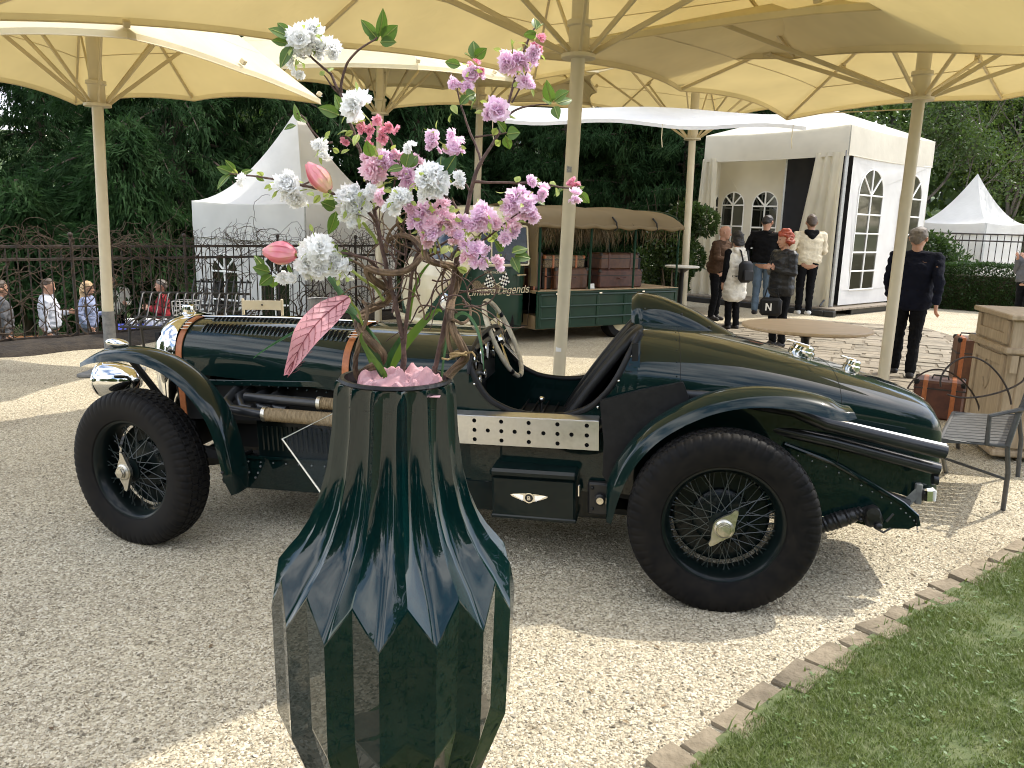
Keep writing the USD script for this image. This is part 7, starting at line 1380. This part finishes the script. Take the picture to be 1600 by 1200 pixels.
# --- twisted vine sculpture
b = thing('twisted_vine', 'gnarled twisted brown vine winding up out of the vase', 'vine')
def vine(pts, r0, r1, dys, n=110):
    P_ = np.array([V(p[0], p[1], d) for p, d in zip(pts, dys)]); k = len(P_); Q = CubicSpline(np.arange(k), P_)(np.linspace(0, k - 1, n)); R0 = np.linspace(r0, r1, n); T_ = np.gradient(Q, axis=0); T_ /= np.linalg.norm(T_, axis=1, keepdims=True); mb = MB(); mb.tube(Q, R0 * .72, 8)
    for j in range(5):
        th = np.linspace(0, 11, n) + j * 2 * pi / 5; u = np.cross(T_, [0.2, 1, .3]); u /= np.linalg.norm(u, axis=1, keepdims=True); w = np.cross(T_, u); mb.tube(Q + (u * np.cos(th)[:, None] + w * np.sin(th)[:, None]) * (R0 * .62)[:, None], R0 * (.42 + .2 * meshkit.noise(Q * 60 + j)), 6)
    part('stem', mb, 'twisted_bark', b, smooth=50)
vine([(561, 590), (585, 572), (597, 553), (570, 525), (560, 500), (580, 482), (604, 470), (606, 452), (582, 437), (574, 420), (590, 424), (630, 424), (655, 405), (664, 385), (650, 372)], .0105, .0055, [0, 0, -.02, -.03, 0, .03, .04, .02, -.02, -.03, -.04, -.04, -.02, .02, .05])
vine([(699, 590), (722, 566), (726, 550), (708, 515), (704, 480), (712, 452), (718, 425), (700, 414), (672, 408), (662, 390), (640, 370), (612, 372), (604, 395)], .0095, .0045, [0, 0, -.02, -.03, 0, .03, .02, -.02, -.05, -.04, 0, .03, .05])
vine([(560, 592), (556, 560), (566, 520), (574, 490), (566, 470)], .006, .003, [.0, -.02, -.03, -.02, 0], 50); vine([(712, 552), (700, 530), (704, 500), (722, 505), (735, 490), (722, 470)], .0045, .0025, [-.02, -.03, -.03, -.03, 0, .02], 50)
for pts in (((604, 395), (618, 352), (650, 340), (668, 350)), ((574, 420), (540, 402), (512, 394), (490, 386)), ((640, 370), (620, 345), (640, 330)), ((655, 405), (690, 392), (712, 380)), ((664, 385), (680, 360), (700, 355)), ((700, 414), (690, 440), (698, 470)), ((660, 395), (650, 420), (655, 470))): stem(b, pts, .0034, .0014, 'twisted_bark', dys=[.02] * len(pts))
mat('raffia', (.20, .13, .05), (.32, .22, .10), rough=.8, scale=60); mb = MB(); c = V(716, 553, -.04); th = np.linspace(0, 4 * pi, 60); mb.tube(np.stack([c[0] + .017 * np.cos(th), c[1] + .017 * np.sin(th), c[2] + .004 * np.sin(th * 1.3)], -1), .0028, 5); mb.tube([c, V(738, 550, -.06), V(742, 556, -.06)], .0022, 5); mb.tube([c, V(700, 562, -.06), V(690, 560, -.06)], .0022, 5); part('raffia_tie', mb, 'raffia', b)
for k in range(46):                                                     # fine tangled twigs round the vine
    x0, y0 = fr_.uniform(575, 735), fr_.uniform(380, 500); a = fr_.uniform(-3.0, .1); pts = [(x0, y0)]
    for q in range(4): a += fr_.normal(0, .55); pts.append((pts[-1][0] + 26 * math.cos(a), pts[-1][1] + 24 * math.sin(a)))
    stem(b, pts, .0019, .0008, 'twisted_bark' if k % 2 else 'twig_brown', dys=[fr_.uniform(-.05, .06)] * 5, name='twig', n=14, kn=False)
# --- large pink leaf with dark veins
b = thing('caladium_leaf', 'big pointed pink leaf with dark red veins hanging over the left side of the vase', 'leaf')
leafmat('pink_leaf', (.52, .26, .28), (.66, .38, .39), trans=.3, rough=.4, scale=12); mat('leaf_vein', (.16, .03, .04), rough=.5)
a, e = V(545, 464, -.10), V(450, 586, -.22); mid = lambda v: a + (e - a) * v + np.array([0, -.05 * math.sin(pi * v), .02 * math.sin(pi * v)]); ax = nrm(e - a); sd = nrm(np.cross(ax, [.15, -1, .25])); G = []
wid = lambda v: .029 * (math.sin(pi * min(1, (v * .93 + .03)) ** .75) ** .8) * (1 - .15 * v)
for i in range(22):
    v = i / 21; G.append([mid(v) + sd * wid(v) * j + np.array([0, -.012 * (j * j) + .006 * math.sin(v * 14 + j * 3) * abs(j), 0]) for j in np.linspace(-1, 1, 9)])
mb = MB(); mb.grid(G); bl_ = part('blade', mb, 'pink_leaf', b, smooth=60); mb = MB(); fo = np.array([0, -.002, 0]); mb.tube([mid(v) + fo for v in np.linspace(0, .98, 16)], np.linspace(.0016, .0004, 16), 5)
for k in range(9):
    v0 = .06 + k * .10
    for s in (1, -1):
        pts = []
        for q in np.linspace(0, .92, 8): v = min(.99, v0 + q * .16); pts.append(mid(v) + sd * wid(v) * q * s + np.array([0, -.012 * q * q + .006 * math.sin(v * 14 + q * s * 3) * q, 0]) + fo)
        mb.tube(pts, np.linspace(.0008, .0003, 8), 4)
        for q0 in (3, 5): p0 = pts[q0]; mb.tube([p0, p0 + sd * s * .006 - ax * .008, p0 + sd * s * .010 - ax * .018], .0005, 3)
part('vein', mb, 'leaf_vein', bl_); stem(b, [(596, 590), (580, 540), (560, 490), (545, 464)], .0028, .002, 'bud_green', dys=[0, 0, -.05, -.10], kn=False)
# --- strap leaves
b = thing('strap_leaf_plant', 'long narrow arching green leaves in the mouth of the vase', 'plant')
def strapleaf(pts, w, dys, m='strap_green'):
    P_ = np.array([V(p[0], p[1], d) for p, d in zip(pts, dys)]); k = len(P_); Q = CubicSpline(np.arange(k), P_)(np.linspace(0, k - 1, 24)); T_ = np.gradient(Q, axis=0); s = np.cross(T_, [.2, 1, .2]); s /= np.linalg.norm(s, axis=1, keepdims=True); ww = w / F * .92 * np.sin(pi * np.clip(np.linspace(.18, 1, 24), 0, .985)) ** .6
    mb = MB(); mb.grid(np.stack([Q - s * ww[:, None], Q + [0, .003, 0], Q + s * ww[:, None]], 1)); part('leaf', mb, m, b, smooth=60)
strapleaf([(590, 590), (575, 530), (545, 488), (500, 498), (440, 530), (396, 560)], 5, [0, 0, -.05, -.10, -.15, -.18]); strapleaf([(600, 590), (590, 540), (560, 500), (520, 440), (498, 430)], 13, [.03, .03, .05, .06, .08]); strapleaf([(590, 592), (570, 540), (545, 480), (515, 425)], 8, [.02, .04, .06, .06], 'leaf_green'); strapleaf([(612, 585), (618, 560), (660, 505), (690, 488)], 14, [.05, .05, .05, .08], 'leaf_green'); strapleaf([(605, 590), (608, 560), (640, 510)], 10, [.03, .03, .02], 'leaf_dark')
strapleaf([(690, 590), (712, 495), (738, 500), (752, 540), (756, 580)], 5, [.03, .0, -.05, -.08, -.10]); strapleaf([(600, 588), (588, 560), (574, 520), (560, 505)], 14, [-.02, -.03, -.03, .0], 'leaf_dark'); strapleaf([(598, 588), (594, 575), (572, 545), (566, 520)], 10, [-.06, -.06, -.05, -.05], 'leaf_green'); strapleaf([(640, 500), (652, 440), (680, 405)], 5, [.04, .06, .08], 'leaf_green')
# --- pink tissue paper
tp_ = thing('tissue_paper', 'crumpled pale pink tissue paper filling the mouth of the vase', 'paper'); X_, Y_ = np.meshgrid(np.linspace(-1, 1, 40), np.linspace(-1, 1, 40), indexing='ij'); rr_ = np.sqrt(X_ ** 2 + Y_ ** 2); cx_ = V(636, 592)
Zt = cx_[2] - .022 + .03 * np.clip(1 - rr_, 0, 1) ** .5 + .05 * np.abs(meshkit.fbm(np.stack([X_ * 2.4, Y_ * 2.4, 0 * X_], -1), 3, 5) - .5) * 2 * (rr_ < 1); mb = MB(); mb.grid(np.stack([vb[0] + .012 + X_ * .095, VY + Y_ * .09, np.maximum(Zt, 1.315)], -1)); part('sheet', mb, 'tissue', tp_, smooth=25)
# --- clear acrylic plate between vase and car
ac = thing('acrylic_plate', 'clear acrylic sign plate standing tilted behind the vase before the car', 'sign plate')
L['acrylic'] = usdkit.material(stage, '/World/Looks/acrylic', {'tr': ('transparent_bsdf', {'color': (.975, .98, .975)}), 'gl': ('glossy_bsdf', {'roughness': .02}), 'm': ('mix_closure', {'fac': 0.007})}, [('tr.BSDF', 'm.closure1'), ('gl.BSDF', 'm.closure2')], surface='m.closure')
mat('acrylic_edge', (.55, .55, .5), rough=.15, metal=.3)
q = [at(441, 686, 2.75), at(503, 772, 2.55), at(600, 738, 2.62), at(540, 636, 2.82)]; n_ = nrm(np.cross(q[1] - q[0], q[3] - q[0])) * .003; mb = MB(); mb.add([*[p + n_ for p in q], *[p - n_ for p in q]], [[0, 1, 2, 3], [7, 6, 5, 4], [0, 4, 5, 1], [1, 5, 6, 2], [2, 6, 7, 3], [3, 7, 4, 0]]); part('plate', mb, 'acrylic', ac, smooth=False)
mb = MB(); mb.tube(q, .0035, 4, closed=True); part('edge', mb, 'acrylic_edge', ac); mb = MB(); m_ = (q[0] + q[1] + q[2] + q[3]) / 4; mb.tube([m_ + [.1, 0, 0], [m_[0] + .14, m_[1] + .1, 0]], .008, 8); mb.box((m_[0] + .14, m_[1] + .1, .006), (.14, .14, .012)); part('stand', mb, 'grey_steel', ac)
